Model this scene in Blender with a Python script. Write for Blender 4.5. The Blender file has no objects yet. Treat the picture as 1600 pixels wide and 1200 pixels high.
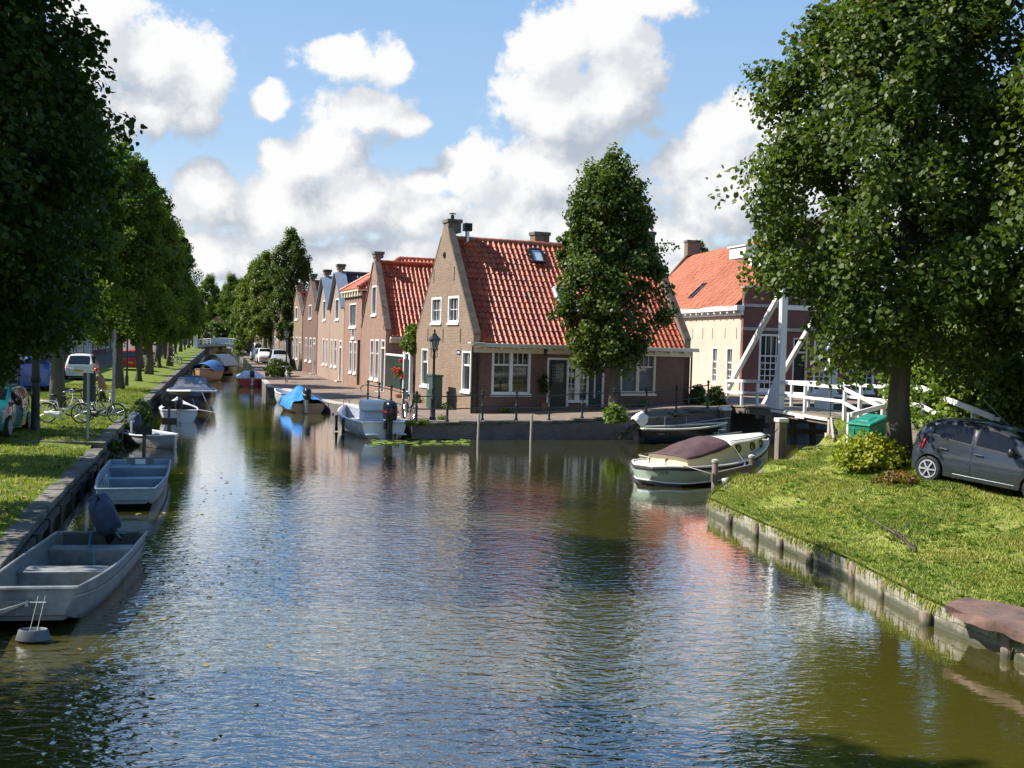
import bpy, bmesh, math, random
import numpy as np
from mathutils import Vector, Matrix, Euler
from mathutils.geometry import tessellate_polygon, delaunay_2d_cdt
R = math.radians
PI = math.pi
rng = random.Random(7)
scene = bpy.context.scene
COL = scene.collection

# ------------------------------------------------------------------ camera
H = 3.85
FPX = 1700.0
PITCH = math.atan(69 / FPX)
ROLL = 0.027
cam_d = bpy.data.cameras.new('camera')
cam = bpy.data.objects.new('camera', cam_d)
COL.objects.link(cam)
CAMR = (Matrix.Rotation(PI / 2 - PITCH, 3, 'X') @ Matrix.Rotation(ROLL, 3, 'Z'))
cam.location = (0, 0, H)
cam.rotation_euler = CAMR.to_euler()
cam_d.sensor_width = 36
cam_d.lens = 36 * FPX / 1600
cam_d.clip_start = 0.1
cam_d.clip_end = 3000
scene.camera = cam

def ray(px, py):
    return CAMR @ Vector(((px - 800) / FPX, (600 - py) / FPX, -1.0))
def G(px, py, z=0.0):                     # point of the horizontal plane z seen at a photo pixel
    d = ray(px, py); t = (z - H) / d.z
    return Vector((d.x * t, d.y * t, z))
def D(px, py, dist):                      # point at depth dist
    d = ray(px, py); t = dist / d.y
    return Vector((d.x * t, dist, H + d.z * t))

# ------------------------------------------------------------------ light
SUN_EL, SUN_AZ = R(45), math.atan2(0.06, -0.998)      # direction towards the sun
scene.view_settings.view_transform = 'Standard'
scene.view_settings.look = 'None'
scene.view_settings.exposure = 0.82
scene.view_settings.gamma = 1
sd = bpy.data.lights.new('sun', 'SUN'); sd.energy = 4.9; sd.angle = R(0.53); sd.color = (1.0, 0.95, 0.88)
sun = bpy.data.objects.new('sun', sd); COL.objects.link(sun)
S = Vector((math.cos(SUN_EL) * math.cos(SUN_AZ), math.cos(SUN_EL) * math.sin(SUN_AZ), math.sin(SUN_EL)))
sun.rotation_euler = S.to_track_quat('Z', 'Y').to_euler()
sun.location = (-30, 5, 40)

class NT:                                  # tiny node-tree helper
    def __init__(self, nt): self.nt = nt; self.n = nt.nodes; self.l = nt.links
    def new(self, t, **kw):
        n = self.n.new(t)
        for k, v in kw.items(): setattr(n, k, v)
        return n
    def put(self, sock, v):
        if isinstance(v, bpy.types.NodeSocket): self.l.new(v, sock)
        else: sock.default_value = v
    def math(self, op, a, b=None, c=None, clamp=False):
        n = self.new('ShaderNodeMath', operation=op); n.use_clamp = clamp
        for i, v in enumerate((a, b, c)):
            if v is not None: self.put(n.inputs[i], v)
        return n.outputs[0]
    def vec(self, op, a, b=None, c=None, out=0):
        n = self.new('ShaderNodeVectorMath', operation=op)
        for i, v in enumerate((a, b, c)):
            if v is not None: self.put(n.inputs[i], v)
        return n.outputs[out]
    def noise(self, vec, scale, detail=4, rough=0.55, dist=0.0, dim='3D'):
        n = self.new('ShaderNodeTexNoise'); n.noise_dimensions = dim
        self.put(n.inputs['Vector'], vec)
        n.inputs['Scale'].default_value = scale; n.inputs['Detail'].default_value = detail
        n.inputs['Roughness'].default_value = rough; n.inputs['Distortion'].default_value = dist
        return n
    def mix(self, f, a, b, blend='MIX'):
        n = self.new('ShaderNodeMix', data_type='RGBA'); n.blend_type = blend
        self.put(n.inputs[0], f); self.put(n.inputs[6], a); self.put(n.inputs[7], b)
        return n.outputs[2]
    def rng(self, v, a, b, c=0.0, d=1.0, smooth=False):
        n = self.new('ShaderNodeMapRange')
        if smooth: n.interpolation_type = 'SMOOTHSTEP'
        self.put(n.inputs[0], v)
        for i, x in enumerate((a, b, c, d)): self.put(n.inputs[i + 1], x)
        return n.outputs[0]
def c4(c): return (c[0], c[1], c[2], 1.0)

# ------------------------------------------------------------------ sky with cumulus clouds
world = bpy.data.worlds.new('World'); scene.world = world
world.use_nodes = True
w = NT(world.node_tree); w.n.clear()
sky = w.new('ShaderNodeTexSky', sky_type='NISHITA')
sky.sun_disc = False; sky.sun_elevation = SUN_EL
sky.sun_rotation = math.atan2(S.x, S.y)
sky.air_density = 1.0; sky.dust_density = 1.2; sky.ozone_density = 1.3
# cloud masses by direction: centre azimuth-tangent / elevation-tangent and size
def cuv(px, py): return ((px - 800) / FPX, (531 + 0.027 * (px - 800) - py) / FPX)
BLOBS = [(850, 88, 82, 66), (930, 60, 82, 72), (985, 10, 92, 44), (880, 180, 128, 88), (945, 150, 72, 84), (860, 285, 122, 84), (900, 365, 150, 56), (1000, 385, 120, 48),
         (528, 106, 74, 40), (595, 112, 34, 44), (560, 196, 82, 44), (630, 206, 38, 22), (500, 250, 72, 44), (440, 252, 40, 28), (330, 318, 96, 56), (450, 330, 120, 62), (570, 322, 98, 56), (650, 350, 80, 40),
         (420, 180, 30, 34), (726, 276, 50, 54), (770, 350, 60, 44), (250, 108, 112, 80), (332, 135, 46, 58), (235, 192, 124, 48), (170, 40, 90, 70), (60, 200, 160, 130), (250, 400, 110, 46),
         (1100, 212, 52, 46), (1155, 200, 62, 52), (1055, 268, 56, 46), (1120, 318, 112, 78), (1230, 290, 140, 120), (560, 405, 240, 36), (800, 420, 260, 46), (330, 405, 150, 46), (1060, 425, 200, 50), (660, 300, 40, 26), (1500, 330, 250, 120), (-150, 350, 200, 120),
         (700, -420, 260, 110), (1400, -380, 200, 130), (150, -520, 240, 120)]
grp = bpy.data.node_groups.new('cloud_field', 'ShaderNodeTree')
grp.interface.new_socket('Vector', in_out='INPUT', socket_type='NodeSocketVector')
grp.interface.new_socket('Field', in_out='OUTPUT', socket_type='NodeSocketFloat')
g = NT(grp)
gi = g.new('NodeGroupInput'); go = g.new('NodeGroupOutput')
nz = g.noise(gi.outputs[0], 7.0, 2, 0.5)
wv = g.vec('MULTIPLY_ADD', g.vec('SUBTRACT', nz.outputs['Color'], (0.5, 0.5, 0.5)), (0.050, 0.042, 0), gi.outputs[0])
nz2 = g.noise(gi.outputs[0], 30.0, 7, 0.6)
acc = None
for (bx, by, rx, ry) in BLOBS:
    u0, v0 = cuv(bx, by); ru, rv = rx / FPX, ry / FPX
    t = g.vec('MULTIPLY_ADD', wv, (1 / ru, 1 / rv, 0), (-u0 / ru, -v0 / rv, 0))
    ln = g.vec('LENGTH', t, out=1)
    if acc is None: acc = ln
    else:
        n = g.new('ShaderNodeMath', operation='SMOOTH_MIN')
        g.put(n.inputs[0], acc); g.put(n.inputs[1], ln); n.inputs[2].default_value = 0.22
        acc = n.outputs[0]
fld = g.math('SUBTRACT', 1.08, acc)
bil = g.math('MULTIPLY_ADD', g.math('SUBTRACT', nz2.outputs['Fac'], 0.5), 1.8, fld)
g.l.new(bil, go.inputs[0])
tc = w.new('ShaderNodeTexCoord')
sep = w.new('ShaderNodeSeparateXYZ'); w.l.new(tc.outputs['Generated'], sep.inputs[0])
den = w.math('ADD', w.math('ABSOLUTE', sep.outputs[1]), 0.02)
cu = w.math('DIVIDE', sep.outputs[0], den); cv = w.math('DIVIDE', w.math('ABSOLUTE', sep.outputs[2]), den)
cmb = w.new('ShaderNodeCombineXYZ'); w.l.new(cu, cmb.inputs[0]); w.l.new(cv, cmb.inputs[1])
def field(v):
    n = w.new('ShaderNodeGroup'); n.node_tree = grp; w.l.new(v, n.inputs[0]); return n.outputs[0]
f1 = field(cmb.outputs[0])
f2 = field(w.vec('ADD', cmb.outputs[0], (-0.020, 0.034, 0)))
dens = w.rng(f1, -0.02, 0.36, smooth=True)
f3 = field(w.vec('ADD', cmb.outputs[0], (-0.035, 0.085, 0)))
wl = w.math('ADD', w.math('MULTIPLY', w.rng(w.math('SUBTRACT', f1, f2), -0.34, 0.58), 0.66), w.math('MULTIPLY', w.rng(w.math('SUBTRACT', f1, f3), -0.45, 0.72, smooth=True), 0.50), clamp=True)
ccol = w.mix(wl, (2.75, 3.05, 3.5, 1), (5.65, 5.62, 5.58, 1))
hz = w.rng(cv, 0.0, 0.17, 0.8, 0.0)
skyc = w.mix(0.75, sky.outputs[0], w.mix(w.rng(cv, 0.02, 0.55), (3.0, 4.2, 5.3, 1), (0.8, 2.2, 5.0, 1)))
skyc = w.mix(hz, skyc, (4.9, 5.2, 5.5, 1))
allc = w.mix(w.math('MULTIPLY', dens, 0.97), skyc, ccol)
bg = w.new('ShaderNodeBackground'); w.l.new(allc, bg.inputs[0]); bg.inputs[1].default_value = 0.1
wo = w.new('ShaderNodeOutputWorld'); w.l.new(bg.outputs[0], wo.inputs[0])
world.cycles.sampling_method = 'MANUAL'; world.cycles.sample_map_resolution = 512
scene.cycles.max_bounces = 6; scene.cycles.diffuse_bounces = 3; scene.cycles.glossy_bounces = 3
scene.cycles.transmission_bounces = 4; scene.cycles.transparent_max_bounces = 4
scene.cycles.caustics_reflective = False; scene.cycles.caustics_refractive = False

# ------------------------------------------------------------------ object helpers
def tag(o, label=None, cat=None, group=None, kind=None):
    if label: o['label'] = label
    if cat: o['category'] = cat
    if group: o['group'] = group
    if kind: o['kind'] = kind
    return o
def thing(name, label, cat, loc=(0, 0, 0), rz=0.0, group=None, rot=None):
    o = bpy.data.objects.new(name, None); COL.objects.link(o)
    o.empty_display_size = 0.2
    o.location = loc; o.rotation_euler = rot if rot else (0, 0, rz)
    return tag(o, label, cat, group)
def kids(o): return [c for c in bpy.data.objects if c.parent == o]
def copy_tree(o, parent=None):
    ch = list(o.children)
    c = o.copy(); COL.objects.link(c)
    if parent is not None: c.parent = parent
    for k in ch: copy_tree(k, c)
    return c

class MB:
    def __init__(self): self.v = []; self.f = []; self.m = []; self.mi = 0; self.xf = None
    def add(self, vs, fs):
        o = len(self.v)
        if self.xf is not None: vs = [self.xf @ Vector(p) for p in vs]
        self.v += [tuple(p) for p in vs]
        for f in fs: self.f.append(tuple(i + o for i in f)); self.m.append(self.mi)
        return self
    def box(self, x0, x1, y0, y1, z0, z1):
        if x0 > x1: x0, x1 = x1, x0
        if y0 > y1: y0, y1 = y1, y0
        if z0 > z1: z0, z1 = z1, z0
        return self.add([(x0, y0, z0), (x1, y0, z0), (x1, y1, z0), (x0, y1, z0), (x0, y0, z1), (x1, y0, z1), (x1, y1, z1), (x0, y1, z1)],
                        [(0, 3, 2, 1), (4, 5, 6, 7), (0, 1, 5, 4), (1, 2, 6, 5), (2, 3, 7, 6), (3, 0, 4, 7)])
    def bar(self, a, b, wx, wz, up=(0, 0, 1)):      # rectangular bar from a to b
        a, b = Vector(a), Vector(b); d = (b - a).normalized(); u = Vector(up)
        s = d.cross(u)
        if s.length < 1e-4: s = d.cross(Vector((1, 0, 0)))
        s.normalize(); t = s.cross(d).normalized()
        vs = []
        for p in (a, b):
            for (i, j) in ((-1, -1), (1, -1), (1, 1), (-1, 1)):
                vs.append(p + s * (wx / 2 * i) + t * (wz / 2 * j))
        return self.add(vs, [(3, 2, 1, 0), (4, 5, 6, 7), (0, 1, 5, 4), (1, 2, 6, 5), (2, 3, 7, 6), (3, 0, 4, 7)])
    def tube(self, pts, r, n=8, cap=True):
        pts = [Vector(p) for p in pts]; k = len(pts)
        rs = r if isinstance(r, (list, tuple)) else [r] * k
        vs = []; ref = Vector((0, 0, 1))
        for i, p in enumerate(pts):
            d = (pts[min(i + 1, k - 1)] - pts[max(i - 1, 0)]).normalized()
            s = d.cross(ref)
            if s.length < 0.05: s = d.cross(Vector((1, 0, 0)))
            s.normalize(); t = s.cross(d)
            for j in range(n):
                a = 2 * PI * j / n
                vs.append(p + (s * math.cos(a) + t * math.sin(a)) * rs[i])
        fs = []
        for i in range(k - 1):
            for j in range(n):
                q = (j + 1) % n
                fs.append((i * n + j, i * n + q, (i + 1) * n + q, (i + 1) * n + j))
        if cap:
            fs.append(tuple(range(n - 1, -1, -1))); fs.append(tuple(range((k - 1) * n, k * n)))
        return self.add(vs, fs)
    def ring(self, c, axis, rad, r, n=24, m=6):
        c = Vector(c); ax = Vector(axis).normalized()
        s = ax.cross(Vector((0, 0, 1)))
        if s.length < 0.05: s = Vector((1, 0, 0))
        s.normalize(); t = ax.cross(s)
        vs = []; fs = []
        for i in range(n):
            a = 2 * PI * i / n; e = s * math.cos(a) + t * math.sin(a)
            for j in range(m):
                b = 2 * PI * j / m
                vs.append(c + e * (rad + r * math.cos(b)) + ax * (r * math.sin(b)))
        for i in range(n):
            for j in range(m):
                i2, j2 = (i + 1) % n, (j + 1) % m
                fs.append((i * m + j, i * m + j2, i2 * m + j2, i2 * m + j))
        return self.add(vs, fs)
    def lathe(self, prof, n=16, c=(0, 0, 0), sx=1.0, sy=1.0, axis=None):
        vs = []; fs = []; k = len(prof)
        M = Matrix.Identity(3)
        if axis is not None: M = Vector(axis).to_track_quat('Z', 'Y').to_matrix()
        for (r, z) in prof:
            for j in range(n):
                a = 2 * PI * j / n
                vs.append(Vector(c) + M @ Vector((r * math.cos(a) * sx, r * math.sin(a) * sy, z)))
        for i in range(k - 1):
            for j in range(n):
                q = (j + 1) % n
                fs.append((i * n + j, i * n + q, (i + 1) * n + q, (i + 1) * n + j))
        fs.append(tuple(range(n - 1, -1, -1))); fs.append(tuple(range((k - 1) * n, k * n)))
        return self.add(vs, fs)
    def prism(self, poly, fn0, fn1):                # polygon in 2D mapped by two functions to 3D
        n = len(poly)
        vs = [fn0(*p) for p in poly] + [fn1(*p) for p in poly]
        fs = [tuple(range(n - 1, -1, -1)), tuple(range(n, 2 * n))]
        for i in range(n):
            j = (i + 1) % n
            fs.append((i, j, n + j, n + i))
        return self.add(vs, fs)
    def grid(self, fn, nu, nv, closed_u=False):
        vs = [fn(i / nu, j / nv) for i in range(nu + (0 if closed_u else 1)) for j in range(nv + 1)]
        cu_ = nu if closed_u else nu + 1
        fs = []
        for i in range(nu):
            i2 = (i + 1) % cu_
            for j in range(nv):
                fs.append((i * (nv + 1) + j, i2 * (nv + 1) + j, i2 * (nv + 1) + j + 1, i * (nv + 1) + j + 1))
        return self.add(vs, fs)
    def build(self, name, mats, parent=None, smooth=False, bevel=0.0, fix=True, bseg=2):
        me = bpy.data.meshes.new(name)
        me.from_pydata(self.v, [], self.f)
        if not isinstance(mats, (list, tuple)): mats = [mats]
        for m in mats: me.materials.append(m)
        if len(mats) > 1: me.polygons.foreach_set('material_index', self.m)
        if fix:
            bm = bmesh.new(); bm.from_mesh(me)
            bmesh.ops.remove_doubles(bm, verts=bm.verts, dist=1e-5)
            bmesh.ops.recalc_face_normals(bm, faces=bm.faces)
            bm.to_mesh(me); bm.free()
        if smooth:
            me.polygons.foreach_set('use_smooth', [True] * len(me.polygons))
            if smooth != 'all':
                try: me.set_sharp_from_angle(angle=R(40))
                except Exception: pass
        o = bpy.data.objects.new(name, me); COL.objects.link(o)
        if parent is not None: o.parent = parent
        if bevel:
            b = o.modifiers.new('bevel', 'BEVEL'); b.width = bevel; b.segments = bseg; b.limit_method = 'ANGLE'; b.angle_limit = R(35)
        return o

# ------------------------------------------------------------------ materials
MATS = {}
def mat(name, col, rough=0.7, metal=0.0, var=0.12, scale=6.0, bump=0.0, bscale=40.0, spec=0.5, stretch=None, col2=None, thr=(0.4, 0.65), coat=0.0):
    m = bpy.data.materials.new(name); m.use_nodes = True
    t = NT(m.node_tree); b = t.n['Principled BSDF']
    tc = t.new('ShaderNodeTexCoord'); vec = tc.outputs['Object']
    if stretch:
        vec = t.vec('MULTIPLY', vec, stretch)
    nz = t.noise(vec, scale, 5, 0.6)
    lo = tuple(x * (1 - var) for x in col); hi = tuple(min(1, x * (1 + var)) for x in col)
    cc = t.mix(t.rng(nz.outputs['Fac'], 0.3, 0.7), c4(lo), c4(hi))
    if col2 is not None:
        n2 = t.noise(vec, scale * 0.45, 6, 0.65)
        cc = t.mix(t.rng(n2.outputs['Fac'], thr[0], thr[1]), cc, c4(col2))
    t.l.new(cc, b.inputs['Base Color'])
    t.l.new(t.rng(nz.outputs['Fac'], 0.3, 0.7, max(0.02, rough - 0.06), min(1, rough + 0.08)), b.inputs['Roughness'])
    b.inputs['Metallic'].default_value = metal
    b.inputs['Specular IOR Level'].default_value = spec
    if coat: b.inputs['Coat Weight'].default_value = coat; b.inputs['Coat Roughness'].default_value = 0.05
    if bump:
        bn = t.new('ShaderNodeBump'); bn.inputs['Strength'].default_value = min(1, bump); bn.inputs['Distance'].default_value = 0.02
        nb = t.noise(vec, bscale, 4, 0.6); t.l.new(nb.outputs['Fac'], bn.inputs['Height'])
        t.l.new(bn.outputs[0], b.inputs['Normal'])
    MATS[name] = m
    return m
def brick_mat(name, c1, c2, mortar, bw=0.22, bh=0.07, dirt=0.25, stain=(0.05, 0.045, 0.04)):
    m = bpy.data.materials.new(name); m.use_nodes = True
    t = NT(m.node_tree); b = t.n['Principled BSDF']
    tc = t.new('ShaderNodeTexCoord'); s = t.new('ShaderNodeSeparateXYZ'); t.l.new(tc.outputs['Object'], s.inputs[0])
    cb = t.new('ShaderNodeCombineXYZ')
    t.l.new(t.math('ADD', s.outputs[0], s.outputs[1]), cb.inputs[0]); t.l.new(s.outputs[2], cb.inputs[1])
    br = t.new('ShaderNodeTexBrick'); t.l.new(cb.outputs[0], br.inputs['Vector'])
    br.inputs['Color1'].default_value = c4(c1); br.inputs['Color2'].default_value = c4(c2); br.inputs['Mortar'].default_value = c4(mortar)
    br.inputs['Scale'].default_value = 1.0; br.inputs['Mortar Size'].default_value = 0.007; br.inputs['Bias'].default_value = 0.0
    br.inputs['Brick Width'].default_value = bw; br.inputs['Row Height'].default_value = bh
    nz = t.noise(tc.outputs['Object'], 1.1, 6, 0.65)
    cc = t.mix(t.math('MULTIPLY', t.rng(nz.outputs['Fac'], 0.48, 0.75), dirt * 2), br.outputs['Color'], c4(stain))
    n2 = t.noise(tc.outputs['Object'], 9.0, 3, 0.6)
    cc = t.mix(t.rng(n2.outputs['Fac'], 0.35, 0.7, 0.0, 0.3), cc, c4(tuple(x * 1.35 for x in c1)))
    # damp band low on the wall
    t.l.new(cc, b.inputs['Base Color']); b.inputs['Roughness'].default_value = 0.85; b.inputs['Specular IOR Level'].default_value = 0.25
    bn = t.new('ShaderNodeBump'); bn.inputs['Strength'].default_value = 0.5; bn.inputs['Distance'].default_value = 0.008
    t.l.new(t.math('SUBTRACT', 1.0, br.outputs['Fac']), bn.inputs['Height']); t.l.new(bn.outputs[0], b.inputs['Normal'])
    MATS[name] = m
    return m
def rnd_mat(name, ca, cb, rough=0.6, transl=0.0, spec=0.3, cc=None, noise=0.0):     # colour varied per face by the mesh attribute "rnd"
    m = bpy.data.materials.new(name); m.use_nodes = True
    t = NT(m.node_tree); b = t.n['Principled BSDF']
    at = t.new('ShaderNodeAttribute'); at.attribute_name = 'rnd'
    col = t.mix(at.outputs['Fac'], c4(ca), c4(cb))
    if cc is not None:
        col = t.mix(t.rng(at.outputs['Fac'], 0.93, 1.0), col, c4(cc))
    if noise:
        tc = t.new('ShaderNodeTexCoord'); nz = t.noise(tc.outputs['Object'], 2.0, 6, 0.65)
        col = t.mix(t.rng(nz.outputs['Fac'], 0.45, 0.8, 0, noise), col, c4(tuple(x * 0.35 for x in ca)))
    t.l.new(col, b.inputs['Base Color']); b.inputs['Roughness'].default_value = rough; b.inputs['Specular IOR Level'].default_value = spec
    if transl:
        tr = t.new('ShaderNodeBsdfTranslucent')
        t.l.new(t.mix(1.0, col, (1.5, 1.75, 0.5, 1), 'MULTIPLY'), tr.inputs[0])
        mx = t.new('ShaderNodeMixShader'); mx.inputs[0].default_value = transl
        t.l.new(b.outputs[0], mx.inputs[1]); t.l.new(tr.outputs[0], mx.inputs[2])
        out = [n for n in t.n if n.type == 'OUTPUT_MATERIAL'][0]; t.l.new(mx.outputs[0], out.inputs[0])
    MATS[name] = m
    return m

M_white = mat('white_paint', (0.78, 0.77, 0.73), 0.45, var=0.05, scale=3, col2=(0.6, 0.58, 0.52), thr=(0.55, 0.85), bump=0.1)
M_cream = mat('cream_paint', (0.66, 0.61, 0.46), 0.45, var=0.06, scale=3)
M_glass = mat('window_glass', (0.018, 0.022, 0.024), 0.03, var=0.3, scale=1.3, spec=0.9, stretch=(1.7, 1.7, .1), col2=(0.15, 0.15, 0.14), thr=(0.57, 0.63))
M_glassgrey = mat('curtained_glass', (0.12, 0.13, 0.135), 0.04, var=0.4, scale=1.6, spec=0.8)
M_black = mat('black_paint', (0.012, 0.014, 0.014), 0.35, var=0.3, scale=8)
M_iron = mat('green_black_iron', (0.014, 0.022, 0.02), 0.38, var=0.35, scale=14)
M_dkgreen = mat('dark_green_paint', (0.018, 0.034, 0.03), 0.4, var=0.2, scale=4)
M_bin = mat('green_plastic', (0.006, 0.17, 0.10), 0.38, var=0.15, scale=5)
M_cab = mat('cabinet_green', (0.035, 0.075, 0.055), 0.5, var=0.15, scale=3)
M_wood = mat('weathered_timber', (0.20, 0.165, 0.125), 0.85, var=0.35, scale=5, stretch=(4, 4, 0.5), bump=0.5, bscale=18, col2=(0.06, 0.055, 0.045), thr=(0.5, 0.75))
M_woodpale = mat('pale_weathered_board', (0.40, 0.36, 0.29), 0.85, var=0.3, scale=4, stretch=(0.8, 0.8, 6), bump=0.5, bscale=14, col2=(0.12, 0.12, 0.07), thr=(0.55, 0.75))
M_wooddark = mat('dark_wet_timber', (0.055, 0.05, 0.038), 0.8, var=0.4, scale=5, stretch=(3, 3, 0.6), bump=0.6, bscale=14, col2=(0.16, 0.16, 0.13), thr=(0.55, 0.7))
M_deck = mat('deck_plank', (0.27, 0.22, 0.15), 0.85, var=0.3, scale=4, bump=0.4, bscale=20)
M_coping = mat('mossy_coping', (0.16, 0.145, 0.12), 0.9, var=0.4, scale=3, bump=0.7, bscale=12, col2=(0.045, 0.055, 0.02), thr=(0.45, 0.65))
M_stone = mat('pale_stone', (0.42, 0.38, 0.32), 0.85, var=0.2, scale=3, bump=0.4)
M_slab = mat('reddish_stone', (0.14, 0.082, 0.062), 0.9, var=0.35, scale=3.5, bump=0.9, bscale=9, col2=(0.12, 0.10, 0.085), thr=(0.5, 0.72))
M_lead = mat('grey_lead', (0.20, 0.24, 0.29), 0.5, var=0.15, scale=3)
M_chim = brick_mat('chimney_brick', (0.20, 0.14, 0.10), (0.14, 0.10, 0.075), (0.25, 0.22, 0.18))
M_alu = mat('dull_aluminium', (0.27, 0.285, 0.275), 0.5, 0.3, var=0.3, scale=4, col2=(0.13, 0.14, 0.135), thr=(0.48, 0.72), bump=0.15, bscale=8)
M_tub = mat('wet_grey_tub', (0.10, 0.115, 0.125), 0.6, var=0.25, scale=6)
M_aluin = mat('boat_inner_grey', (0.17, 0.18, 0.165), 0.65, 0.15, var=0.2, scale=5, col2=(0.30, 0.31, 0.28), thr=(0.62, 0.75))
M_blueboat = mat('blue_grey_paint', (0.20, 0.30, 0.36), 0.5, 0.1, var=0.12, scale=4, col2=(0.10, 0.15, 0.18), thr=(0.55, 0.8))
M_rubber = mat('black_rubber', (0.015, 0.015, 0.016), 0.7, var=0.3, scale=20)
M_rim = mat('silver_wheel_paint', (0.52, 0.53, 0.54), 0.35, 0.3, var=0.05)
M_verge = mat('dark_mossy_brick', (0.10, 0.075, 0.055), 0.9, var=0.35, scale=3, bump=0.5, bscale=14, col2=(0.16, 0.13, 0.09), thr=(0.5, 0.7))
def waterline(m, z0, z1, colr):
    t = NT(m.node_tree); b_ = t.n['Principled BSDF']; lk = b_.inputs['Base Color'].links[0].from_socket
    ge = t.new('ShaderNodeNewGeometry'); s_ = t.new('ShaderNodeSeparateXYZ'); t.l.new(ge.outputs['Position'], s_.inputs[0])
    nz = t.noise(ge.outputs['Position'], 5.0, 5, 0.65)
    zz = t.math('MULTIPLY_ADD', t.math('SUBTRACT', nz.outputs['Fac'], 0.5), -0.16, s_.outputs[2])
    t.l.new(t.mix(t.rng(zz, z0, z1, 0.85, 0.0, smooth=True), lk, c4(colr)), b_.inputs['Base Color'])
M_revet = mat('mossy_board', (0.36, 0.33, 0.265), 0.85, var=0.35, scale=3, stretch=(1.2, 1.2, 7), bump=0.6, bscale=14, col2=(0.13, 0.13, 0.07), thr=(0.5, 0.7)); waterline(M_revet, 0.05, 0.17, (0.035, 0.042, 0.015))
M_revpost = mat('mossy_post', (0.27, 0.205, 0.15), 0.85, var=0.4, scale=4, stretch=(4, 4, .6), bump=0.7, bscale=16, col2=(0.08, 0.085, 0.04), thr=(0.5, 0.7)); waterline(M_revpost, 0.03, 0.15, (0.03, 0.035, 0.014))
M_earth = mat('bank_earth', (0.075, 0.06, 0.03), 0.95, var=0.4, scale=4, bump=0.8, bscale=14, col2=(0.10, 0.13, 0.03), thr=(0.4, 0.6))
M_chrome = mat('bright_metal', (0.62, 0.63, 0.64), 0.22, 0.95, var=0.08, scale=10)
M_steel = mat('galvanised_steel', (0.32, 0.36, 0.36), 0.45, 0.7, var=0.15, scale=10)
M_gel = mat('white_gelcoat', (0.76, 0.77, 0.77), 0.25, var=0.05, scale=2, col2=(0.55, 0.52, 0.42), thr=(0.62, 0.85))
M_gelgrey = mat('grey_gelcoat', (0.42, 0.44, 0.47), 0.35, var=0.08, scale=3)
M_red = mat('red_paint', (0.42, 0.02, 0.018), 0.3, var=0.15, scale=3)
M_tarp = mat('blue_tarpaulin', (0.03, 0.20, 0.50), 0.42, var=0.25, scale=3, bump=0.4, bscale=7, col2=(0.10, 0.32, 0.6), thr=(0.55, 0.75))
M_canvasnavy = mat('navy_canvas', (0.035, 0.055, 0.10), 0.75, var=0.25, scale=6, bump=0.4, bscale=12)
M_canvasblue = mat('blue_canvas', (0.03, 0.12, 0.32), 0.7, var=0.2, scale=5)
M_maroon = mat('maroon_canvas', (0.085, 0.04, 0.042), 0.8, var=0.2, scale=3, bump=0.5, bscale=5)
M_silver = mat('silver_cover', (0.55, 0.57, 0.60), 0.5, var=0.15, scale=3, bump=0.4, bscale=6)
M_sage = mat('sage_green_hull', (0.27, 0.325, 0.25), 0.35, var=0.08, scale=2)
M_creamcab = mat('cream_cabin', (0.62, 0.54, 0.37), 0.35, var=0.05, scale=2)
M_deckcream = mat('cream_deck', (0.72, 0.66, 0.52), 0.5, var=0.06, scale=3)
M_hullblack = mat('black_hull', (0.012, 0.012, 0.015), 0.18, var=0.3, scale=3)
M_hulldark = mat('antifouling', (0.02, 0.022, 0.03), 0.5, var=0.3, scale=4)
M_tan = mat('tan_hull', (0.42, 0.28, 0.16), 0.4, var=0.12, scale=3)
M_fblue = mat('blue_fender', (0.03, 0.10, 0.55), 0.35, var=0.1)
M_fwhite = mat('white_fender', (0.72, 0.72, 0.70), 0.4, var=0.08)
M_rope = mat('rope', (0.45, 0.42, 0.35), 0.9, var=0.2, scale=30)
M_hose = mat('teal_hose', (0.02, 0.16, 0.18), 0.4)
M_bark = mat('lime_bark', (0.115, 0.098, 0.075), 0.95, var=0.35, scale=3, stretch=(3, 3, 0.6), bump=0.9, bscale=10, col2=(0.05, 0.055, 0.035), thr=(0.5, 0.7))
M_twig = mat('dead_twig', (0.09, 0.07, 0.055), 0.9, var=0.3)
M_teal = mat('teal_car_paint', (0.01, 0.145, 0.15), 0.25, var=0.1, scale=1.2, coat=0.6)
M_blue = mat('blue_car_paint', (0.02, 0.085, 0.32), 0.25, var=0.05, coat=0.6)
M_graphite = mat('graphite_car_paint', (0.050, 0.058, 0.070), 0.22, 0.35, var=0.04, coat=1.0)
M_darkcar = mat('dark_car_paint', (0.015, 0.02, 0.03), 0.2, coat=0.8)
M_whitecar = mat('white_car_paint', (0.72, 0.72, 0.70), 0.25, var=0.03, coat=0.6)
M_silvercar = mat('silver_car_paint', (0.50, 0.52, 0.52), 0.3, 0.3, var=0.04, coat=0.6)
M_redlamp = mat('red_lens', (0.5, 0.012, 0.015), 0.15, var=0.1)
M_lens = mat('clear_lens', (0.55, 0.58, 0.6), 0.1, var=0.1)
M_carglass = mat('car_glass', (0.008, 0.010, 0.012), 0.02, var=0.2, spec=0.45)
M_plaster = mat('pink_cream_plaster', (0.55, 0.45, 0.345), 0.85, var=0.05, scale=1.2, bump=0.15, col2=(0.47, 0.375, 0.28), thr=(0.5, 0.8))
M_leadglass = mat('lantern_glass', (0.30, 0.32, 0.30), 0.1, var=0.1)
M_skin = mat('skin', (0.50, 0.32, 0.23), 0.55, var=0.05)
M_coat = mat('tan_coat', (0.26, 0.16, 0.08), 0.9, var=0.3, scale=5)
M_yellow = mat('yellow_plate', (0.62, 0.42, 0.02), 0.5, var=0.05)
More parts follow.
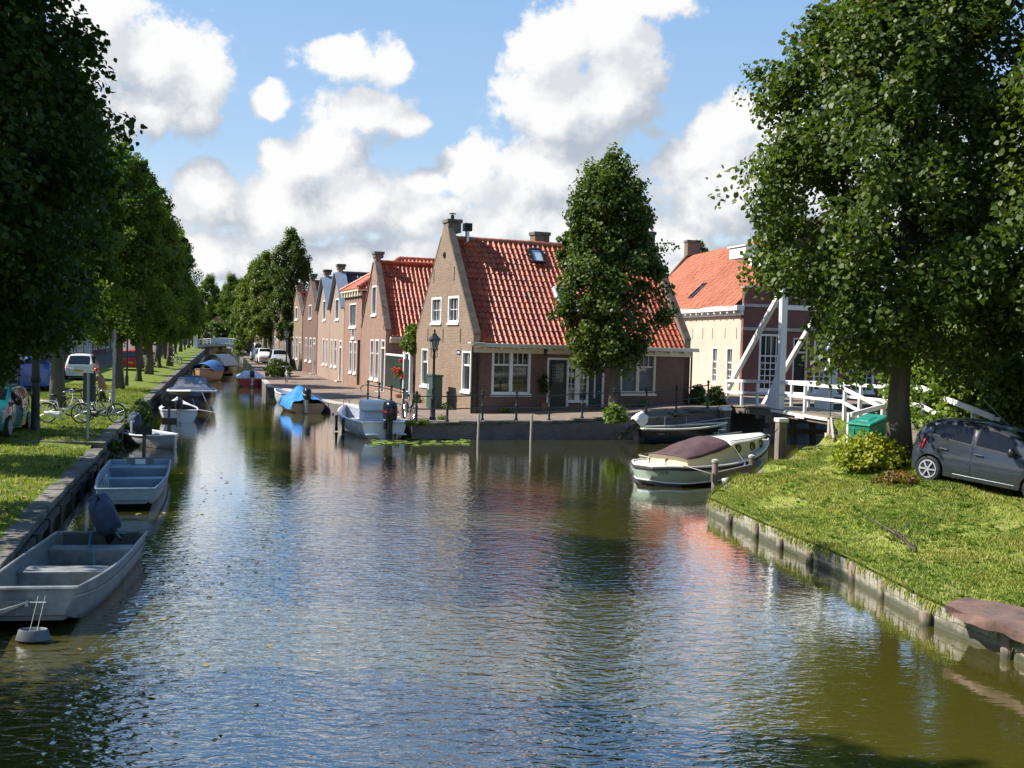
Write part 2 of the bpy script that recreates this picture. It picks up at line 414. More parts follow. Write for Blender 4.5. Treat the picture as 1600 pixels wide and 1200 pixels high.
M_sign = mat('sign_back', (0.035, 0.05, 0.055), 0.5, var=0.2)
M_bluesign = mat('blue_enamel', (0.02, 0.03, 0.18), 0.3)
M_terra = mat('terracotta', (0.32, 0.13, 0.07), 0.8)
M_asph = mat('asphalt', (0.055, 0.054, 0.052), 0.9, var=0.25, scale=2, bump=0.4, bscale=60)
for m_ in (M_alu, M_blueboat): waterline(m_, 0.0, 0.14, (0.045, 0.05, 0.03))
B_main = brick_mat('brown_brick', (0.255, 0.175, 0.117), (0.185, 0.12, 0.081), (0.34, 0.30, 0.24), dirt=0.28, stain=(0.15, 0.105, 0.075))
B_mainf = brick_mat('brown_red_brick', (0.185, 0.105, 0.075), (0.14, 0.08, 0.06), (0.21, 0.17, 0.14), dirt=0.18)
B_pink = brick_mat('pink_brick', (0.295, 0.172, 0.12), (0.22, 0.127, 0.092), (0.36, 0.30, 0.24), dirt=0.32, stain=(0.17, 0.105, 0.08))
B_pale = brick_mat('pale_pink_brick', (0.345, 0.238, 0.178), (0.28, 0.19, 0.145), (0.40, 0.35, 0.29), dirt=0.3, stain=(0.25, 0.17, 0.13))
B_red = brick_mat('dark_red_brick', (0.22, 0.075, 0.055), (0.16, 0.06, 0.045), (0.2, 0.16, 0.14), dirt=0.2)
B_quay = brick_mat('quay_brick', (0.155, 0.125, 0.11), (0.10, 0.085, 0.08), (0.25, 0.235, 0.22), bw=0.22, bh=0.07, dirt=0.35, stain=(0.04, 0.045, 0.03))
B_pave = None
M_tile = rnd_mat('red_pantile', (0.33, 0.047, 0.011), (0.52, 0.105, 0.026), 0.42, spec=0.35, cc=(0.16, 0.06, 0.035), noise=0.75)
M_tileold = rnd_mat('old_pantile', (0.40, 0.115, 0.05), (0.58, 0.19, 0.09), 0.45, spec=0.45, cc=(0.2, 0.09, 0.06), noise=0.5)
M_tileblk = rnd_mat('dark_pantile', (0.03, 0.03, 0.035), (0.06, 0.06, 0.07), 0.35, spec=0.5)
M_tilepale = rnd_mat('salmon_pantile', (0.40, 0.115, 0.052), (0.50, 0.165, 0.082), 0.6, spec=0.3, noise=0.25)
L_dark = rnd_mat('lime_leaf_shaded', (0.018, 0.040, 0.006), (0.05, 0.082, 0.012), 0.6, 0.25, 0.15, cc=(0.13, 0.14, 0.02))  # backlit darkness of the near-left crowns put into the leaf colour
L_row = rnd_mat('lime_leaf_row', (0.060, 0.105, 0.014), (0.12, 0.165, 0.026), 0.55, 0.5, 0.2, cc=(0.18, 0.18, 0.03))  # same leaf, brightened: glow of the backlit row put into the colour
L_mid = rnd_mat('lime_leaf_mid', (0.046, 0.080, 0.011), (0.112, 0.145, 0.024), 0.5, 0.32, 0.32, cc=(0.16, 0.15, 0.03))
L_yel = rnd_mat('lime_leaf_backlit', (0.075, 0.115, 0.012), (0.15, 0.18, 0.02), 0.5, 0.35, 0.35, cc=(0.26, 0.22, 0.03))  # yellow-green of sun shining through the leaves put into the base colour
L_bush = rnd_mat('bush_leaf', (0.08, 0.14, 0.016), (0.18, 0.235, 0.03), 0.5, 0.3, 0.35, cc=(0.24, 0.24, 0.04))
L_gold = rnd_mat('yellow_green_leaf', (0.16, 0.21, 0.015), (0.34, 0.33, 0.03), 0.55, 0.3, 0.3, cc=(0.3, 0.12, 0.03))
L_grass = rnd_mat('grass_blade', (0.085, 0.145, 0.016), (0.285, 0.285, 0.06), 0.6, 0.3, 0.2, cc=(0.40, 0.32, 0.14))
L_lily = rnd_mat('lily_pad', (0.13, 0.19, 0.03), (0.24, 0.30, 0.06), 0.35, 0.1, 0.5)
L_flower = rnd_mat('red_petal', (0.45, 0.02, 0.02), (0.6, 0.08, 0.05), 0.6, 0.2)
L_fallen = rnd_mat('fallen_leaf', (0.30, 0.22, 0.05), (0.42, 0.33, 0.12), 0.7, 0.1, 0.3, cc=(0.25, 0.09, 0.03))
# ================================================================== ground and water
def idw(ctrl, p=3.0):
    C = [(c[0], c[1], c[2]) for c in ctrl]
    def f(x, y):
        s = 0.0; ws = 0.0
        for (a, b, z) in C:
            d2 = (x - a) ** 2 + (y - b) ** 2 + 0.02
            wgt = 1.0 / d2 ** (p / 2)
            s += z * wgt; ws += wgt
        return s / ws
    return f
def resample(pts, step):
    out = []
    for a, b in zip(pts[:-1], pts[1:]):
        a, b = Vector(a[:2]), Vector(b[:2]); n = max(1, int(round((b - a).length / step)))
        for i in range(n): out.append(a.lerp(b, i / n))
    out.append(Vector(pts[-1][:2]))
    return out
def inside(p, poly):
    x, y = p; c = False; n = len(poly); j = n - 1
    for i in range(n):
        xi, yi = poly[i][0], poly[i][1]; xj, yj = poly[j][0], poly[j][1]
        if (yi > y) != (yj > y) and x < (xj - xi) * (y - yi) / (yj - yi) + xi: c = not c
        j = i
    return c
def sheet(name, outline, zf, extra, m):
    pts = [Vector((p[0], p[1])) for p in outline]; n = len(pts)
    inner = [Vector(p) for p in extra if inside(p, outline)]
    vs, es, fs, *_ = delaunay_2d_cdt(pts + inner, [(i, (i + 1) % n) for i in range(n)], [], 1, 1e-4)
    mb = MB(); mb.add([(v.x, v.y, zf(v.x, v.y)) for v in vs], [tuple(f) for f in fs])
    o = mb.build(name, m)
    if o.data.polygons and sum(p.normal.z for p in o.data.polygons) < 0: o.data.flip_normals()
    return tag(o, kind='structure')

def ground_mats():
    global M_grassg, M_grassr, M_pave, M_street
    def gm(name, stops, scale, bump, rough=0.95, brick=None):
        m = bpy.data.materials.new(name); m.use_nodes = True
        t = NT(m.node_tree); b = t.n['Principled BSDF']
        tc = t.new('ShaderNodeTexCoord'); v = tc.outputs['Object']
        n1 = t.noise(v, scale, 7, 0.68); n2 = t.noise(v, scale * 9, 4, 0.6)
        fac = t.math('ADD', t.math('MULTIPLY', n1.outputs['Fac'], 0.72), t.math('MULTIPLY', n2.outputs['Fac'], 0.28))
        cr = t.new('ShaderNodeValToRGB'); t.l.new(fac, cr.inputs[0])
        el = cr.color_ramp.elements
        el[0].position, el[0].color = stops[0][0], c4(stops[0][1]); el[1].position, el[1].color = stops[-1][0], c4(stops[-1][1])
        for s in stops[1:-1]:
            e = el.new(s[0]); e.color = c4(s[1])
        col = cr.outputs[0]
        if brick:
            mp = t.new('ShaderNodeMapping'); t.l.new(v, mp.inputs[0]); mp.inputs['Rotation'].default_value = (0, 0, R(brick))
            br = t.new('ShaderNodeTexBrick'); t.l.new(mp.outputs[0], br.inputs['Vector'])
            br.inputs['Scale'].default_value = 1; br.inputs['Brick Width'].default_value = 0.2; br.inputs['Row Height'].default_value = 0.1
            br.inputs['Mortar Size'].default_value = 0.008
            br.inputs['Color1'].default_value = (1.0, 0.96, 0.92, 1); br.inputs['Color2'].default_value = (0.72, 0.68, 0.66, 1); br.inputs['Mortar'].default_value = (0.42, 0.42, 0.36, 1)
            col = t.mix(1.0, col, br.outputs['Color'], 'MULTIPLY')
        t.l.new(col, b.inputs['Base Color']); b.inputs['Roughness'].default_value = rough; b.inputs['Specular IOR Level'].default_value = 0.15
        bn = t.new('ShaderNodeBump'); bn.inputs['Strength'].default_value = 0.8; bn.inputs['Distance'].default_value = bump
        t.l.new(n2.outputs['Fac'], bn.inputs['Height']); t.l.new(bn.outputs[0], b.inputs['Normal'])
        return m
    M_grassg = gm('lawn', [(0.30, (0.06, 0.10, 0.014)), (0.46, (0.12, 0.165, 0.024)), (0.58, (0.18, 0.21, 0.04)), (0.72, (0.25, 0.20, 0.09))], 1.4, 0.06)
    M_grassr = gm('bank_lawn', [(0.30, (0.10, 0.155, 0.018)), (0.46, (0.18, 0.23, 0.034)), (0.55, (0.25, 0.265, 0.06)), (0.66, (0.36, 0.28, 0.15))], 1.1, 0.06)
    M_pave = gm('brick_paving', [(0.3, (0.20, 0.155, 0.12)), (0.55, (0.30, 0.235, 0.19)), (0.75, (0.36, 0.30, 0.24))], 0.7, 0.01, brick=20)
    M_street = gm('brick_street', [(0.3, (0.13, 0.105, 0.09)), (0.55, (0.21, 0.17, 0.14)), (0.75, (0.27, 0.22, 0.18))], 0.6, 0.01, brick=15)
ground_mats()

# --- shorelines (world metres)
LEFT = [(2.6, -18), (-3.2, 2), (-7.2, 15.3), (-8.86, 20.9), (-11.4, 30.2), (-16.3, 48.5), (-22.8, 72.5), (-34.6, 117), (-64, 228), (-100, 363.9)]
QUAY = [(-94, 363.9), (-57.5, 228), (-32.2, 131), (-18.6, 80), (-14.9, 66.3), (-13.4, 64.2), (-9.2, 54), (-3.72, 40.9), (5.1, 43.6), (9.0, 46.0), (9.9, 48.4), (14, 50.8), (24, 54.5), (70, 72)]
RIGHT = [(7.6, 3), (6.9, 11), (6.42, 13.6), (5.98, 15.3), (5.75, 18.0), (5.05, 21.8), (4.62, 24.8), (4.98, 26.0), (8.15, 32.2), (10.9, 37.2), (11.9, 39.7), (14.2, 41.0), (24, 45), (70, 62)]
def lx(y):                                 # x of the left shore at depth y
    for a, b in zip(LEFT[:-1], LEFT[1:]):
        if a[1] <= y <= b[1]: return a[0] + (b[0] - a[0]) * (y - a[1]) / (b[1] - a[1])
    return LEFT[-1][0]
JOG = 30.6
zq = idw([(-3.7, 40.9, .62), (0.5, 42.2, .70), (5.1, 43.6, .86), (9.0, 46, 1.18), (9.9, 48.4, 1.22), (-1.67, 45.9, .70), (3, 48, .86), (8.15, 50, 1.08), (-4.73, 53.2, .74), (-9, 54, .58), (-13.4, 64.2, .6), (-7, 60, .74),
          (-15.4, 84.5, .8), (-18.6, 80, .6), (-32, 131, .7), (11.8, 56, 1.3), (14, 51, 1.25), (24, 54.5, 1.2), (24, 60, 1.2), (-57, 228, 1.1), (70, 72, 1.0), (60, 200, 1.0), (0, 80, .9), (20, 90, 1.0), (200, 400, 1), (-50, 190, .9)])
zr = idw([(7.6, 3, .35), (6.9, 11, .35), (6.42, 13.6, .35), (5.98, 15.3, .35), (5.86, 16.6, .35), (5.75, 18.0, .35), (5.4, 19.9, .35), (5.05, 21.8, .35), (4.7, 23.2, .35), (4.35, 24.6, .35), (4.72, 25.9, .36), (8.15, 32.2, .42), (6.4, 29, .40), (10.0, 35.6, .62), (10.9, 37.2, .85), (11.9, 39.7, 1.30),
          (9.3, 24.2, .96), (10.9, 22.6, .76), (9.6, 26.9, 1.40), (7.4, 26, .80), (10.8, 31, 1.22), (8.4, 29.6, .66), (9.6, 32.6, .66), (12, 31, 1.52), (12.2, 36, 1.5), (11.2, 28, 1.45), (8, 20, .68), (8, 14, .55), (14, 24, 1.1), (12, 15, .8), (14.2, 41, 1.35), (14, 34, 1.6), (30, 45, 1.2), (40, 20, 1.0), (20, 30, 1.4), (100, 40, 1)])
def zl(x, y):
    off = (lx(y) - x)
    base = 0.46 if y < JOG else 0.60
    return base + 0.10 * min(1, max(0, off / 3.0)) + 0.012 * max(0, min(off, 12)) 
def gpts(x0, x1, y0, y1, s, jit=0.25):
    r = random.Random(3); out = []
    x = x0
    while x < x1:
        y = y0
        while y < y1:
            out.append((x + r.uniform(-jit, jit) * s, y + r.uniform(-jit, jit) * s)); y += s
        x += s
    return out
# left bank: lawn strip, street and ground behind, three adjoining sheets, stepped at the jog in the wall
def offl(pts, d): return [(p[0] - d, p[1]) for p in pts]
Lr = resample(LEFT, 1.5)
def split_l(y0, y1): return [Vector((lx(y0), y0))] + [p for p in Lr if y0 + 0.05 < p.y < y1 - 0.05] + [Vector((lx(y1), y1))]
A_ = split_l(-18, JOG); B_ = split_l(JOG, 363.8)
LAWN_W = 6.0
def strip(name, line, d0, d1, m, step):
    o_ = offl(line, d0) + offl(line, d1)[::-1]
    xs = [p[0] for p in o_]; ys = [p[1] for p in o_]
    ex = []
    for p in line:
        k = d0 + step
        while k < d1 - 0.2: ex.append((p[0] - k, p[1] + 0.01)); k += step
    return sheet(name, o_, zl, ex, m)
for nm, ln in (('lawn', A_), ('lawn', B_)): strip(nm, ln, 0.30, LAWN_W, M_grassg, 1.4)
strip('street', A_, LAWN_W, 60, M_street, 8); strip('street', B_, LAWN_W, 12, M_street, 3)
strip('ground', B_, 12, 500, M_street, 60)

QR = resample(QUAY, 1.5)
sheet('quay_pavement', [(p.x, p.y) for p in QR] + [(420, 72), (420, 363.9)], zq, gpts(-20, 28, 41, 110, 1.6) + gpts(-70, 400, 110, 690, 25), M_pave)
RR = resample(RIGHT, 0.8)
ROAD = [(10.9, 37.4), (13.4, 39.6), (13.3, 33), (13.0, 27.5), (14.5, 20), (17, 12), (20, 3), (15.5, 3), (13.2, 12), (11.9, 20), (11.1, 26), (10.6, 30), (11.6, 34)]
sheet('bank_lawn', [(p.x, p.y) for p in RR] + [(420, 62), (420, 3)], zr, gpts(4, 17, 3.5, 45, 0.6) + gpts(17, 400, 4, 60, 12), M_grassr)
sheet('road', [(p.x, p.y) for p in resample(ROAD + [ROAD[0]], 0.7)[:-1]], lambda x, y: zr(x, y) + 0.012, gpts(10, 20, 3, 40, 0.6), M_street)
mb = MB(); mb.grid(lambda u, v: (-500 + 1000 * u, 364 + 1000 * v, .9 + .1 * v), 4, 4)
tag(mb.build('far_ground', M_grassg), kind='structure')

# water
def water_mat():
    m = bpy.data.materials.new('canal_water'); m.use_nodes = True
    t = NT(m.node_tree); b = t.n['Principled BSDF']
    tc = t.new('ShaderNodeTexCoord'); v = tc.outputs['Object']
    n0 = t.noise(v, 0.11, 3, 0.5)
    b.inputs['Base Color'].default_value = (0.085, 0.075, 0.0115, 1)
    t.l.new(t.mix(n0.outputs['Fac'], (0.060, 0.055, 0.008, 1), (0.082, 0.074, 0.011, 1)), b.inputs['Base Color'])
    b.inputs['Roughness'].default_value = 0.02; b.inputs['IOR'].default_value = 4.5
    # wind ripples: short crests, calmer along the banks and further up the canal
    s = t.new('ShaderNodeSeparateXYZ'); t.l.new(v, s.inputs[0])
    mp = t.new('ShaderNodeMapping'); t.l.new(v, mp.inputs[0]); mp.inputs['Rotation'].default_value = (0, 0, R(-22)); mp.inputs['Scale'].default_value = (0.62, 1.25, 1)
    w1 = t.noise(mp.outputs[0], 5.2, 2, 0.45, 0.7); w2 = t.noise(mp.outputs[0], 11.0, 2, 0.5, 0.5); w3 = t.noise(v, 1.1, 2, 0.5)
    h = t.math('ADD', t.math('MULTIPLY', w1.outputs['Fac'], 0.62), t.math('MULTIPLY', w2.outputs['Fac'], 0.26))
    h = t.math('ADD', h, t.math('MULTIPLY', w3.outputs['Fac'], 0.35))
    # distance from the open middle of the basin
    dv = t.vec('LENGTH', t.vec('MULTIPLY', t.vec('SUBTRACT', v, (-1.6, 12.0, 0)), (0.20, 0.05, 0)), out=1)
    open_ = t.rng(dv, 0.45, 1.3, 1.0, 0.10, smooth=True)
    gust = t.rng(n0.outputs['Fac'], 0.35, 0.62, 0.72, 1.0)
    bn = t.new('ShaderNodeBump'); bn.inputs['Strength'].default_value = 1.0
    bn.inputs['Distance'].default_value = 0.1
    t.l.new(t.math('MULTIPLY', h, t.math('MULTIPLY', t.math('MULTIPLY', open_, gust), 0.46)), bn.inputs['Height'])
    t.l.new(bn.outputs[0], b.inputs['Normal'])
    b.inputs['IOR'].default_value = 1.33; b.inputs['Specular IOR Level'].default_value = 0.0
    gl = t.new('ShaderNodeBsdfGlossy'); gl.inputs['Color'].default_value = (0.97, 0.98, 1.0, 1); gl.inputs['Roughness'].default_value = 0.03; t.l.new(bn.outputs[0], gl.inputs['Normal'])
    fr = t.new('ShaderNodeFresnel'); fr.inputs['IOR'].default_value = 1.6; t.l.new(bn.outputs[0], fr.inputs['Normal'])
    fac = t.math('MINIMUM', 0.86, t.math('MULTIPLY_ADD', fr.outputs[0], 1.6, 0.13))
    mx = t.new('ShaderNodeMixShader'); t.l.new(fac, mx.inputs[0]); t.l.new(b.outputs[0], mx.inputs[1]); t.l.new(gl.outputs[0], mx.inputs[2])
    t.l.new(mx.outputs[0], [n for n in t.n if n.type == 'OUTPUT_MATERIAL'][0].inputs[0])
    return m
mb = MB(); mb.add([(-130, -25, 0), (90, -25, 0), (90, 420, 0), (-130, 420, 0)], [(0, 1, 2, 3)])
tag(mb.build('water', water_mat()), kind='structure')

# ================================================================== canal walls
def loft_wall(mb, pts, z0, ztop, th, side, du=0.0):
    """vertical wall along pts; ztop(i)-> height; side = +1 thickness to the left of travel"""
    n = len(pts); P = [Vector((p[0], p[1])) for p in pts]; out = []
    for i in range(n):
        d = (P[min(i + 1, n - 1)] - P[max(i - 1, 0)]).normalized(); nrm = Vector((-d.y, d.x)) * side
        out.append(P[i] + nrm * th)
    vs = []
    for i in range(n):
        zt = ztop(P[i].x, P[i].y)
        vs += [(P[i].x, P[i].y, z0), (P[i].x, P[i].y, zt), (out[i].x, out[i].y, zt), (out[i].x, out[i].y, z0)]
    fs = []
    for i in range(n - 1):
        for k in range(4):
            q = (k + 1) % 4
            fs.append((4 * i + k, 4 * i + q, 4 * i + 4 + q, 4 * i + 4 + k))
    fs += [(3, 2, 1, 0), tuple(4 * (n - 1) + k for k in range(4))]
    mb.add(vs, fs)
def line_coping(mb, pts, zf, th, wid, side, over=0.03, jit=0.0):
    n = len(pts); P = [Vector((p[0], p[1])) for p in pts]
    for i in range(n - 1):
        a, b = P[i], P[i + 1]; d = (b - a).normalized(); nr = Vector((-d.y, d.x)) * side
        gap = 0.012; a2 = a + d * gap; b2 = b - d * gap
        z = zf((a.x + b.x) / 2, (a.y + b.y) / 2) + rng.uniform(-jit, jit)
        o = over + rng.uniform(-jit, jit)
        vs = []
        for q in (a2, b2):
            for (k, zz) in ((-o, z - th), (wid, z - th), (wid, z), (-o, z)):
                p = q + nr * k; vs.append((p.x, p.y, zz))
        mb.add(vs, [(0, 1, 2, 3), (7, 6, 5, 4), (0, 4, 5, 1), (1, 5, 6, 2), (2, 6, 7, 3), (3, 7, 4, 0)])
# left canal wall: dark timber sheeting with a stone coping
def left_wall(y0, y1, zc, name, lab):
    ln = resample([(lx(y0), y0)] + [(p[0], p[1]) for p in LEFT if y0 < p[1] < y1] + [(lx(y1), y1)], 0.85)
    t = thing(name, lab, 'canal wall', (0, 0, 0))
    m1 = MB(); loft_wall(m1, ln, -0.6, lambda x, y: zc - 0.12, 0.28, 1); m1.build('sheeting', M_wooddark, t)
    m2 = MB(); line_coping(m2, ln, lambda x, y: zc + 0.02, 0.13, 0.34, 1, 0.04, 0.012); m2.build('coping', M_coping, t, bevel=0.02)
    k = 0
    for i in range(0, len(ln), 2):
        if ln[i].y > 60 or k > 60: break
        if ln[i].y < 8: continue
        p = ln[i]; m3 = MB(); r = 0.055
        m3.box(p.x + 0.01, p.x + 0.13, p.y - r, p.y + r, -0.5, zc - 0.14 - rng.uniform(0, 0.1)); m3.build('pile', M_wooddark, t, bevel=0.01); k += 1
    m4 = MB(); 
    for a, b in zip(ln[:-1], ln[1:]): m4.bar((a.x + 0.05, a.y, 0.22), (b.x + 0.05, b.y, 0.22), 0.07, 0.12)
    m4.build('waling', M_wooddark, t)
    return t
left_wall(-18, JOG, 0.46, 'canal_wall', 'dark timber canal wall with mossy coping beside the two grey punts')
left_wall(JOG, 363.8, 0.62, 'canal_wall', 'higher canal wall running away under the tree row on the left bank')
m5 = MB(); m5.box(-16.5, -11.42, JOG - 0.12, JOG + 0.12, 0.2, 0.66)
tag(m5.build('step_wall', M_coping, None, bevel=0.02), 'low stone step across the lawn beside the pale signpost', 'low wall')
# quay wall on the far side of the basin: brick, dark coping
qi = [i for i, p in enumerate(QUAY) if p[0] == -3.72][0]
qa = resample(QUAY[qi:qi + 4], 0.9)
t = thing('quay_wall', 'dark brick quay wall below the railing of the corner house', 'quay wall')
m1 = MB(); loft_wall(m1, qa, -0.6, lambda x, y: zq(x, y) - 0.10, 0.4, 1); m1.build('brickwork', B_quay, t)
m2 = MB(); line_coping(m2, qa, lambda x, y: zq(x, y) + 0.015, 0.115, 0.45, 1, 0.03, 0.003); m2.build('coping', M_coping, t, bevel=0.015)
qb = resample(QUAY[3:qi + 1], 1.0)
t = thing('quay_wall', 'sunlit quay wall beside the blue tarpaulin boat and white motorboat', 'quay wall')
m1 = MB(); loft_wall(m1, qb, -0.6, lambda x, y: zq(x, y) - 0.06, 0.35, 1); m1.build('brickwork', B_quay, t)
m2 = MB(); line_coping(m2, qb, lambda x, y: zq(x, y) + 0.01, 0.08, 0.3, 1, 0.02, 0.003); m2.build('coping', M_stone, t, bevel=0.01)
qc = resample(QUAY[0:4], 2.5)
t = thing('quay_wall', 'far quay wall of pale upright boards past the red boat', 'quay wall')
m1 = MB(); loft_wall(m1, qc, -0.6, lambda x, y: zq(x, y) + 0.01, 0.35, 1); m1.build('sheeting', M_wood, t)
for i, p in enumerate(qc):
    if 78 < p.y < 135:
        m3 = MB(); m3.box(p.x - 0.16, p.x - 0.01, p.y - 0.12, p.y + 0.12, -0.5, 0.78 + rng.uniform(-.05, .12)); m3.build('pile', M_woodpale, t)
qd = resample(QUAY[qi + 3:], 2.0)
m1 = MB(); loft_wall(m1, qd, -0.6, lambda x, y: zq(x, y) + 0.01, 0.4, 1)
tag(m1.build('quay_wall', B_quay), 'shadowed brick quay wall beneath and beyond the drawbridge', 'quay wall')
# right bank: low revetment of pale boards and round posts
rv = RIGHT[:8]
t = thing('revetment', 'low revetment of weathered boards and posts along the sunny lawn', 'revetment')
rp = resample(rv, 1.3)
for a, b in zip(rp[:-1], rp[1:]):
    d = (b - a).normalized(); nr = Vector((-d.y, d.x))
    for k in range(2):
        m1 = MB(); z0 = -0.01 + 0.165 * k + rng.uniform(-.008, .008)
        p0, p1 = a + nr * 0.015, b + nr * 0.015
        m1.bar((p0.x, p0.y, z0 + 0.08), (p1.x, p1.y, z0 + 0.08 + rng.uniform(-.01, .01)), 0.05, 0.16)
        m1.build('board', M_revet, t, bevel=0.006)
    r = 0.075 + rng.uniform(-.012, .012); tilt = rng.uniform(-.03, .03); zt = 0.28 + rng.uniform(-.09, .07)
    a = a + d * rng.uniform(-.16, .16); p = a + nr * (0.035 + r * 0.35)
    m2 = MB(); m2.tube([(p.x, p.y, -0.6), (p.x + tilt, p.y, zt - 0.02), (p.x + tilt, p.y, zt)], [r, r, r * 0.86], 10); m2.build('post', M_revpost, t, smooth=True)
mb = MB(); re_ = resample(RIGHT[:8], .8); loft_wall(mb, [p + Vector((.06, .0)) for p in re_], -.5, lambda x, y: zr(x, y) - .004, .3, -1); tag(mb.build('bank_edge', M_earth), kind='structure'); mb = MB(); rq = resample(RIGHT[7:11], 1.2); loft_wall(mb, rq, -0.6, lambda x, y: zr(x, y) - 0.01, 0.12, -1); 
tag(mb.build('edge_board', M_wood), 'grey timber edging of the lawn behind the cabin boat', 'edging')
rr2 = resample(RIGHT[10:], 2.0); mb = MB(); loft_wall(mb, rr2, -0.6, lambda x, y: zr(x, y) + 0.01, 0.3, -1)
tag(mb.build('quay_wall', B_quay), 'brick side canal wall hidden behind the drawbridge and hedge', 'quay wall')
# stone slab at the water's edge
mb = MB()
sp = [(5.98, 14.35), (6.05, 13.9), (6.28, 13.5), (6.36, 12.9), (6.62, 12.3), (6.75, 11.6), (7.1, 10.6), (8.0, 10.9), (7.75, 12.2), (7.5, 13.2), (7.2, 13.9), (6.9, 14.45), (6.35, 14.7)]
mb.prism([(x - 0.12, y) for x, y in sp], lambda x, y: (x, y, 0.37), lambda x, y: (x + rng.uniform(-.04, .04), y + rng.uniform(-.04, .04), 0.50 + rng.uniform(-.02, .02)))
so_ = mb.build('stone_slab', M_slab, None)
bm = bmesh.new(); bm.from_mesh(so_.data); bmesh.ops.triangulate(bm, faces=bm.faces); bmesh.ops.subdivide_edges(bm, edges=bm.edges, cuts=5, use_grid_fill=True)
for v_ in bm.verts:
    p_ = v_.co; v_.co = p_ + Vector((math.sin(p_.y * 7 + p_.z * 9) * .02 + math.sin(p_.y * 19 + p_.x * 13) * .012, math.sin(p_.x * 9) * .02, (math.sin(p_.x * 5.3 + p_.y * 3.1) + math.sin(p_.x * 13 - p_.y * 11) * .6) * .012))
bm.to_mesh(so_.data); bm.free()
tag(so_, 'reddish flat stone slab at the water edge right of the lawn', 'stone slab')

# grass blades and fallen leaves near the viewer (uncountable)
def face_attr(me, vals):
    a = me.attributes.new('rnd', 'FLOAT', 'FACE'); a.data.foreach_set('value', np.asarray(vals, dtype=np.float32))
def tri_mesh(name, V, m, vals, nper=3):
    n = len(V) // nper
    me = bpy.data.meshes.new(name)
    me.vertices.add(len(V)); me.vertices.foreach_set('co', np.asarray(V, dtype=np.float32).ravel())
    me.loops.add(len(V)); me.loops.foreach_set('vertex_index', np.arange(len(V), dtype=np.int32))
    me.polygons.add(n); me.polygons.foreach_set('loop_start', np.arange(0, len(V), nper, dtype=np.int32))
    me.update(calc_edges=True); me.validate()
    me.materials.append(m); face_attr(me, vals)
    o = bpy.data.objects.new(name, me); COL.objects.link(o)
    return o
def grass(name, poly, zf, n, hmin, hmax, seed, keep=None):
    r = np.random.default_rng(seed); V = []; val = []
    xs = [p[0] for p in poly]; ys = [p[1] for p in poly]
    cnt = 0
    cx = r.uniform(min(xs), max(xs), n * 3); cy = r.uniform(min(ys), max(ys), n * 3)
    for x, y in zip(cx, cy):
        if cnt >= n: break
        if not inside((x, y), poly): continue
        if keep and not keep(x, y): continue
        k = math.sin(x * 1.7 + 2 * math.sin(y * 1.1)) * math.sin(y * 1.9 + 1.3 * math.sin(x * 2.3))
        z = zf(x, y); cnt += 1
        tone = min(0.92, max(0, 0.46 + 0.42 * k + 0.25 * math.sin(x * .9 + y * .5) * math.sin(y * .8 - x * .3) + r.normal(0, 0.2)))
        if r.random() < 0.13: tone = 1.0
        for q in range(3):
            a = r.uniform(0, 2 * PI); h = r.uniform(hmin, hmax) * (1 + 0.5 * max(0, k)); wd = h * 0.16 + 0.006; ln = h * r.uniform(0.2, 0.9)
            bx, by = x + r.normal(0, .035), y + r.normal(0, .035)
            dx, dy = math.cos(a), math.sin(a)
            V += [(bx - dy * wd, by + dx * wd, z - 0.01), (bx + dy * wd, by - dx * wd, z - 0.01), (bx + dx * ln, by + dy * ln, z + h)]
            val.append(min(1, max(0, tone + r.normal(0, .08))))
    o = tri_mesh(name, V, L_grass, val)
    return tag(o, 'short sunlit grass covering the bank', 'grass', kind='stuff')
SH = (9.6, 26.9)
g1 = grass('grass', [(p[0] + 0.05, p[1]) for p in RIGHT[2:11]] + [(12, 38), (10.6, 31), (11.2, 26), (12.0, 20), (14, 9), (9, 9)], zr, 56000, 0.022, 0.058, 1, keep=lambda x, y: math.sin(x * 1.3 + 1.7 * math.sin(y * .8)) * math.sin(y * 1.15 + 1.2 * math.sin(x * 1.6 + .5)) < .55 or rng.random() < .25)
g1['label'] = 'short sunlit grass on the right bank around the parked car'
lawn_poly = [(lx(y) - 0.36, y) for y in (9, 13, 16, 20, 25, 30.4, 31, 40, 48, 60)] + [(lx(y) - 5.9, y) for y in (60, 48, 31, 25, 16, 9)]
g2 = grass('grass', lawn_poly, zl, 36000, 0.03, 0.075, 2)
g2['label'] = 'shaggy grass with tree shadows along the left bank'
def litter(name, poly, zf, n, seed, label):
    r = np.random.default_rng(seed); V = []; val = []
    xs = [p[0] for p in poly]; ys = [p[1] for p in poly]; c = 0
    while c < n:
        x, y = r.uniform(min(xs), max(xs)), r.uniform(min(ys), max(ys))
        if not inside((x, y), poly): continue
        z = zf(x, y) + 0.03 + r.uniform(0, .03); s = r.uniform(.03, .055); a = r.uniform(0, 2 * PI); c += 1
        for k in range(4):
            b = a + k * PI / 2; V.append((x + s * math.cos(b), y + s * math.sin(b) * 0.8, z + r.uniform(-.012, .012)))
        val.append(r.random())
    return tag(tri_mesh(name, V, L_fallen, val, 4), label, 'fallen leaves', kind='stuff')
litter('fallen_leaves', lawn_poly, zl, 1500, 5, 'scattered yellow and brown leaves lying on the left lawn')
litter('fallen_leaves', [(8.3, 26.2), (9.9, 25.2), (10.9, 26), (10.6, 28.3), (9.0, 28.0)], zr, 500, 6, 'brown leaves around the foot of the big right tree')
tiny = litter('floating_leaves', [(lx(9) + .6, 9), (lx(18) + 1.6, 18), (lx(30) + 1.2, 30), (-6, 30), (-3, 14), (-2, 9)], lambda x, y: -0.024, 110, 8, 'small pale leaves floating on the dark water near the punts')

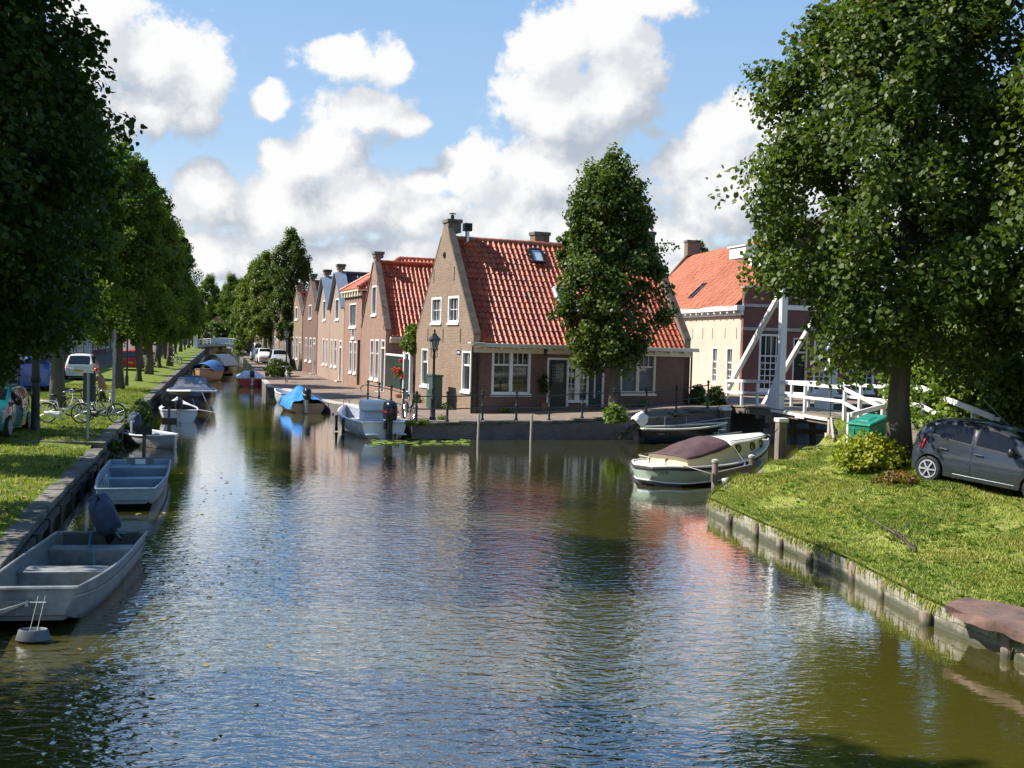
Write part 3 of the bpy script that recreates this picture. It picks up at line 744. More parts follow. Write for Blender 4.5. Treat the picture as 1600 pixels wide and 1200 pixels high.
def weeds(name, poly, zf, n, seed, label):
    r = np.random.default_rng(seed); V = []; val = []; xs = [p[0] for p in poly]; ys = [p[1] for p in poly]; c = 0
    while c < n:
        x, y = r.uniform(min(xs), max(xs)), r.uniform(min(ys), max(ys))
        if not inside((x, y), poly): continue
        c += 1; z = zf(x, y); sz = r.uniform(.05, .13); tone = r.uniform(.15, .8)
        for k in range(7):
            a = r.uniform(0, 2 * PI); ln = sz * r.uniform(.6, 1.2); wd = ln * .28; dx, dy = math.cos(a), math.sin(a); h = ln * r.uniform(.3, .8)
            V += [(x, y, z + .01), (x + dx * ln * .5 - dy * wd, y + dy * ln * .5 + dx * wd, z + h * .8), (x + dx * ln, y + dy * ln, z + h * .7), (x + dx * ln * .5 + dy * wd, y + dy * ln * .5 - dx * wd, z + h * .8)]
            val.append(min(.9, max(0, tone + r.normal(0, .1))))
    return tag(tri_mesh(name, V, L_bushw, val, 4), label, 'weeds', kind='stuff')
L_bushw = rnd_mat('weed_leaf', (0.05, 0.11, 0.014), (0.16, 0.22, 0.03), 0.55, 0.25, 0.25)
weeds('lawn_weeds', [(p[0] + 0.1, p[1]) for p in RIGHT[2:11]] + [(12, 38), (10.6, 31), (11.2, 26), (12.0, 20), (14, 9), (9, 9)], zr, 900, 41, 'broad leaved weeds dotted through the right lawn')
weeds('lawn_weeds', lawn_poly, zl, 500, 42, 'broad leaved weeds dotted through the left lawn')
# ================================================================== houses
def wall(mb, fn, outline, holes, th):
    """wall panel: fn(u, v, w) -> 3D (w = depth inwards), outline polygon and rectangular holes (u0,u1,v0,v1)"""
    polys = [[Vector((u, v, 0)) for u, v in outline]]
    for (a, b, c, d) in holes: polys.append([Vector((a, c, 0)), Vector((a, d, 0)), Vector((b, d, 0)), Vector((b, c, 0))])
    flat = [p for q in polys for p in q]
    tris = tessellate_polygon(polys)
    n = len(flat)
    vs = [fn(p.x, p.y, 0) for p in flat] + [fn(p.x, p.y, th) for p in flat]
    fs = [tuple(t) for t in tris] + [tuple(i + n for i in t)[::-1] for t in tris]
    o = 0
    for q in polys:
        k = len(q)
        for i in range(k):
            j = (i + 1) % k
            fs.append((o + i, o + j, n + o + j, n + o + i))
        o += k
    mb.add(vs, fs)
def window(parent, fn, r, cols=2, split=None, top_cols=None, rows=1, fw=0.09, dep=0.10, mf=None, glass=None, sill=True, casing=True, mun=0.028, name='window', label=None, mid=False, topglass=None):
    """sash window in hole r=(u0,u1,v0,v1); split = height fraction of the transom"""
    u0, u1, v0, v1 = r; mf = mf or M_white; glass = glass or M_glass
    mb = MB()
    def rb(a, b, c, d, w0, w1):
        vs = [fn(a, c, w0), fn(b, c, w0), fn(b, d, w0), fn(a, d, w0), fn(a, c, w1), fn(b, c, w1), fn(b, d, w1), fn(a, d, w1)]
        mb.add(vs, [(0, 1, 2, 3), (7, 6, 5, 4), (0, 4, 5, 1), (1, 5, 6, 2), (2, 6, 7, 3), (3, 7, 4, 0)])
    d0, d1 = dep - 0.05, dep + 0.03
    if casing: d0 = -0.012
    rb(u0, u0 + fw, v0, v1, d0, d1); rb(u1 - fw, u1, v0, v1, d0, d1)
    rb(u0 + fw, u1 - fw, v1 - fw, v1, d0, d1); rb(u0 + fw, u1 - fw, v0, v0 + fw, d0, d1)
    a, b, c, d = u0 + fw, u1 - fw, v0 + fw, v1 - fw
    s0, s1 = dep - 0.03, dep + 0.02
    lights = [(a, b)]
    if mid:
        m_ = (a + b) / 2; rb(m_ - fw * 0.75, m_ + fw * 0.75, c, d, d0 + 0.02, d1 - 0.004); lights = [(a, m_ - fw * 0.75), (m_ + fw * 0.75, b)]
    vs_ = c + (d - c) * split if split else None
    for (a, b) in lights:
        if split: rb(a, b, vs_ - 0.035, vs_ + 0.035, s0 - 0.01, s1)
        lo = (c, vs_ - 0.035) if split else (c, d)
        for k in range(1, cols):
            u = a + (b - a) * k / cols; rb(u - mun / 2, u + mun / 2, lo[0], lo[1], s0, s1)
        for k in range(1, rows):
            v = lo[0] + (lo[1] - lo[0]) * k / rows; rb(a, b, v - mun / 2, v + mun / 2, s0 + 0.003, s1)
        if split:
            tcn = top_cols or cols
            for k in range(1, tcn):
                u = a + (b - a) * k / tcn; rb(u - mun / 2, u + mun / 2, vs_ + 0.035, d, s0, s1)
    o = mb.build(name, mf, parent)
    if label: o['label'] = label
    pb = MB(); 
    a, b = u0 + fw * 0.5, u1 - fw * 0.5
    w_ = dep + 0.012
    cc, dd = v0 + fw * 0.5, v1 - fw * 0.5
    pb.add([fn(a, cc, w_), fn(b, cc, w_), fn(b, dd, w_), fn(a, dd, w_), fn(a, cc, w_ + .012), fn(b, cc, w_ + .012), fn(b, dd, w_ + .012), fn(a, dd, w_ + .012)],
           [(0, 1, 2, 3), (7, 6, 5, 4), (0, 4, 5, 1), (1, 5, 6, 2), (2, 6, 7, 3), (3, 7, 4, 0)])
    pb.build('pane', glass, o)
    if sill:
        sb = MB()
        vs = [fn(u0 - .06, v0 - .10, -0.07), fn(u1 + .06, v0 - .10, -0.07), fn(u1 + .06, v0 - .002, -0.05), fn(u0 - .06, v0 - .002, -0.05),
              fn(u0 - .06, v0 - .10, 0.0), fn(u1 + .06, v0 - .10, 0.0), fn(u1 + .06, v0 - .002, 0.0), fn(u0 - .06, v0 - .002, 0.0)]
        sb.add(vs, [(0, 1, 2, 3), (7, 6, 5, 4), (0, 4, 5, 1), (1, 5, 6, 2), (2, 6, 7, 3), (3, 7, 4, 0)])
        sb.build('sill', M_white if mf is not M_cream else M_cream, o)
    return o
def fbox(fn, u0, u1, v0, v1, w0, w1, mb=None):
    mb = mb or MB()
    vs = [fn(u0, v0, w0), fn(u1, v0, w0), fn(u1, v1, w0), fn(u0, v1, w0), fn(u0, v0, w1), fn(u1, v0, w1), fn(u1, v1, w1), fn(u0, v1, w1)]
    return mb.add(vs, [(0, 1, 2, 3), (7, 6, 5, 4), (0, 4, 5, 1), (1, 5, 6, 2), (2, 6, 7, 3), (3, 7, 4, 0)])
def pantiles(parent, org, ux, us, width, slope, m, cw=0.25, rh=0.33, amp=0.046, lip=0.035, clip=None, name='roof', seed=1, up=None):
    """pantile field: org = eaves corner, ux = unit along the eaves, us = unit up the slope"""
    org, ux, us = Vector(org), Vector(ux).normalized(), Vector(us).normalized()
    nn = ux.cross(us)
    if nn.z < 0: nn = -nn
    nc = int(round(width / cw)); nr = int(round(slope / rh)); cw = width / nc; rh = slope / nr
    prof = [(0.0, -0.15), (0.14, -0.75), (0.30, -0.85), (0.46, -0.45), (0.60, 0.35), (0.74, 0.95), (0.88, 0.75), (0.985, 0.15)]
    r = random.Random(seed); vs = []; fs = []; val = []
    k = len(prof)
    for j in range(nr):
        for i in range(nc):
            if clip and not clip((i + .5) * cw, (j + .5) * rh): continue
            o = len(vs); dz = r.uniform(-.009, .009); sk = r.uniform(-.012, .012)
            for e, (sv, hh) in enumerate(((j * rh - 0.04, lip), (j * rh - 0.04, lip + 0.018), ((j + 1) * rh, 0.016))):
                for (pu, pz) in prof:
                    vs.append(org + ux * ((i + pu) * cw + sk) + us * sv + nn * (pz * amp + hh + dz + .022 * math.sin(i * .23 + seed) * math.sin(j * .31 + seed * 2) - (0.018 if e == 0 else 0)))
            for e in range(2):
                for q in range(k - 1):
                    fs.append((o + e * k + q, o + e * k + q + 1, o + (e + 1) * k + q + 1, o + (e + 1) * k + q))
            val += [r.random()] * (2 * (k - 1))
    mb = MB(); mb.add(vs, fs); ob = mb.build(name, m, parent, smooth=True, fix=False)
    face_attr(ob.data, val)
    return ob
def ridge_caps(parent, a, b, m, r=0.13, ln=0.36, name='ridge_tiles'):
    a, b = Vector(a), Vector(b); n = int((b - a).length / ln); mb = MB()
    for i in range(n):
        p = a.lerp(b, i / n); q = a.lerp(b, (i + 0.97) / n)
        mb.tube([p, q], [r * 1.06, r * 0.94], 10)
    ob = mb.build(name, m, parent, smooth=True); face_attr(ob.data, [rng.random() for _ in ob.data.polygons])
    return ob
def chimney(parent, x, y, z0, z1, sx, sy, pot=None, m=None):
    mb = MB(); mb.box(x - sx / 2, x + sx / 2, y - sy / 2, y + sy / 2, z0, z1)
    c = mb.build('chimney', m or M_chim, parent, bevel=0.01)
    cb = MB(); cb.box(x - sx / 2 - .05, x + sx / 2 + .05, y - sy / 2 - .05, y + sy / 2 + .05, z1 - .12, z1 + .04); cb.build('chimney_cap', M_coping, c, bevel=0.015)
    return c
def slab(parent, pts, th, m, name):
    """thin roof deck below four points"""
    P = [Vector(p) for p in pts]; n = (P[1] - P[0]).cross(P[3] - P[0]).normalized()
    if n.z < 0: n = -n
    mb = MB(); mb.add(P + [p - n * th for p in P], [(0, 1, 2, 3), (7, 6, 5, 4), (0, 4, 5, 1), (1, 5, 6, 2), (2, 6, 7, 3), (3, 7, 4, 0)])
    return mb.build(name, m, parent)

# ---------------------------------------------------------------- the corner house
HA = (-1.67, 45.9); HR = math.atan2(.387, .922); Z0 = 0.66
hs = thing('corner_house', 'brown brick corner house with steep orange pantile roof, centre of the view', 'house', (HA[0], HA[1], Z0), HR)
LX, LY, EV, RZ = 10.65, 7.9, 3.02, 7.66
ff = lambda u, v, w: (u, w, v)                         # front wall (faces the basin)
gf = lambda u, v, w: (w, u, v)                         # gable wall (faces the canal): u runs back
rf_ = lambda u, v, w: (LX - w, u, v)
wf1 = (0.86, 2.66, 0.86, 2.86); wf2 = (7.05, 8.85, 0.92, 2.84); dr = (3.45, 6.25, 0.02, 2.46)
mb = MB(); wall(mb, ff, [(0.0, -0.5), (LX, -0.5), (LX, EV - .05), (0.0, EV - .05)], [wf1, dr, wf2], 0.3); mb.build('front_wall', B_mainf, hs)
gw = [(0.26, 1.33, 0.94, 2.66), (6.0, 7.0, 0.90, 2.66), (1.9, 3.32, 3.88, 5.06), (4.25, 5.67, 3.88, 5.06)]
gout = [(0, -0.5), (LY, -0.5), (LY, EV + .35), (LY / 2 + .55, RZ + .12), (LY / 2 + .32, RZ + .55), (LY / 2 - .32, RZ + .55), (LY / 2 - .55, RZ + .12), (0, EV + .35)]
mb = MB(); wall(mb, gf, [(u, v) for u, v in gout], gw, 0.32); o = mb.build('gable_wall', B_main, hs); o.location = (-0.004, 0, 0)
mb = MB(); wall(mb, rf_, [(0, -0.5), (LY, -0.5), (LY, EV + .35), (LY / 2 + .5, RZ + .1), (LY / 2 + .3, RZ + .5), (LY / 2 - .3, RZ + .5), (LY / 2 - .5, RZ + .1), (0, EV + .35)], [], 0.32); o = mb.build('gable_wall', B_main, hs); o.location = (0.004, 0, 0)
mb = MB(); mb.box(0.3, LX - .3, LY - .3, LY, -.5, EV - .05); mb.build('back_wall', B_main, hs)
# plinth and verge copings on the gable
mb = MB(); mb.box(0.004, LX - .004, -0.035, -0.002, -0.5, 0.32); mb.build('plinth', B_mainf, hs)
cp = MB()
for (a, b) in (((0, EV + .35), (LY / 2 - .55, RZ + .12)), ((LY, EV + .35), (LY / 2 + .55, RZ + .12))):
    for xx in (0.15, LX - 0.15): cp = MB(); cp.bar((xx, a[0], a[1] + .03), (xx, b[0], b[1] + .03), 0.33, 0.10, up=(0, 0, 1)); cp.build('verge_coping', M_verge, hs)
ns = Vector((0, LY / 2, RZ - EV)).normalized(); SL = math.hypot(LY / 2, RZ - EV)
slab(hs, [(0.33, -0.12, EV - .16), (LX - .33, -0.12, EV - .16), (LX - .33, LY / 2, RZ - .1), (0.33, LY / 2, RZ - .1)], 0.12, M_wooddark, 'roof_deck')
slab(hs, [(0.33, LY + .12, EV - .16), (LX - .33, LY + .12, EV - .16), (LX - .33, LY / 2, RZ - .1), (0.33, LY / 2, RZ - .1)], 0.12, M_wooddark, 'roof_deck')
SK = (3.75, 4.35, 5.25, 6.0)
pantiles(hs, (0.34, -0.22, EV - .16), (1, 0, 0), ns, LX - .68, SL + .18, M_tile, seed=3)
pantiles(hs, (LX - .34, LY + .22, EV - .16), (-1, 0, 0), Vector((0, -LY / 2, RZ - EV)), LX - .68, SL + .18, M_tile, seed=4)
ridge_caps(hs, (0.4, LY / 2, RZ + .06), (LX - .4, LY / 2, RZ + .06), M_tileold)
# gutter, fascia, drainpipes
mb = MB(); mb.box(-0.10, LX + .22, -0.40, -0.28, EV - .12, EV + .0); mb.box(-0.12, LX + .24, -0.44, -0.14, EV - .165, EV - .122); mb.box(0.0, LX, -0.13, -0.003, EV - .40, EV - .166); mb.box(-0.30, .35, -0.5, -.1, EV - .03, EV + .03)
for k in range(14): mb.box(0.35 + k * .75, 0.47 + k * .75, -0.38, -0.131, EV - .26, EV - .168)
mb.build('eaves_gutter', M_cream, hs, bevel=0.008)
mb = MB(); mb.tube([(-0.06, -0.10, EV - .1), (-0.06, -0.10, -.2)], 0.045, 10); mb.tube([(0.22, -0.07, EV - .4), (0.22, -0.07, -.2)], 0.03, 8); mb.build('drainpipe', M_iron, hs, smooth=True)
mb = MB(); mb.tube([(LX + .05, -.06, EV), (LX + .05, -.06, -.2)], 0.045, 10); mb.build('drainpipe', M_iron, hs, smooth=True)
window(hs, ff, wf1, cols=1, split=0.64, top_cols=3, mid=True, fw=.10, mf=M_white)
window(hs, ff, wf2, cols=1, split=0.64, top_cols=3, mid=True, fw=.10, mf=M_cream, glass=M_glassgrey, label='pale framed window with light curtains behind the glass')
# door group
u0, u1, v0, v1 = dr
mb = MB()
for (a, b) in ((u0, u0 + .09), (4.42, 4.50), (5.40, 5.48), (u1 - .09, u1)): fbox(ff, a, b, v0, v1, 0.0, 0.14, mb)
fbox(ff, u0 + .09, 4.42, v1 - .09, v1, 0.0, .139, mb); fbox(ff, 4.50, 5.40, v1 - .09, v1, 0.0, .139, mb); fbox(ff, 5.48, u1 - .09, v1 - .09, v1, 0, .139, mb)
fbox(ff, 4.50, 5.40, .50, .62, 0.0, .139, mb); fbox(ff, 4.83, 5.07, .62, v1 - .09, 0.03, .138, mb)
for (a, b) in ((4.50, 4.83), (5.07, 5.40)):
    for k in range(1, 5): fbox(ff, a, b, .62 + k * .35 - .012, .62 + k * .35 + .012, .07, .12, mb)
    fbox(ff, (a + b) / 2 - .012, (a + b) / 2 + .012, .62, v1 - .09, .071, .119, mb)
fr = mb.build('door_frame', M_white, hs)
pm = MB(); fbox(ff, 4.50, 4.83, .62, v1 - .09, .10, .11, pm); fbox(ff, 5.07, 5.40, .62, v1 - .09, .10, .11, pm); pm.build('pane', M_glass, fr)
pm = MB(); fbox(ff, 4.50, 5.40, .0, .50, .05, .13, pm); pm.build('kick_panel', B_mainf, fr)
for (a, b, lab) in ((u0 + .09, 4.42, 'black door with decorative grille over its glass'), (5.48, u1 - .09, 'black door with a narrow upright light')):
    dm = MB(); fbox(ff, a, b, .03, v1 - .09, .09, .14, dm)
    for q in (0.15, 0.95): fbox(ff, a + .14, b - .14, q, q + .55, .083, .09, dm)
    d_ = dm.build('door', M_dkgreen, hs, bevel=0.008); d_['label'] = lab
    hm = MB(); hm.tube([ff(b - .1, 1.0, .085), ff(b - .1, 1.0, .03), ff(b - .2, 1.0, .03)], .012, 6); hm.build('handle', M_chrome, d_, smooth=True)
    if a < 4:
        gm_ = MB(); fbox(ff, a + .16, b - .16, 1.35, 2.2, .078, .083, gm_); gp = gm_.build('pane', M_glass, d_)
        gr_ = MB()
        for i in range(5):
            for j in range(6):
                cx_ = a + .24 + i * .10; cz = 1.44 + j * .135
                if cx_ < b - .2: gr_.ring(ff(cx_, cz, .074), (0, 1, 0), .045, .008, 10, 4)
        gr_.build('grille', M_steel, d_, smooth=True)
    else:
        gm_ = MB(); fbox(ff, (a + b) / 2 - .035, (a + b) / 2 + .035, .7, 1.9, .077, .082, gm_); gm_.build('pane', M_lens, d_)
mb = MB(); mb.box(3.3, 6.4, -.34, -.037, -.4, .06); mb.build('doorstep', M_stone, hs, bevel=.015)
for uu in (3.28, 5.0):
    lm = MB(); lm.box(uu - .03, uu + .03, -.1, -.002, 2.72, 2.8); lm.lathe([(.03, 0), (.07, .04), (.09, .2), (.03, .26), (.01, .3)], 8, (uu, -.14, 2.56)); lm.build('wall_lamp', M_black, hs)
window(hs, gf, gw[0], cols=1, split=0.66, top_cols=2, fw=.08)
window(hs, gf, gw[1], cols=1, split=0.66, top_cols=2, fw=.08)
window(hs, gf, gw[2], cols=3, rows=2, fw=.10, sill=True); window(hs, gf, gw[3], cols=3, rows=2, fw=.10)
# anchors, owl hole, street name plate, gable details
am = MB()
for (u, v) in ((1.6, 3.0), (3.9, 3.0), (6.1, 3.0), (2.6, 5.75), (5.4, 5.75)): fbox(gf, u - .025, u + .025, v, v + .62, -.02, -.002, am)
am.build('wall_anchor', M_black, hs)
om = MB(); om.ring(gf(LY / 2, 6.95, -.02), (1, 0, 0), .11, .04, 14, 6); om.lathe([(.1, 0), (.1, .01)], 12, gf(LY / 2, 6.95, -.01), axis=(1, 0, 0)); om.build('gable_vent', M_black, hs)
sm = MB(); fbox(gf, 1.55, 1.95, 2.48, 2.68, -.025, -.004, sm); sg = sm.build('name_plate', M_bluesign, hs)
sm = MB(); fbox(gf, 1.63, 1.87, 2.54, 2.62, -.029, -.026, sm); sm.build('plate_lettering', M_white, sg)
c = chimney(hs, 0.32, LY / 2, RZ + .3, RZ + .86, .62, .70)
pm = MB(); pm.lathe([(.09, 0), (.08, .22), (.02, .22), (.02, .26), (.15, .27), (.15, .30)], 12, (.32, LY / 2, RZ + .89)); pm.build('chimney_pot', M_black, c, smooth=True)
fm = MB(); fm.lathe([(.10, -.3), (.10, .32)], 12, (1.02, LY / 2 - .1, RZ + .1)); fm.build('flue', M_chrome, hs, smooth=True)
fm = MB(); fm.box(.84, 1.20, LY / 2 - .28, LY / 2 + .08, RZ + .42, RZ + .78); fm.build('flue_cowl', M_black, hs, bevel=.02)
chimney(hs, 4.9, LY / 2 + .5, RZ - .6, RZ + .62, .75, .6)
c = chimney(hs, LX - .25, LY / 2, RZ + .3, RZ + .95, .62, .62)
pm = MB(); pm.lathe([(.11, 0), (.09, .25), (.12, .25), (.12, .3)], 12, (LX - .25, LY / 2, RZ + .98)); pm.build('chimney_pot', M_terra, c, smooth=True)
# roof window and dormer window frame
def on_roof(x, s, h): return Vector((x, -0.22, EV - .16)) + ns * s + Vector((0, -ns.z, ns.y)) * h
def roofwin(parent, fr_, x0, x1, s0, s1, h, mf, mg):
    fmb = MB()
    for (a, b, c_, d_) in ((x0, x0 + .08, s0, s1), (x1 - .08, x1, s0, s1), (x0 + .08, x1 - .08, s0, s0 + .09), (x0 + .08, x1 - .08, s1 - .09, s1)):
        P = [fr_(a, c_, 0), fr_(b, c_, 0), fr_(b, d_, 0), fr_(a, d_, 0), fr_(a, c_, h), fr_(b, c_, h), fr_(b, d_, h), fr_(a, d_, h)]
        fmb.add(P, [(0, 3, 2, 1), (4, 5, 6, 7), (0, 1, 5, 4), (1, 2, 6, 5), (2, 3, 7, 6), (3, 0, 4, 7)])
    o_ = fmb.build('roof_window', mf, parent)
    g_ = MB(); P = [fr_(x0 + .05, s0 + .05, h - .05), fr_(x1 - .05, s0 + .05, h - .05), fr_(x1 - .05, s1 - .05, h - .05), fr_(x0 + .05, s1 - .05, h - .05)]
    g_.add(P, [(0, 1, 2, 3)]); g_.build('pane', mg, o_)
    return o_
roofwin(hs, on_roof, 3.95, 4.58, 5.05, 5.95, .16, M_black, M_lens)
roofwin(hs, on_roof, 4.5, 5.45, 2.0, 3.5, .22, M_white, M_glass)

# ---------------------------------------------------------------- row of houses along the quay
ROWD = Vector((-.325, .946)).normalized(); ROWR = math.atan2(ROWD.y, ROWD.x) - PI / 2   # local y runs along the street away from us, local x into the plot
def house_at(name, label, x, y, z): return thing(name, label, 'house', (x, y, z), ROWR)
def gable_house(name, label, x, y, z, wid, eave, ridge, depth, brick, tile, holes, style, cap=None, capw=.34, side_eave=None, cw=.25, seed=1, chim=True, roofname='roof', left_eave=None, wmf=None):
    t = house_at(name, label, x, y, z)
    fn = lambda u, v, w: (w, u, v)
    ev2 = left_eave or eave; m_ = wid / 2
    out = [(0, -.5), (wid, -.5), (wid, ev2), (m_ + .32, ridge), (m_ + .28, ridge + .45), (m_ - .28, ridge + .45), (m_ - .32, ridge), (0, eave)]
    mb = MB(); wall(mb, fn, out, [h[0] for h in holes if h[1] != 'none'], .3); mb.build('gable_wall', brick, t)
    for (a, b) in (((0, eave), (m_ - .32, ridge)), ((wid, ev2), (m_ + .32, ridge))): cpb = MB(); cpb.bar((.12, a[0], a[1] + .04), (.12, b[0], b[1] + .04), capw, .12); cpb.build('verge_coping', cap or M_verge, t)
    for hl, kind, kw in holes:
        if kind == 'win': window(t, fn, hl, **kw)
        elif kind == 'door':
            dm = MB(); fbox(fn, hl[0] + .09, hl[1] - .09, hl[2] + .01, hl[3] - .5, .12, .17, dm)
            for q in (.12, .62): fbox(fn, hl[0] + .2, hl[1] - .2, hl[2] + .15 + q, hl[2] + .5 + q, .112, .12, dm)
            d_ = dm.build('door', kw.get('m', M_dkgreen), t, bevel=.006)
            hm = MB(); hm.lathe([(.02, 0), (.035, .03), (.02, .05)], 8, fn(hl[0] + .2, 1.0, .11), axis=(-1, 0, 0)); hm.build('handle', M_chrome, d_)
            fm_ = MB(); fbox(fn, hl[0], hl[0] + .09, hl[2], hl[3], 0, .18, fm_); fbox(fn, hl[1] - .09, hl[1], hl[2], hl[3], 0, .18, fm_); fbox(fn, hl[0] + .09, hl[1] - .09, hl[3] - .09, hl[3], 0, .18, fm_); fbox(fn, hl[0] + .09, hl[1] - .09, hl[3] - .5, hl[3] - .42, .01, .179, fm_)
            f_ = fm_.build('door_frame', M_white, t)
            gm_ = MB(); fbox(fn, hl[0] + .09, hl[1] - .09, hl[3] - .42, hl[3] - .09, .12, .13, gm_); gm_.build('pane', M_glass, f_)
            sm_ = MB(); fbox(fn, hl[0] - .1, hl[1] + .1, hl[2] - .3, hl[2], -.3, -.003, sm_); sm_.build('doorstep', M_stone, t, bevel=.01)
    # near side wall and back
    mb = MB(); mb.box(.3, depth, 0, .28, -.5, eave - .25); mb.build('side_wall', brick, t)
    mb = MB(); mb.box(.3, depth, wid - .28, wid, -.5, ev2 - .25); mb.build('side_wall', brick, t)
    rz = ridge + .02
    n1 = Vector((0, m_, rz - eave + .2)); s1 = n1.length
    pantiles(t, (depth, -.1, eave - .3), (-1, 0, 0), n1, depth - .3, s1 + .08, tile, cw=cw, seed=seed, name=roofname)
    n2 = Vector((0, -m_, rz - ev2 + .2))
    pantiles(t, (.3, wid + .1, ev2 - .3), (1, 0, 0), n2, depth - .3, n2.length + .08, tile, cw=cw, seed=seed + 1, name=roofname)
    slab(t, [(.3, -.05, eave - .36), (depth, -.05, eave - .36), (depth, m_, rz - .14), (.3, m_, rz - .14)], .08, M_wooddark, 'roof_deck')
    slab(t, [(.3, wid + .05, ev2 - .36), (depth, wid + .05, ev2 - .36), (depth, m_, rz - .14), (.3, m_, rz - .14)], .08, M_wooddark, 'roof_deck')
    ridge_caps(t, (.3, m_, rz + .05), (depth, m_, rz + .05), tile)
    bw = MB(); wall(bw, lambda u, v, w: (depth - w, u, v), [(0, -.5), (wid, -.5), (wid, ev2 - .35), (m_, rz - .2), (0, eave - .35)], [], .25); bw.build('back_wall', brick, t)
    if chim: chimney(t, .2, m_, ridge + .3, ridge + .62, .5, .66)
    return t
W = lambda a, b, c, d, **k: ((a, b, c, d), 'win', k)
tall = dict(cols=1, split=.66, top_cols=1, fw=.09)
h2 = gable_house('gabled_house', 'pink brick gabled house with orange pantile roof next to the green gate', -7.0, 59.9, .72, 7.0, 3.45, 7.35, 9.5, B_pink, M_tile,
                 [((.25, 1.25, .05, 2.95), 'door', {}), W(1.85, 2.75, .65, 2.95, **tall), W(3.25, 4.15, .65, 2.95, **tall), W(2.75, 4.05, 4.35, 6.05, cols=2, fw=.10)], 0, seed=11, left_eave=3.6)
mb = MB(); mb.box(.2, 9.5, -.42, -.12, 3.0, 3.12); mb.box(.2, 9.5, -.2, -.003, 2.78, 2.999); mb.build('eaves_gutter', M_cream, h2)
am = MB(); gf2 = lambda u, v, w: (w, u, v)
for (u, v) in ((.55, 3.5), (2.55, 6.0), (4.3, 6.0), (1.0, 4.3)): fbox(gf2, u - .025, u + .025, v, v + .6, -.02, -.002, am)
am.build('wall_anchor', M_black, h2)
# hip roofed house
h3 = house_at('hip_roofed_house', 'narrow pink brick house with a hipped orange roof and white cornice', -9.28, 66.5, .74)
f3 = lambda u, v, w: (w, u, v)
hl3 = [W(1.5, 2.35, .75, 2.75, **tall), W(3.0, 3.85, .75, 2.75, **tall), W(1.75, 4.05, 3.65, 5.15, cols=4, fw=.09), W(2.3, 3.3, 2.95, 3.6, cols=1, fw=.08, sill=True)]
dd = (.25, 1.15, .05, 2.85)
mb = MB(); wall(mb, f3, [(0, -.5), (5.9, -.5), (5.9, 5.75), (0, 5.75)], [h[0] for h in hl3] + [dd], .3); mb.build('front_wall', B_pink, h3)
for hl, k, kw in hl3: window(h3, f3, hl, **kw)
dm = MB(); fbox(f3, dd[0] + .06, dd[1] - .06, .06, dd[3] - .06, .16, .2, dm); 
for q in range(5): fbox(f3, dd[0] + .2, dd[1] - .2, .4 + q * .42, .7 + q * .42, .15, .16, dm)
dm.build('door', M_black, h3)
mb = MB(); mb.box(.3, 9, 0, .28, -.5, 5.75); mb.box(.3, 9, 5.62, 5.9, -.5, 5.75); mb.box(8.7, 9, .28, 5.62, -.5, 5.75); mb.build('side_wall', B_pink, h3)
mb = MB(); mb.box(-.28, 9.1, -.1, 6.0, 5.85, 5.98); mb.box(-.14, .0, -.05, 5.95, 5.55, 5.849)
for k in range(7): mb.box(-.24, -.141, .15 + k * .9, .38 + k * .9, 5.55, 5.849)
mb.build('cornice', M_cream, h3, bevel=.01)
hz_ = 5.98; ap = 8.1
nn3 = Vector((3.2, 0, ap - hz_)); 
pantiles(h3, (-.25, 5.95, hz_), (0, -1, 0), nn3, 6.0, nn3.length, M_tileold, clip=lambda a, s: abs(a - 3.0) < 3.05 * (1 - s / nn3.length) + .1, seed=21)
nn4 = Vector((0, 3.0, ap - hz_)); 
pantiles(h3, (9.0, -.1, hz_), (-1, 0, 0), nn4, 9.3, nn4.length, M_tileold, clip=lambda a, s: (9.3 - a) > 3.3 * (s / nn4.length) - .1, seed=22)
nn5 = Vector((0, -3.0, ap - hz_)); pantiles(h3, (-.25, 6.0, hz_), (1, 0, 0), nn5, 9.3, nn5.length, M_tileold, clip=lambda a, s: a > 3.3 * (s / nn5.length) - .1, seed=23)
ridge_caps(h3, (-.25, -.1, hz_ + .08), (3.0, 2.95, ap + .08), M_tileold); ridge_caps(h3, (-.25, 6.0, hz_ + .08), (3.0, 2.95, ap + .08), M_tileold); ridge_caps(h3, (3.0, 2.95, ap + .05), (9, 2.95, ap + .05), M_tileold)
mb = MB(); mb.add([(-.2, -.05, hz_ - .02), (9, -.05, hz_ - .02), (9, 5.95, hz_ - .02), (-.2, 5.95, hz_ - .02), (3.0, 2.95, ap - .06), (9, 2.95, ap - .06)], [(0, 1, 5, 4), (1, 2, 5), (2, 3, 4, 5), (3, 0, 4), (0, 3, 2, 1)]); mb.build('roof_deck', M_wooddark, h3)
# twin gables
tg = [W(.5, 1.0, .85, 2.75, cols=1, fw=.08, split=.65, top_cols=1), W(1.5, 2.0, .85, 2.75, cols=1, fw=.08, split=.65, top_cols=1)]
h4 = gable_house('gabled_house', 'pale pink gabled house with grey lead gable edges beside the hipped roof', -11.25, 72.3, .76, 5.6, 4.85, 7.3, 9, B_pale, M_tileblk,
                 [((.75, 1.65, .05, 2.75), 'door', dict(m=M_dkgreen)), W(2.7, 3.6, .9, 2.8, **tall), W(4.4, 5.0, .9, 2.8, **tall), W(2.1, 3.5, 4.15, 5.6, cols=2, fw=.09)], 0, cap=M_lead, capw=.75, seed=31)
h5 = gable_house('gabled_house', 'second pale pink gabled house with lead edges, half behind the canal tree', -13.1, 77.7, .78, 5.6, 4.85, 7.2, 9, B_pale, M_tileblk,
                 [W(.8, 1.4, .9, 2.8, **tall), W(2.3, 3.0, .9, 2.8, **tall), W(1.9, 3.2, 4.15, 5.6, cols=2, fw=.09)], 0, cap=M_lead, capw=.75, seed=33)
px_, py_ = -15.0, 83.2
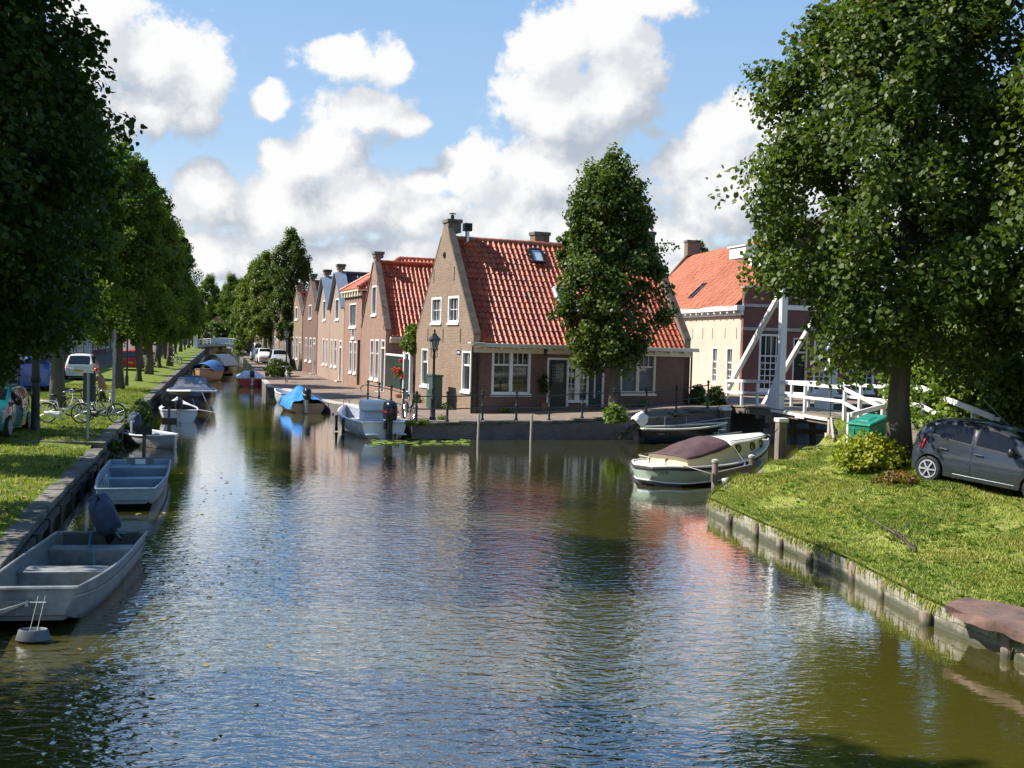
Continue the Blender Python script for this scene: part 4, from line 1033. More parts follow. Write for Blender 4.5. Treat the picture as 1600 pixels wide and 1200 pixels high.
far = [('dark brown brick house with orange roof just left of the twin gables', B_mainf, M_tile, 7.2), ('brownish gabled house half hidden by the canal tree', B_main, M_tileold, 6.6), ('brown brick gabled house beside the parked cars', B_mainf, M_tileold, 7.0),
       ('pink brick house far along the quay', B_pink, M_tile, 6.8), ('brown house near the far bridge on the quay', B_main, M_tile, 7.2), ('red brick house at the far end of the quay', B_red, M_tileold, 7.0)]
for i, (lab, br_, ti, rz_) in enumerate(far):
    gable_house('gabled_house', lab, px_, py_, .8, 7.6, 4.6, rz_, 8, br_, ti, [((.8, 1.7, .05, 2.8), 'door', {}), W(2.7, 3.7, .9, 2.8, **tall), W(5.1, 6.1, .9, 2.8, **tall), W(3.0, 4.4, 4.3, 5.4, cols=2, fw=.09)], 0, cw=.4, seed=40 + i)
    px_ += ROWD.x * 8.0; py_ += ROWD.y * 8.0

# gate, garden wall and lean-to between the pink gabled house and the corner house
gd = Vector((-7.0 + 4.77, 59.9 - 53.3)); 
gt = thing('garden_gate', 'dark green boarded gate with white arched side door between two houses', 'gate', (-6.93, 59.7, .68), math.atan2(53.3 - 59.7, -4.77 + 6.93))
GL = math.hypot(6.4, 2.16)
gfn = lambda u, v, w: (u, w, v)
mb = MB(); fbox(gfn, .1, 4.3, .45, 2.15, 0, .06, mb)
for k in range(14): fbox(gfn, .1 + k * .3, .385 + k * .3, .46, 2.14, -.02, -.001, mb)
mb.build('board_panel', M_dkgreen, gt)
mb = MB(); fbox(gfn, .05, 4.35, 2.15, 2.25, -.06, .1, mb); fbox(gfn, 4.35, 4.5, -.3, 2.32, -.06, .1, mb); fbox(gfn, 5.75, 5.9, -.3, 2.32, -.06, .1, mb); fbox(gfn, 4.3, 5.95, 2.32, 2.42, -.07, .11, mb)
fbox(gfn, 4.5, 4.75, 2.05, 2.32, -.05, .05, mb); fbox(gfn, 5.5, 5.75, 2.05, 2.32, -.05, .05, mb); mb.build('gate_frame', M_white, gt)
mb = MB(); fbox(gfn, 4.5, 5.75, .05, 2.05, .0, .05, mb); mb.build('side_door', M_dkgreen, gt)
mb = MB(); fbox(gfn, 0, 4.35, -.4, .44, -.03, .15, mb); mb.build('low_wall', B_pink, gt)
mb = MB()
for k in range(4): mb.prism([(-.04, 0), (0, -.18), (.04, 0), (0, .08)], lambda a, b, k=k: (.9 + k * .95 + a, -.03, 1.85 + b), lambda a, b, k=k: (.9 + k * .95 + a, -.024, 1.85 + b))
mb.build('strap_hinge', M_black, gt)

# ---------------------------------------------------------------- beige house with red front beyond the bridge
bd = Vector((-.16, .987)); bh = thing('canal_house', 'cream walled house with salmon tile roof and dark red front behind the drawbridge', 'house', (11.8, 56.0, 1.25), math.atan2(.16, .987))
BL, BW, BE, BR = 20.6, 8.0, 4.45, 8.35
bl_ = lambda u, v, w: (w, u, v); bf = lambda u, v, w: (u, w, v)
bwin = [(1.3, 2.25, .55, 2.5), (3.65, 4.5, .55, 2.5)]
mb = MB(); wall(mb, bl_, [(.32, -.5), (BL, -.5), (BL, BE), (.32, BE)], bwin, .3); mb.build('side_wall', M_plaster, bh)
for b_ in bwin: window(bh, bl_, b_, cols=3, rows=3, split=.6, top_cols=3, fw=.08, mun=.035, sill=False)
am = MB()
for u in (.9, 2.6, 4.6, 6.2, 8): fbox(bl_, u - .02, u + .02, 2.95, 3.55, -.015, -.002, am)
am.build('wall_anchor', M_black, bh)
mb = MB(); mb.box(-.42, .0, -.1, BL + .1, BE - .02, BE + .24); mb.box(-.2, -.002, 0, BL, BE - .25, BE - .021)
for k in range(20): mb.box(-.36, -.201, .4 + k, .55 + k, BE - .16, BE - .021)
mb.build('eaves_gutter', M_white, bh, bevel=.01)
fw_ = [(.9, 2.25, .35, 3.25), (3.9, 5.25, .35, 3.25), (2.75, 3.55, .05, 3.1), (6.0, 7.3, .35, 3.25)]
st = [(0, -.5), (BW, -.5), (BW, 5.6), (7.2, 5.6), (7.2, 6.8), (6.3, 6.8), (6.3, 8.0), (5.2, 8.0), (5.2, 9.2), (2.8, 9.2), (2.8, 8.0), (1.7, 8.0), (1.7, 6.8), (.8, 6.8), (.8, 5.6), (0, 5.6)]
mb = MB(); wall(mb, bf, st, fw_, .32); mb.build('front_wall', B_red, bh)
for f_ in (fw_[0], fw_[1], fw_[3]): window(bh, bf, f_, cols=4, rows=5, split=.62, top_cols=4, fw=.10, mun=.04)
dm = MB(); fbox(bf, 2.83, 3.47, .06, 2.3, .14, .19, dm); dm.build('door', M_black, bh)
dm = MB(); fbox(bf, 2.75, 2.83, .05, 3.1, .0, .2, dm); fbox(bf, 3.47, 3.55, .05, 3.1, 0, .2, dm); fbox(bf, 2.83, 3.47, 2.3, 2.4, .05, .2, dm); fbox(bf, 2.83, 3.47, 3.02, 3.1, .0, .2, dm); fr = dm.build('door_frame', M_cream, bh)
dm = MB(); fbox(bf, 2.83, 3.47, 2.4, 3.02, .15, .16, dm); dm.build('pane', M_glass, fr)
mb = MB()
for z in (3.42, 4.62): fbox(bf, -.06, BW + .06, z, z + .16, -.08, -.002, mb)
for (a, b, z) in ((0, .8, 5.6), (.8, 1.7, 6.8), (1.7, 2.8, 8), (2.8, 5.2, 9.2), (5.2, 6.3, 8), (6.3, 7.2, 6.8), (7.2, 8, 5.6)): fbox(bf, a - .04, b + .04, z, z + .1, -.05, .36, mb)
mb.build('stone_band', M_stone, bh)
mb = MB(); mb.box(BW - .3, BW, .32, BL, -.5, BE); mb.build('side_wall', M_plaster, bh)
s_ = Vector((BW / 2, 0, BR - BE)); sl = s_.length
pantiles(bh, (-.38, BL, BE + .2), (0, -1, 0), s_, BL - .3, sl + .3, M_tilepale, cw=.24, rh=.30, amp=.03, lip=.02, seed=51)
s2 = Vector((-BW / 2, 0, BR - BE)); pantiles(bh, (BW + .38, .3, BE + .2), (0, 1, 0), s2, BL - .3, sl + .3, M_tilepale, cw=.5, rh=.5, seed=52)
slab(bh, [(-.3, .33, BE + .1), (-.3, BL, BE + .1), (BW / 2, BL, BR + .25), (BW / 2, .33, BR + .25)], .1, M_wooddark, 'roof_deck'); slab(bh, [(BW + .3, .33, BE + .1), (BW + .3, BL, BE + .1), (BW / 2, BL, BR + .25), (BW / 2, .33, BR + .25)], .1, M_wooddark, 'roof_deck')
ridge_caps(bh, (BW / 2, .4, BR + .42), (BW / 2, BL, BR + .42), M_tilepale)
mb = MB(); wall(mb, lambda u, v, w: (u, BL + w, v), [(0, -.5), (BW, -.5), (BW, BE), (BW / 2 + .3, BR + .7), (BW / 2 - .3, BR + .7), (0, BE + .1)], [], .3); mb.build('gable_wall', M_chim, bh)
chimney(bh, BW / 2, BL + .1, BR + .5, BR + 1.55, .9, .75)
def on_b(a, s, h):
    u_ = s_.normalized(); return Vector((-.38, 0, BE + .2)) + Vector((0, a, 0)) + u_ * s + Vector((-u_.z, 0, u_.x)) * h
roofwin(bh, on_b, 9.2, 10.0, 1.0, 2.3, .12, M_black, M_glass)

# ---------------------------------------------------------------- houses of the left street behind the tree row
ls = [('brown brick house in shade far left behind the teal car', B_mainf, M_white, 6.4), ('cream plastered house with tall windows behind the left trees', M_cream, M_white, 6.2), ('dark red brick house behind the left tree row', B_red, M_cream, 6.6),
      ('pale house with green window frames behind the left trees', M_plaster, M_dkgreen, 6.1), ('brown house behind the left trees past the signpost', B_main, M_white, 6.5), ('cream house with white frames far along the left street', M_cream, M_white, 6.3),
      ('red brick house near the far end of the left street', B_red, M_white, 6.6), ('last brick house of the left street by the far bridge', B_pink, M_white, 6.4)]
yy = 44.0
for i, (lab, br_, wm, hh) in enumerate(ls):
    ln_ = 14.0; d_ = Vector((-.268, 1)).normalized()
    t = thing('street_house', lab, 'house', (lx(yy) - 11.6, yy, .75), math.atan2(d_.y, d_.x) - PI / 2)
    fn = lambda u, v, w: (-w, u, v)
    hl = [(.8 + k * 2.25, 1.95 + k * 2.25, .7, 2.7) for k in range(6)]; hl[2] = (5.3, 6.3, .05, 2.6)
    up_ = [(.9 + k * 2.25, 1.85 + k * 2.25, 3.6, 5.1) for k in range(6)]
    mb = MB(); wall(mb, fn, [(0, -.5), (ln_ - .3, -.5), (ln_ - .3, hh), (0, hh)], hl + up_, .3); mb.build('front_wall', br_, t)
    for k, h_ in enumerate(hl):
        if k == 2:
            dm = MB(); fbox(fn, h_[0], h_[1], .06, h_[3], .12, .18, dm); dm.build('door', M_dkgreen, t)
        else: window(t, fn, h_, cols=2, split=.6, top_cols=2, fw=.1, mf=wm)
    for h_ in up_: window(t, fn, h_, cols=2, fw=.1, mf=wm)
    mb = MB(); mb.box(-8, -.3, 0, .3, -.5, hh); mb.box(-8, -.3, ln_ - .6, ln_ - .3, -.5, hh); mb.build('side_wall', br_, t)
    mb = MB(); mb.add([(.25, -.1, hh), (.25, ln_ - .2, hh), (-4, ln_ - .2, hh + 3.6), (-4, -.1, hh + 3.6), (-8.2, -.1, hh), (-8.2, ln_ - .2, hh), (.25, -.1, hh - .2), (.25, ln_ - .2, hh - .2), (-8.2, -.1, hh - .2), (-8.2, ln_ - .2, hh - .2)],
                      [(0, 1, 2, 3), (3, 2, 5, 4), (0, 3, 4), (1, 5, 2), (0, 6, 7, 1), (4, 5, 9, 8), (6, 8, 9, 7), (0, 4, 8, 6), (1, 7, 9, 5)])
    o = mb.build('roof', M_tileold, t); face_attr(o.data, [rng.random() for _ in o.data.polygons])
    yy += 13.6
# ================================================================== trees and bushes
def crown_mesh(name, seed, R0, z0, z1, nclump, nleaf, leaf, m, prof=None, inner=0.25, spike=0.6, squash=1.0, flat=0.25, boost=None):
    """leafy crown: many clumps on an uneven ovoid, each a spray of small leaf faces"""
    r = np.random.default_rng(seed); hgt = z1 - z0
    prof = prof or (lambda t: max(0.0, math.sin(PI * min(1, t ** 0.62 * 0.98 + 0.02))) ** 0.72)
    cen = []; rad = []
    lob = [(r.uniform(0, 2 * PI), r.uniform(0, 1), r.uniform(0.12, 0.30)) for _ in range(11)]
    while len(cen) < nclump:
        t = r.random() ** 0.85; pr = prof(t) * R0
        if r.random() > pr / R0 * 0.8 + 0.2: continue
        a = r.uniform(0, 2 * PI)
        k = 1.0
        for (la, lt, ls) in lob:
            da = math.atan2(math.sin(a - la), math.cos(a - la))
            k += ls * (math.exp(-(da / .5) ** 2 - ((t - lt) / .14) ** 2) - 0.11)
        q = r.random() ** (0.30 if r.random() > inner else 1.0)
        d = pr * k * q
        cen.append((d * math.cos(a), d * math.sin(a) * squash, z0 + t * hgt)); rad.append(r.uniform(.35, .8) * (R0 / 3.2) ** 0.6 * (1.0 if q < .9 else r.uniform(.55, 1.0 + spike * .4)))
    cen = np.array(cen); rad = np.array(rad)
    # shoots sticking out of the silhouette
    per = max(4, nleaf // nclump)
    ci = np.repeat(np.arange(nclump), per); n = len(ci)
    off = r.normal(0, 1, (n, 3)); off /= np.linalg.norm(off, axis=1)[:, None] + 1e-6
    off *= (r.random(n) ** 0.45)[:, None]; 
    out = cen.copy(); out[:, 2] = (out[:, 2] - (z0 + hgt * .45)) * 0.35; out /= np.linalg.norm(out, axis=1)[:, None] + 1e-6
    shoot = r.random(nclump) < 0.22
    st = np.where(shoot, r.uniform(1.1, 1.5 + spike, nclump), 1.0)
    P = off * rad[ci][:, None]
    al = (P * out[ci]).sum(1)
    P = P + out[ci] * (al * (st[ci] - 1.0))[:, None] - np.where(shoot[ci], 0.25, 0)[:, None] * (P - out[ci] * al[:, None])
    P = cen[ci] + P
    nrm = r.normal(0, 1, (n, 3)) * 0.75 + out[ci] * 0.55 + np.array([0, 0, 0.75])
    nrm /= np.linalg.norm(nrm, axis=1)[:, None]
    tmp = r.normal(0, 1, (n, 3)); tmp[:, 2] -= 0.9
    u = tmp - nrm * (tmp * nrm).sum(1)[:, None]; u /= np.linalg.norm(u, axis=1)[:, None]
    v = np.cross(nrm, u)
    L = leaf * r.uniform(0.65, 1.25, n)[:, None]
    pts = []
    for (a, b, c) in ((-.5, 0, 0), (-.2, .42, .10), (.22, .36, .08), (.58, 0, -.06), (.22, -.36, .08), (-.2, -.42, .10)):
        pts.append(P + u * L * a + v * L * b + nrm * L * c)
    V = np.stack(pts, 1).reshape(-1, 3)
    cl = r.normal(0.45, 0.2, nclump)
    val = np.clip(cl[ci] + r.normal(0, .16, n), 0, 0.9); val[r.random(n) < 0.02] = 1.0
    me = bpy.data.meshes.new(name)
    me.vertices.add(len(V)); me.vertices.foreach_set('co', V.astype(np.float32).ravel())
    me.loops.add(len(V)); me.loops.foreach_set('vertex_index', np.arange(len(V), dtype=np.int32))
    me.polygons.add(n); me.polygons.foreach_set('loop_start', np.arange(0, len(V), 6, dtype=np.int32))
    me.update(calc_edges=True)
    me.materials.append(m); face_attr(me, val)
    return me
def trunk_mesh(name, seed, r0, h, zc, R0, m=None):
    r = random.Random(seed); mb = MB()
    pts = []; rs = []
    bx, by = 0.0, 0.0
    for i in range(9):
        t = i / 8; z = -0.25 + t * (h + .25)
        pts.append((bx, by, z)); rs.append(r0 * (1 - .72 * t) * (1.38 if i == 0 else 1.08 if i == 1 else 1))
        bx += r.uniform(-.06, .06); by += r.uniform(-.06, .06)
    mb.tube(pts, rs, 14)
    for i in range(16):
        t = r.uniform(.28, .9); z = t * h
        if z < zc: z = zc + r.uniform(-.1, .6)
        a = r.uniform(0, 2 * PI); ln = R0 * r.uniform(.5, .8) * (1.12 - .85 * t); c = Vector((0, 0, z))
        p1 = c + Vector((math.cos(a) * ln * .45, math.sin(a) * ln * .45, ln * .30)); p2 = c + Vector((math.cos(a + .2) * ln, math.sin(a + .2) * ln, ln * .7))
        rr = r0 * .34 * (1.1 - t); mb.tube([c, p1, p2], [rr, rr * .6, rr * .2], 6)
    o = mb.build(name, m or M_bark, None, smooth='all'); me = o.data; bpy.data.objects.remove(o); return me
def put(name, me, parent):
    o = bpy.data.objects.new(name, me); COL.objects.link(o); o.parent = parent; return o
CONE = lambda t: (min(1.0, (t / .15)) ** .6) * (1.0 if t < .2 else max(0.0, 1 - ((t - .2) / .82) ** 1.55)) if t < 1 else 0
OVAL = lambda t: float(np.interp(t, [0, .08, .25, .55, .8, .93, 1], [.4, .76, 1, .94, .70, .42, .1]))
BIG = lambda t: float(np.interp(t, [0, .1, .19, .28, .42, .6, .85, .96, 1], [.45, .88, 1.06, 1.1, 1.04, .92, .66, .4, .1]))
ROW = lambda t: float(np.interp(t, [0, .06, .2, .5, .75, .92, 1], [.45, .8, 1, .95, .72, .4, .08]))
BROAD = lambda t: max(0.0, (min(1, (t + .03) / .2)) ** .55 * (1.0 if t < .45 else max(0, 1 - ((t - .45) / .57) ** 2.2)) ** .8)
def tree(label, x, y, z, trunk, crown, rz=0.0, s=1.0, group=None, sz=1.0, coff=(0, 0, 0)):
    t = thing('lime_tree', label, 'tree', (x, y, z), rz, group); t.scale = (s, s, s * sz)
    put('trunk', trunk, t); put('crown', crown, t).location = coff
    return t
# big tree on the right bank
T_big = trunk_mesh('trunk', 1, .255, 11.5, 3.0, 3.6)
C_big = crown_mesh('crown', 11, 4.2, 1.9, 14.6, 500, 118000, .125, L_mid, prof=BIG, inner=.28, spike=.4)
P = G(1405, 703, 1.43)
tree('big lime tree with thick trunk on the right lawn by the green bin', P.x, P.y, 1.40, T_big, C_big, .4)
T_r2 = trunk_mesh('trunk', 2, .26, 11, 3.2, 3.6)
C_r2 = crown_mesh('crown', 12, 3.9, 2.2, 13.6, 330, 76000, .13, L_mid, prof=BIG, inner=.25, spike=.7)
tree('lime tree at the right edge overhanging the parked dark grey car', 13.1, 22.4, 1.0, T_r2, C_r2, 1.3)
# tree in front of the corner house
T_c = trunk_mesh('trunk', 3, .235, 9.6, 2.4, 2.4)
C_c = crown_mesh('crown', 13, 2.62, 2.0, 10.5, 250, 50000, .135, L_mid, prof=OVAL, inner=.25, spike=.5)
P = G(961, 646, .92)
tree('tall pointed lime tree standing before the corner house facade', P.x, P.y, .9, T_c, C_c, 0, coff=(-.45, .2, 0))
# trees along the left bank
T_l = [trunk_mesh('trunk', 21, .27, 10.5, 3.0, 3.2), trunk_mesh('trunk', 22, .26, 10, 3.2, 3.0)]
C_l = [crown_mesh('crown', 31, 3.1, 2.4, 13.2, 250, 44000, .15, L_row, prof=ROW), crown_mesh('crown', 32, 3.2, 2.6, 13.4, 250, 44000, .15, L_row, prof=ROW), crown_mesh('crown', 33, 3.1, 2.3, 12.8, 250, 44000, .15, L_row, prof=ROW)]
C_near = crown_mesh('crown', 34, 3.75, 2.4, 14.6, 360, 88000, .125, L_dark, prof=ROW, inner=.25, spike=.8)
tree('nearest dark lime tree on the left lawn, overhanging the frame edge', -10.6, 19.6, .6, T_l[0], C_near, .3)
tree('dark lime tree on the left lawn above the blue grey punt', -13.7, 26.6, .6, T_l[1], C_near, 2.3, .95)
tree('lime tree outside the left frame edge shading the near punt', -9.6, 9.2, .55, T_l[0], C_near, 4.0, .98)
tree('dark lime tree left behind the teal car', -15.9, 33.6, .7, T_l[1], C_l[0], 1.0, 1.0)
P = G(90, 634, .8)
tree('lime tree with sunlit trunk behind the white bicycle', P.x, P.y, .75, T_l[0], C_l[1], 2.0, .98)
labs = ['lime tree trunk right behind the pale green signpost on the left bank', 'third lime tree back on the left bank past the signpost', 'fourth lime tree back on the left bank', 'fifth lime tree on the left bank beyond the black sloop', 'sixth lime tree on the left bank where the lawn turns to path']
for i, (px, py) in enumerate([(185, 607), (216, 594.5), (233, 584), (249, 574), (265, 571)]):
    P = G(px, py, .72)
    tree(labs[i], P.x, P.y, .7, T_l[i % 2], C_l[i % 3], i * 1.3, [.98, .97, .95, .95, .95][i], 'lime trees in a row along the left bank')
for i, y in enumerate((108, 120, 133, 147, 163, 181, 200, 222)):
    tree('small looking far lime tree of the left row near the footbridge', lx(y) - 3.0, y, .7, T_l[i % 2], C_l[(i + 1) % 3], i * .9 + .4, .93, 'far lime trees of the left row')
# trees along the far quay
C_q1 = crown_mesh('crown', 41, 2.3, 2.3, 12.2, 190, 30000, .15, L_mid, prof=OVAL); C_q2 = crown_mesh('crown', 42, 2.5, 2.0, 11.4, 200, 34000, .16, L_yel, prof=OVAL)
P = G(453, 575, .78); tree('slender lime tree on the quay beside the parked white van', P.x, P.y, .75, T_c, C_q1, .2)
for i, (px, y, s, lab) in enumerate([(415, 112, .98, 'yellow green lime tree behind the slender quay tree'), (402, 128, 1.0, 'second yellow green tree further along the quay'), (392, 146, 1.02, 'third yellow green quay tree near the far bridge'), (385, 172, 1.05, 'fourth yellow green quay tree close to the far bridge')]):
    P = D(px, 540, y); tree(lab, P.x, y, .75, T_c, C_q2, i * 1.7, s)
for i, (px, y, s) in enumerate([(362, 262, 1.25), (350, 285, 1.2), (372, 275, 1.2), (338, 300, 1.2), (325, 280, 1.3), (384, 250, 1.1)]):
    P = D(px, 540, y); tree('rounded tree closing the view behind the far bridge', P.x, y, .9, T_c, C_q1 if i % 2 else C_l[1], i * .8, s, 'trees beyond the far bridge')
P = D(1077, 500, 92); tree('tree top showing between the corner house and salmon roof', P.x + .6, 92, 1.0, T_c, C_q1, 1.0, .92)

def bush(name, label, x, y, z, seed, R0, h, ncl, nl, leaf, m, cat='bush', squash=1.0, rz=0, prof=None, group=None, stems=True):
    t = thing(name, label, cat, (x, y, z), rz, group)
    pr = prof or (lambda t_: math.sqrt(max(0, 1 - (t_ * .92) ** 2)))
    put('foliage', crown_mesh('foliage', seed, R0, 0.02, h, ncl, nl, leaf, m, prof=pr, inner=.3, squash=squash, spike=.2), t)
    if stems:
        r = random.Random(seed); mb = MB()
        for i in range(5):
            a = r.uniform(0, 6.28); mb.tube([(0, 0, -.05), (math.cos(a) * R0 * .3, math.sin(a) * R0 * .3, h * .5), (math.cos(a) * R0 * .5, math.sin(a) * R0 * .5, h * .85)], [.02, .014, .006], 5)
        mb.build('stem', M_twig, t)
    return t
P = G(1362, 722, 1.15); bush('shrub', 'low yellow green shrub on the lawn left of the big tree trunk', P.x, P.y, zr(P.x, P.y) - .05, 61, .95, .62, 110, 9000, .085, L_gold, squash=.9)
P = G(1404, 728, 1.3); bush('shrub', 'reddish brown and green ground shrub at the foot of the big tree', P.x, P.y, zr(P.x, P.y) - .05, 62, .5, .17, 60, 2600, .06, rnd_mat('russet_leaf', (.10, .10, .015), (.26, .13, .04), .6, .25), squash=.8)
P = G(963, 656, .9); bush('shrub', 'bright green bushy plant at the tree foot behind the railing', P.x, P.y + .3, .84, 63, .48, .5, 70, 3200, .085, L_bush)
P = G(1091, 629, 1.2); bush('shrub', 'leafy green plant against the cream house wall', P.x, P.y, 1.15, 64, .42, .75, 60, 2200, .09, L_mid)
P = G(1117, 633, 1.2); bush('shrub', 'dark green plant behind the drawbridge brace', P.x, P.y, 1.15, 65, .45, .8, 60, 2200, .09, L_dark)
P = G(434, 585, .8); bush('shrub', 'round green bush on the quay in front of the white van', P.x, P.y, .72, 66, 1.15, 1.1, 80, 3600, .12, L_mid)
P = D(379, 541, 150); bush('shrub', 'pale green bush beside the far bridge end', P.x, P.y, .7, 67, 1.6, 3.2, 80, 3000, .2, L_yel)
for i, (px, py, z, r_, h_, lab) in enumerate([(219, 668, .3, .55, .85, 'weedy plant growing from the left canal wall by the dinghies'), (228, 655, .35, .5, .8, 'bright leafy weed hanging over the wall near the white boat'), (179, 709, .15, .35, .45, 'small weed on the wall at the stone step'), (205, 680, .2, .45, .6, 'dark weed clump on the wall above the grey dinghy')]):
    P = G(px, py, z); bush('weed', lab, P.x - .15, P.y, z - .15, 70 + i, r_, h_, 50, 1600, .085, L_bush if i == 1 else L_mid, 'weed')
# hedge and thicket on the right
hl = [(12.9, 30.6, 3.1, 1.3, 'sunlit green hedge bush behind the white ramp fence, left part', 90), (13.7, 28.8, 3.0, 1.5, 'sunlit leafy hedge bush behind the white fence above the car', 91), (13.4, 33.4, 3.2, 1.4, 'green bush between the big trunk and white fence', 92),
      (15.6, 27.6, 4.6, 2.0, 'dark tall shrub at the right edge behind the car', 93), (16.0, 31.5, 5.6, 2.2, 'tall dark thicket behind the hedge on the right', 94), (13.7, 36.8, 2.8, 1.3, 'green bush beyond the drawbridge rail', 95), (14.9, 24.8, 3.6, 1.5, 'shaded shrub right of the parked car', 96)]
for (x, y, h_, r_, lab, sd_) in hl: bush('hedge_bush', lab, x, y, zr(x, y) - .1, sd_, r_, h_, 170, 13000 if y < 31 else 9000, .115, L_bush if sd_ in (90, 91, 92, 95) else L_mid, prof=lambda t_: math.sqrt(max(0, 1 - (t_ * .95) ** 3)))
for i in range(9):
    x, y = 18 + i * 3.2, 47 + i * 1.4 + (i % 2) * 4
    bush('hedge_bush', 'leafy garden mass behind the big right tree', x - 1.5, y - 6, 1.0, 100 + i, 2.4, 5.5, 120, 6000, .2, L_mid, prof=lambda t_: math.sqrt(max(0, 1 - (t_ * .95) ** 3)), group='garden trees hidden behind the big right tree')
# climber on the corner of the house gate
P = Vector((-4.95, 53.6, 0)); bush('climbing_plant', 'bright green climber on the wall above the gate side door', P.x, P.y, 3.0, 120, .55, 1.35, 50, 2000, .11, L_bush, 'climbing plant', stems=True)
for i, (u, v, w_) in enumerate([(3.4, 2.2, .35), (-.5, 6.5, .3), (-.5, 2.2, .4), (8.2, -.3, .3), (1.4, -.35, .25)]):
    M_ = Matrix.Translation((HA[0], HA[1], 0)) @ Matrix.Rotation(HR, 4, 'Z'); p = M_ @ Vector((-0.35 if i in (0, 1, 2) else u, u if i == 0 else v if i < 3 else v, 0))
    bush('weed', ['weed clump beside the green cabinet', 'weed clump near the far gable window', 'small weeds at the foot of the sunlit gable', 'weeds under the right front window', 'weeds under the left front window'][i], p.x, p.y, zq(p.x, p.y) - .03, 130 + i, w_, .22, 20, 500, .07, L_bush, 'weed', stems=False)
for i, (px, py) in enumerate([(640, 661), (660, 660), (690, 655)]):
    P = G(px, py, .66); bush('weed', ['weeds at the base of the leaning bicycle', 'weeds between the railing and the lamp post', 'weeds on the paving right of the lamp post'][i], P.x, P.y + .15, .60, 140 + i, .22, .12, 16, 350, .06, L_bush, 'weed', stems=False)
# lily pads
mbv = []; val = []; r = random.Random(5); pads = []
for k in range(95):
    t_ = r.random(); px = 583 + 150 * t_; py = 691 + (r.gauss(0, 2.8)); 
    if 640 < px < 715 and r.random() < .8: py = 690.5 + r.gauss(0, 3.0)
    py = max(685.8, min(698, py))
    P = G(px, py, 0.015); pads.append((P.x, P.y))
mb = MB()
for (x, y) in pads:
    s = r.uniform(.10, .19); a0 = r.uniform(0, 6.28); z = .012 + r.uniform(0, .02); tl = r.uniform(-.25, .25) if r.random() < .3 else 0
    vs = [(x, y, z)] + [(x + s * math.cos(a0 + .2 + q * 5.9 / 11), y + s * math.sin(a0 + .2 + q * 5.9 / 11), z + tl * s * math.cos(q)) for q in range(12)]
    mb.add(vs, [(0, q, q + 1) for q in range(1, 12)])
o = mb.build('lily_pads', L_lily); face_attr(o.data, np.repeat([r.random() for _ in pads], 11)[:len(o.data.polygons)] if len(o.data.polygons) == 11 * len(pads) else [r.random() for _ in o.data.polygons])
tag(o, 'patch of green water lily leaves by the white motorboat stern', 'lily pads', kind='stuff')
# broken branch on the lawn
A = G(1352, 797, .72); B = G(1432, 842, .66)
t = thing('fallen_branch', 'broken dead branch lying on the right lawn', 'branch', (B.x, B.y, zr(B.x, B.y)))
v = Vector((A.x - B.x, A.y - B.y, zr(A.x, A.y) - zr(B.x, B.y)))
mb = MB(); mb.tube([(0, 0, .04), tuple(v * .35 + Vector((0, 0, .12))), tuple(v * .7 + Vector((0, 0, .10))), tuple(v + Vector((0, 0, .06)))], [.028, .022, .014, .005], 7)
mb.build('stick', M_twig, t, smooth='all')
for k in range(16):
    s0 = v * r.uniform(-.05, .4) + Vector((0, 0, .07)); e = s0 + Vector((r.uniform(-.35, .35), r.uniform(-.3, .3), r.uniform(.12, .45)))
    mb = MB(); mb.tube([s0, s0.lerp(e, .5) + Vector((r.uniform(-.04, .04), 0, .03)), e], [.007, .005, .002], 5); mb.build('twig', M_twig, t)
# vegetation and houses closing the view at the far end of the canal
for i in range(9):
    x = -112 + i * 12.5; bush('hedge_bush', 'dense bush closing the far end of the canal', x, 300 + (i % 3) * 9, .9, 200 + i, 7.5, 8.5, 90, 3200, .9, L_mid if i % 2 else L_dark, stems=False, group='bushes beyond the far bridge', prof=lambda t_: math.sqrt(max(0, 1 - (t_ * .95) ** 3)))
fh = thing('far_house', 'small red roofed house beyond the left end of the far bridge', 'house', (-79, 275, .7), -.1)
mb = MB(); wall(mb, lambda u, v, w: (u, w, v), [(0, -.5), (8, -.5), (8, 3.6), (4, 7), (0, 3.6)], [(1.5, 2.6, 1, 3), (5.4, 6.5, 1, 3)], .3); mb.build('front_wall', B_red, fh)
for r_ in ((1.5, 2.6, 1, 3), (5.4, 6.5, 1, 3)): window(fh, lambda u, v, w: (u, w, v), r_, cols=2, split=.6, fw=.12)
mb = MB(); mb.add([(-.3, .31, 3.4), (4, .31, 7.1), (8.3, .31, 3.4), (-.3, 9, 3.4), (4, 9, 7.1), (8.3, 9, 3.4)], [(0, 1, 4, 3), (1, 2, 5, 4), (0, 2, 1), (3, 4, 5), (0, 3, 5, 2)]); o = mb.build('roof', M_tileold, fh); face_attr(o.data, [.4] * len(o.data.polygons))
# long grass tufts hanging over the timber edge of the right bank
r = np.random.default_rng(77); V = []; val = []
for a, c in zip(RR[:-1], RR[1:]):
    if a.y < 12 or (a.y > 33 and a.x > 4): continue
    for k in range(150):
        f = r.random(); x, y = a.x + (c.x - a.x) * f, a.y + (c.y - a.y) * f; d = (c - a).normalized(); nr = Vector((-d.y, d.x))
        if math.sin(x * 3 + y * 2.1) + math.sin(y * 4.7) < -.5 and r.random() < .8: continue
        x += nr.x * .035; y += nr.y * .035; z = zr(x, y); h = r.uniform(.05, .15); o_ = r.uniform(.0, .11); dr_ = r.uniform(-.26, .04); wd = .017
        V += [(x - d.x * wd, y - d.y * wd, z - .02), (x + d.x * wd, y + d.y * wd, z - .02), (x + nr.x * o_ + d.x * r.normal(0, .04), y + nr.y * o_ + d.y * r.normal(0, .04), z + (h if r.random() < .45 else dr_))]
        val.append(min(1, max(0, r.normal(.6, .25))))
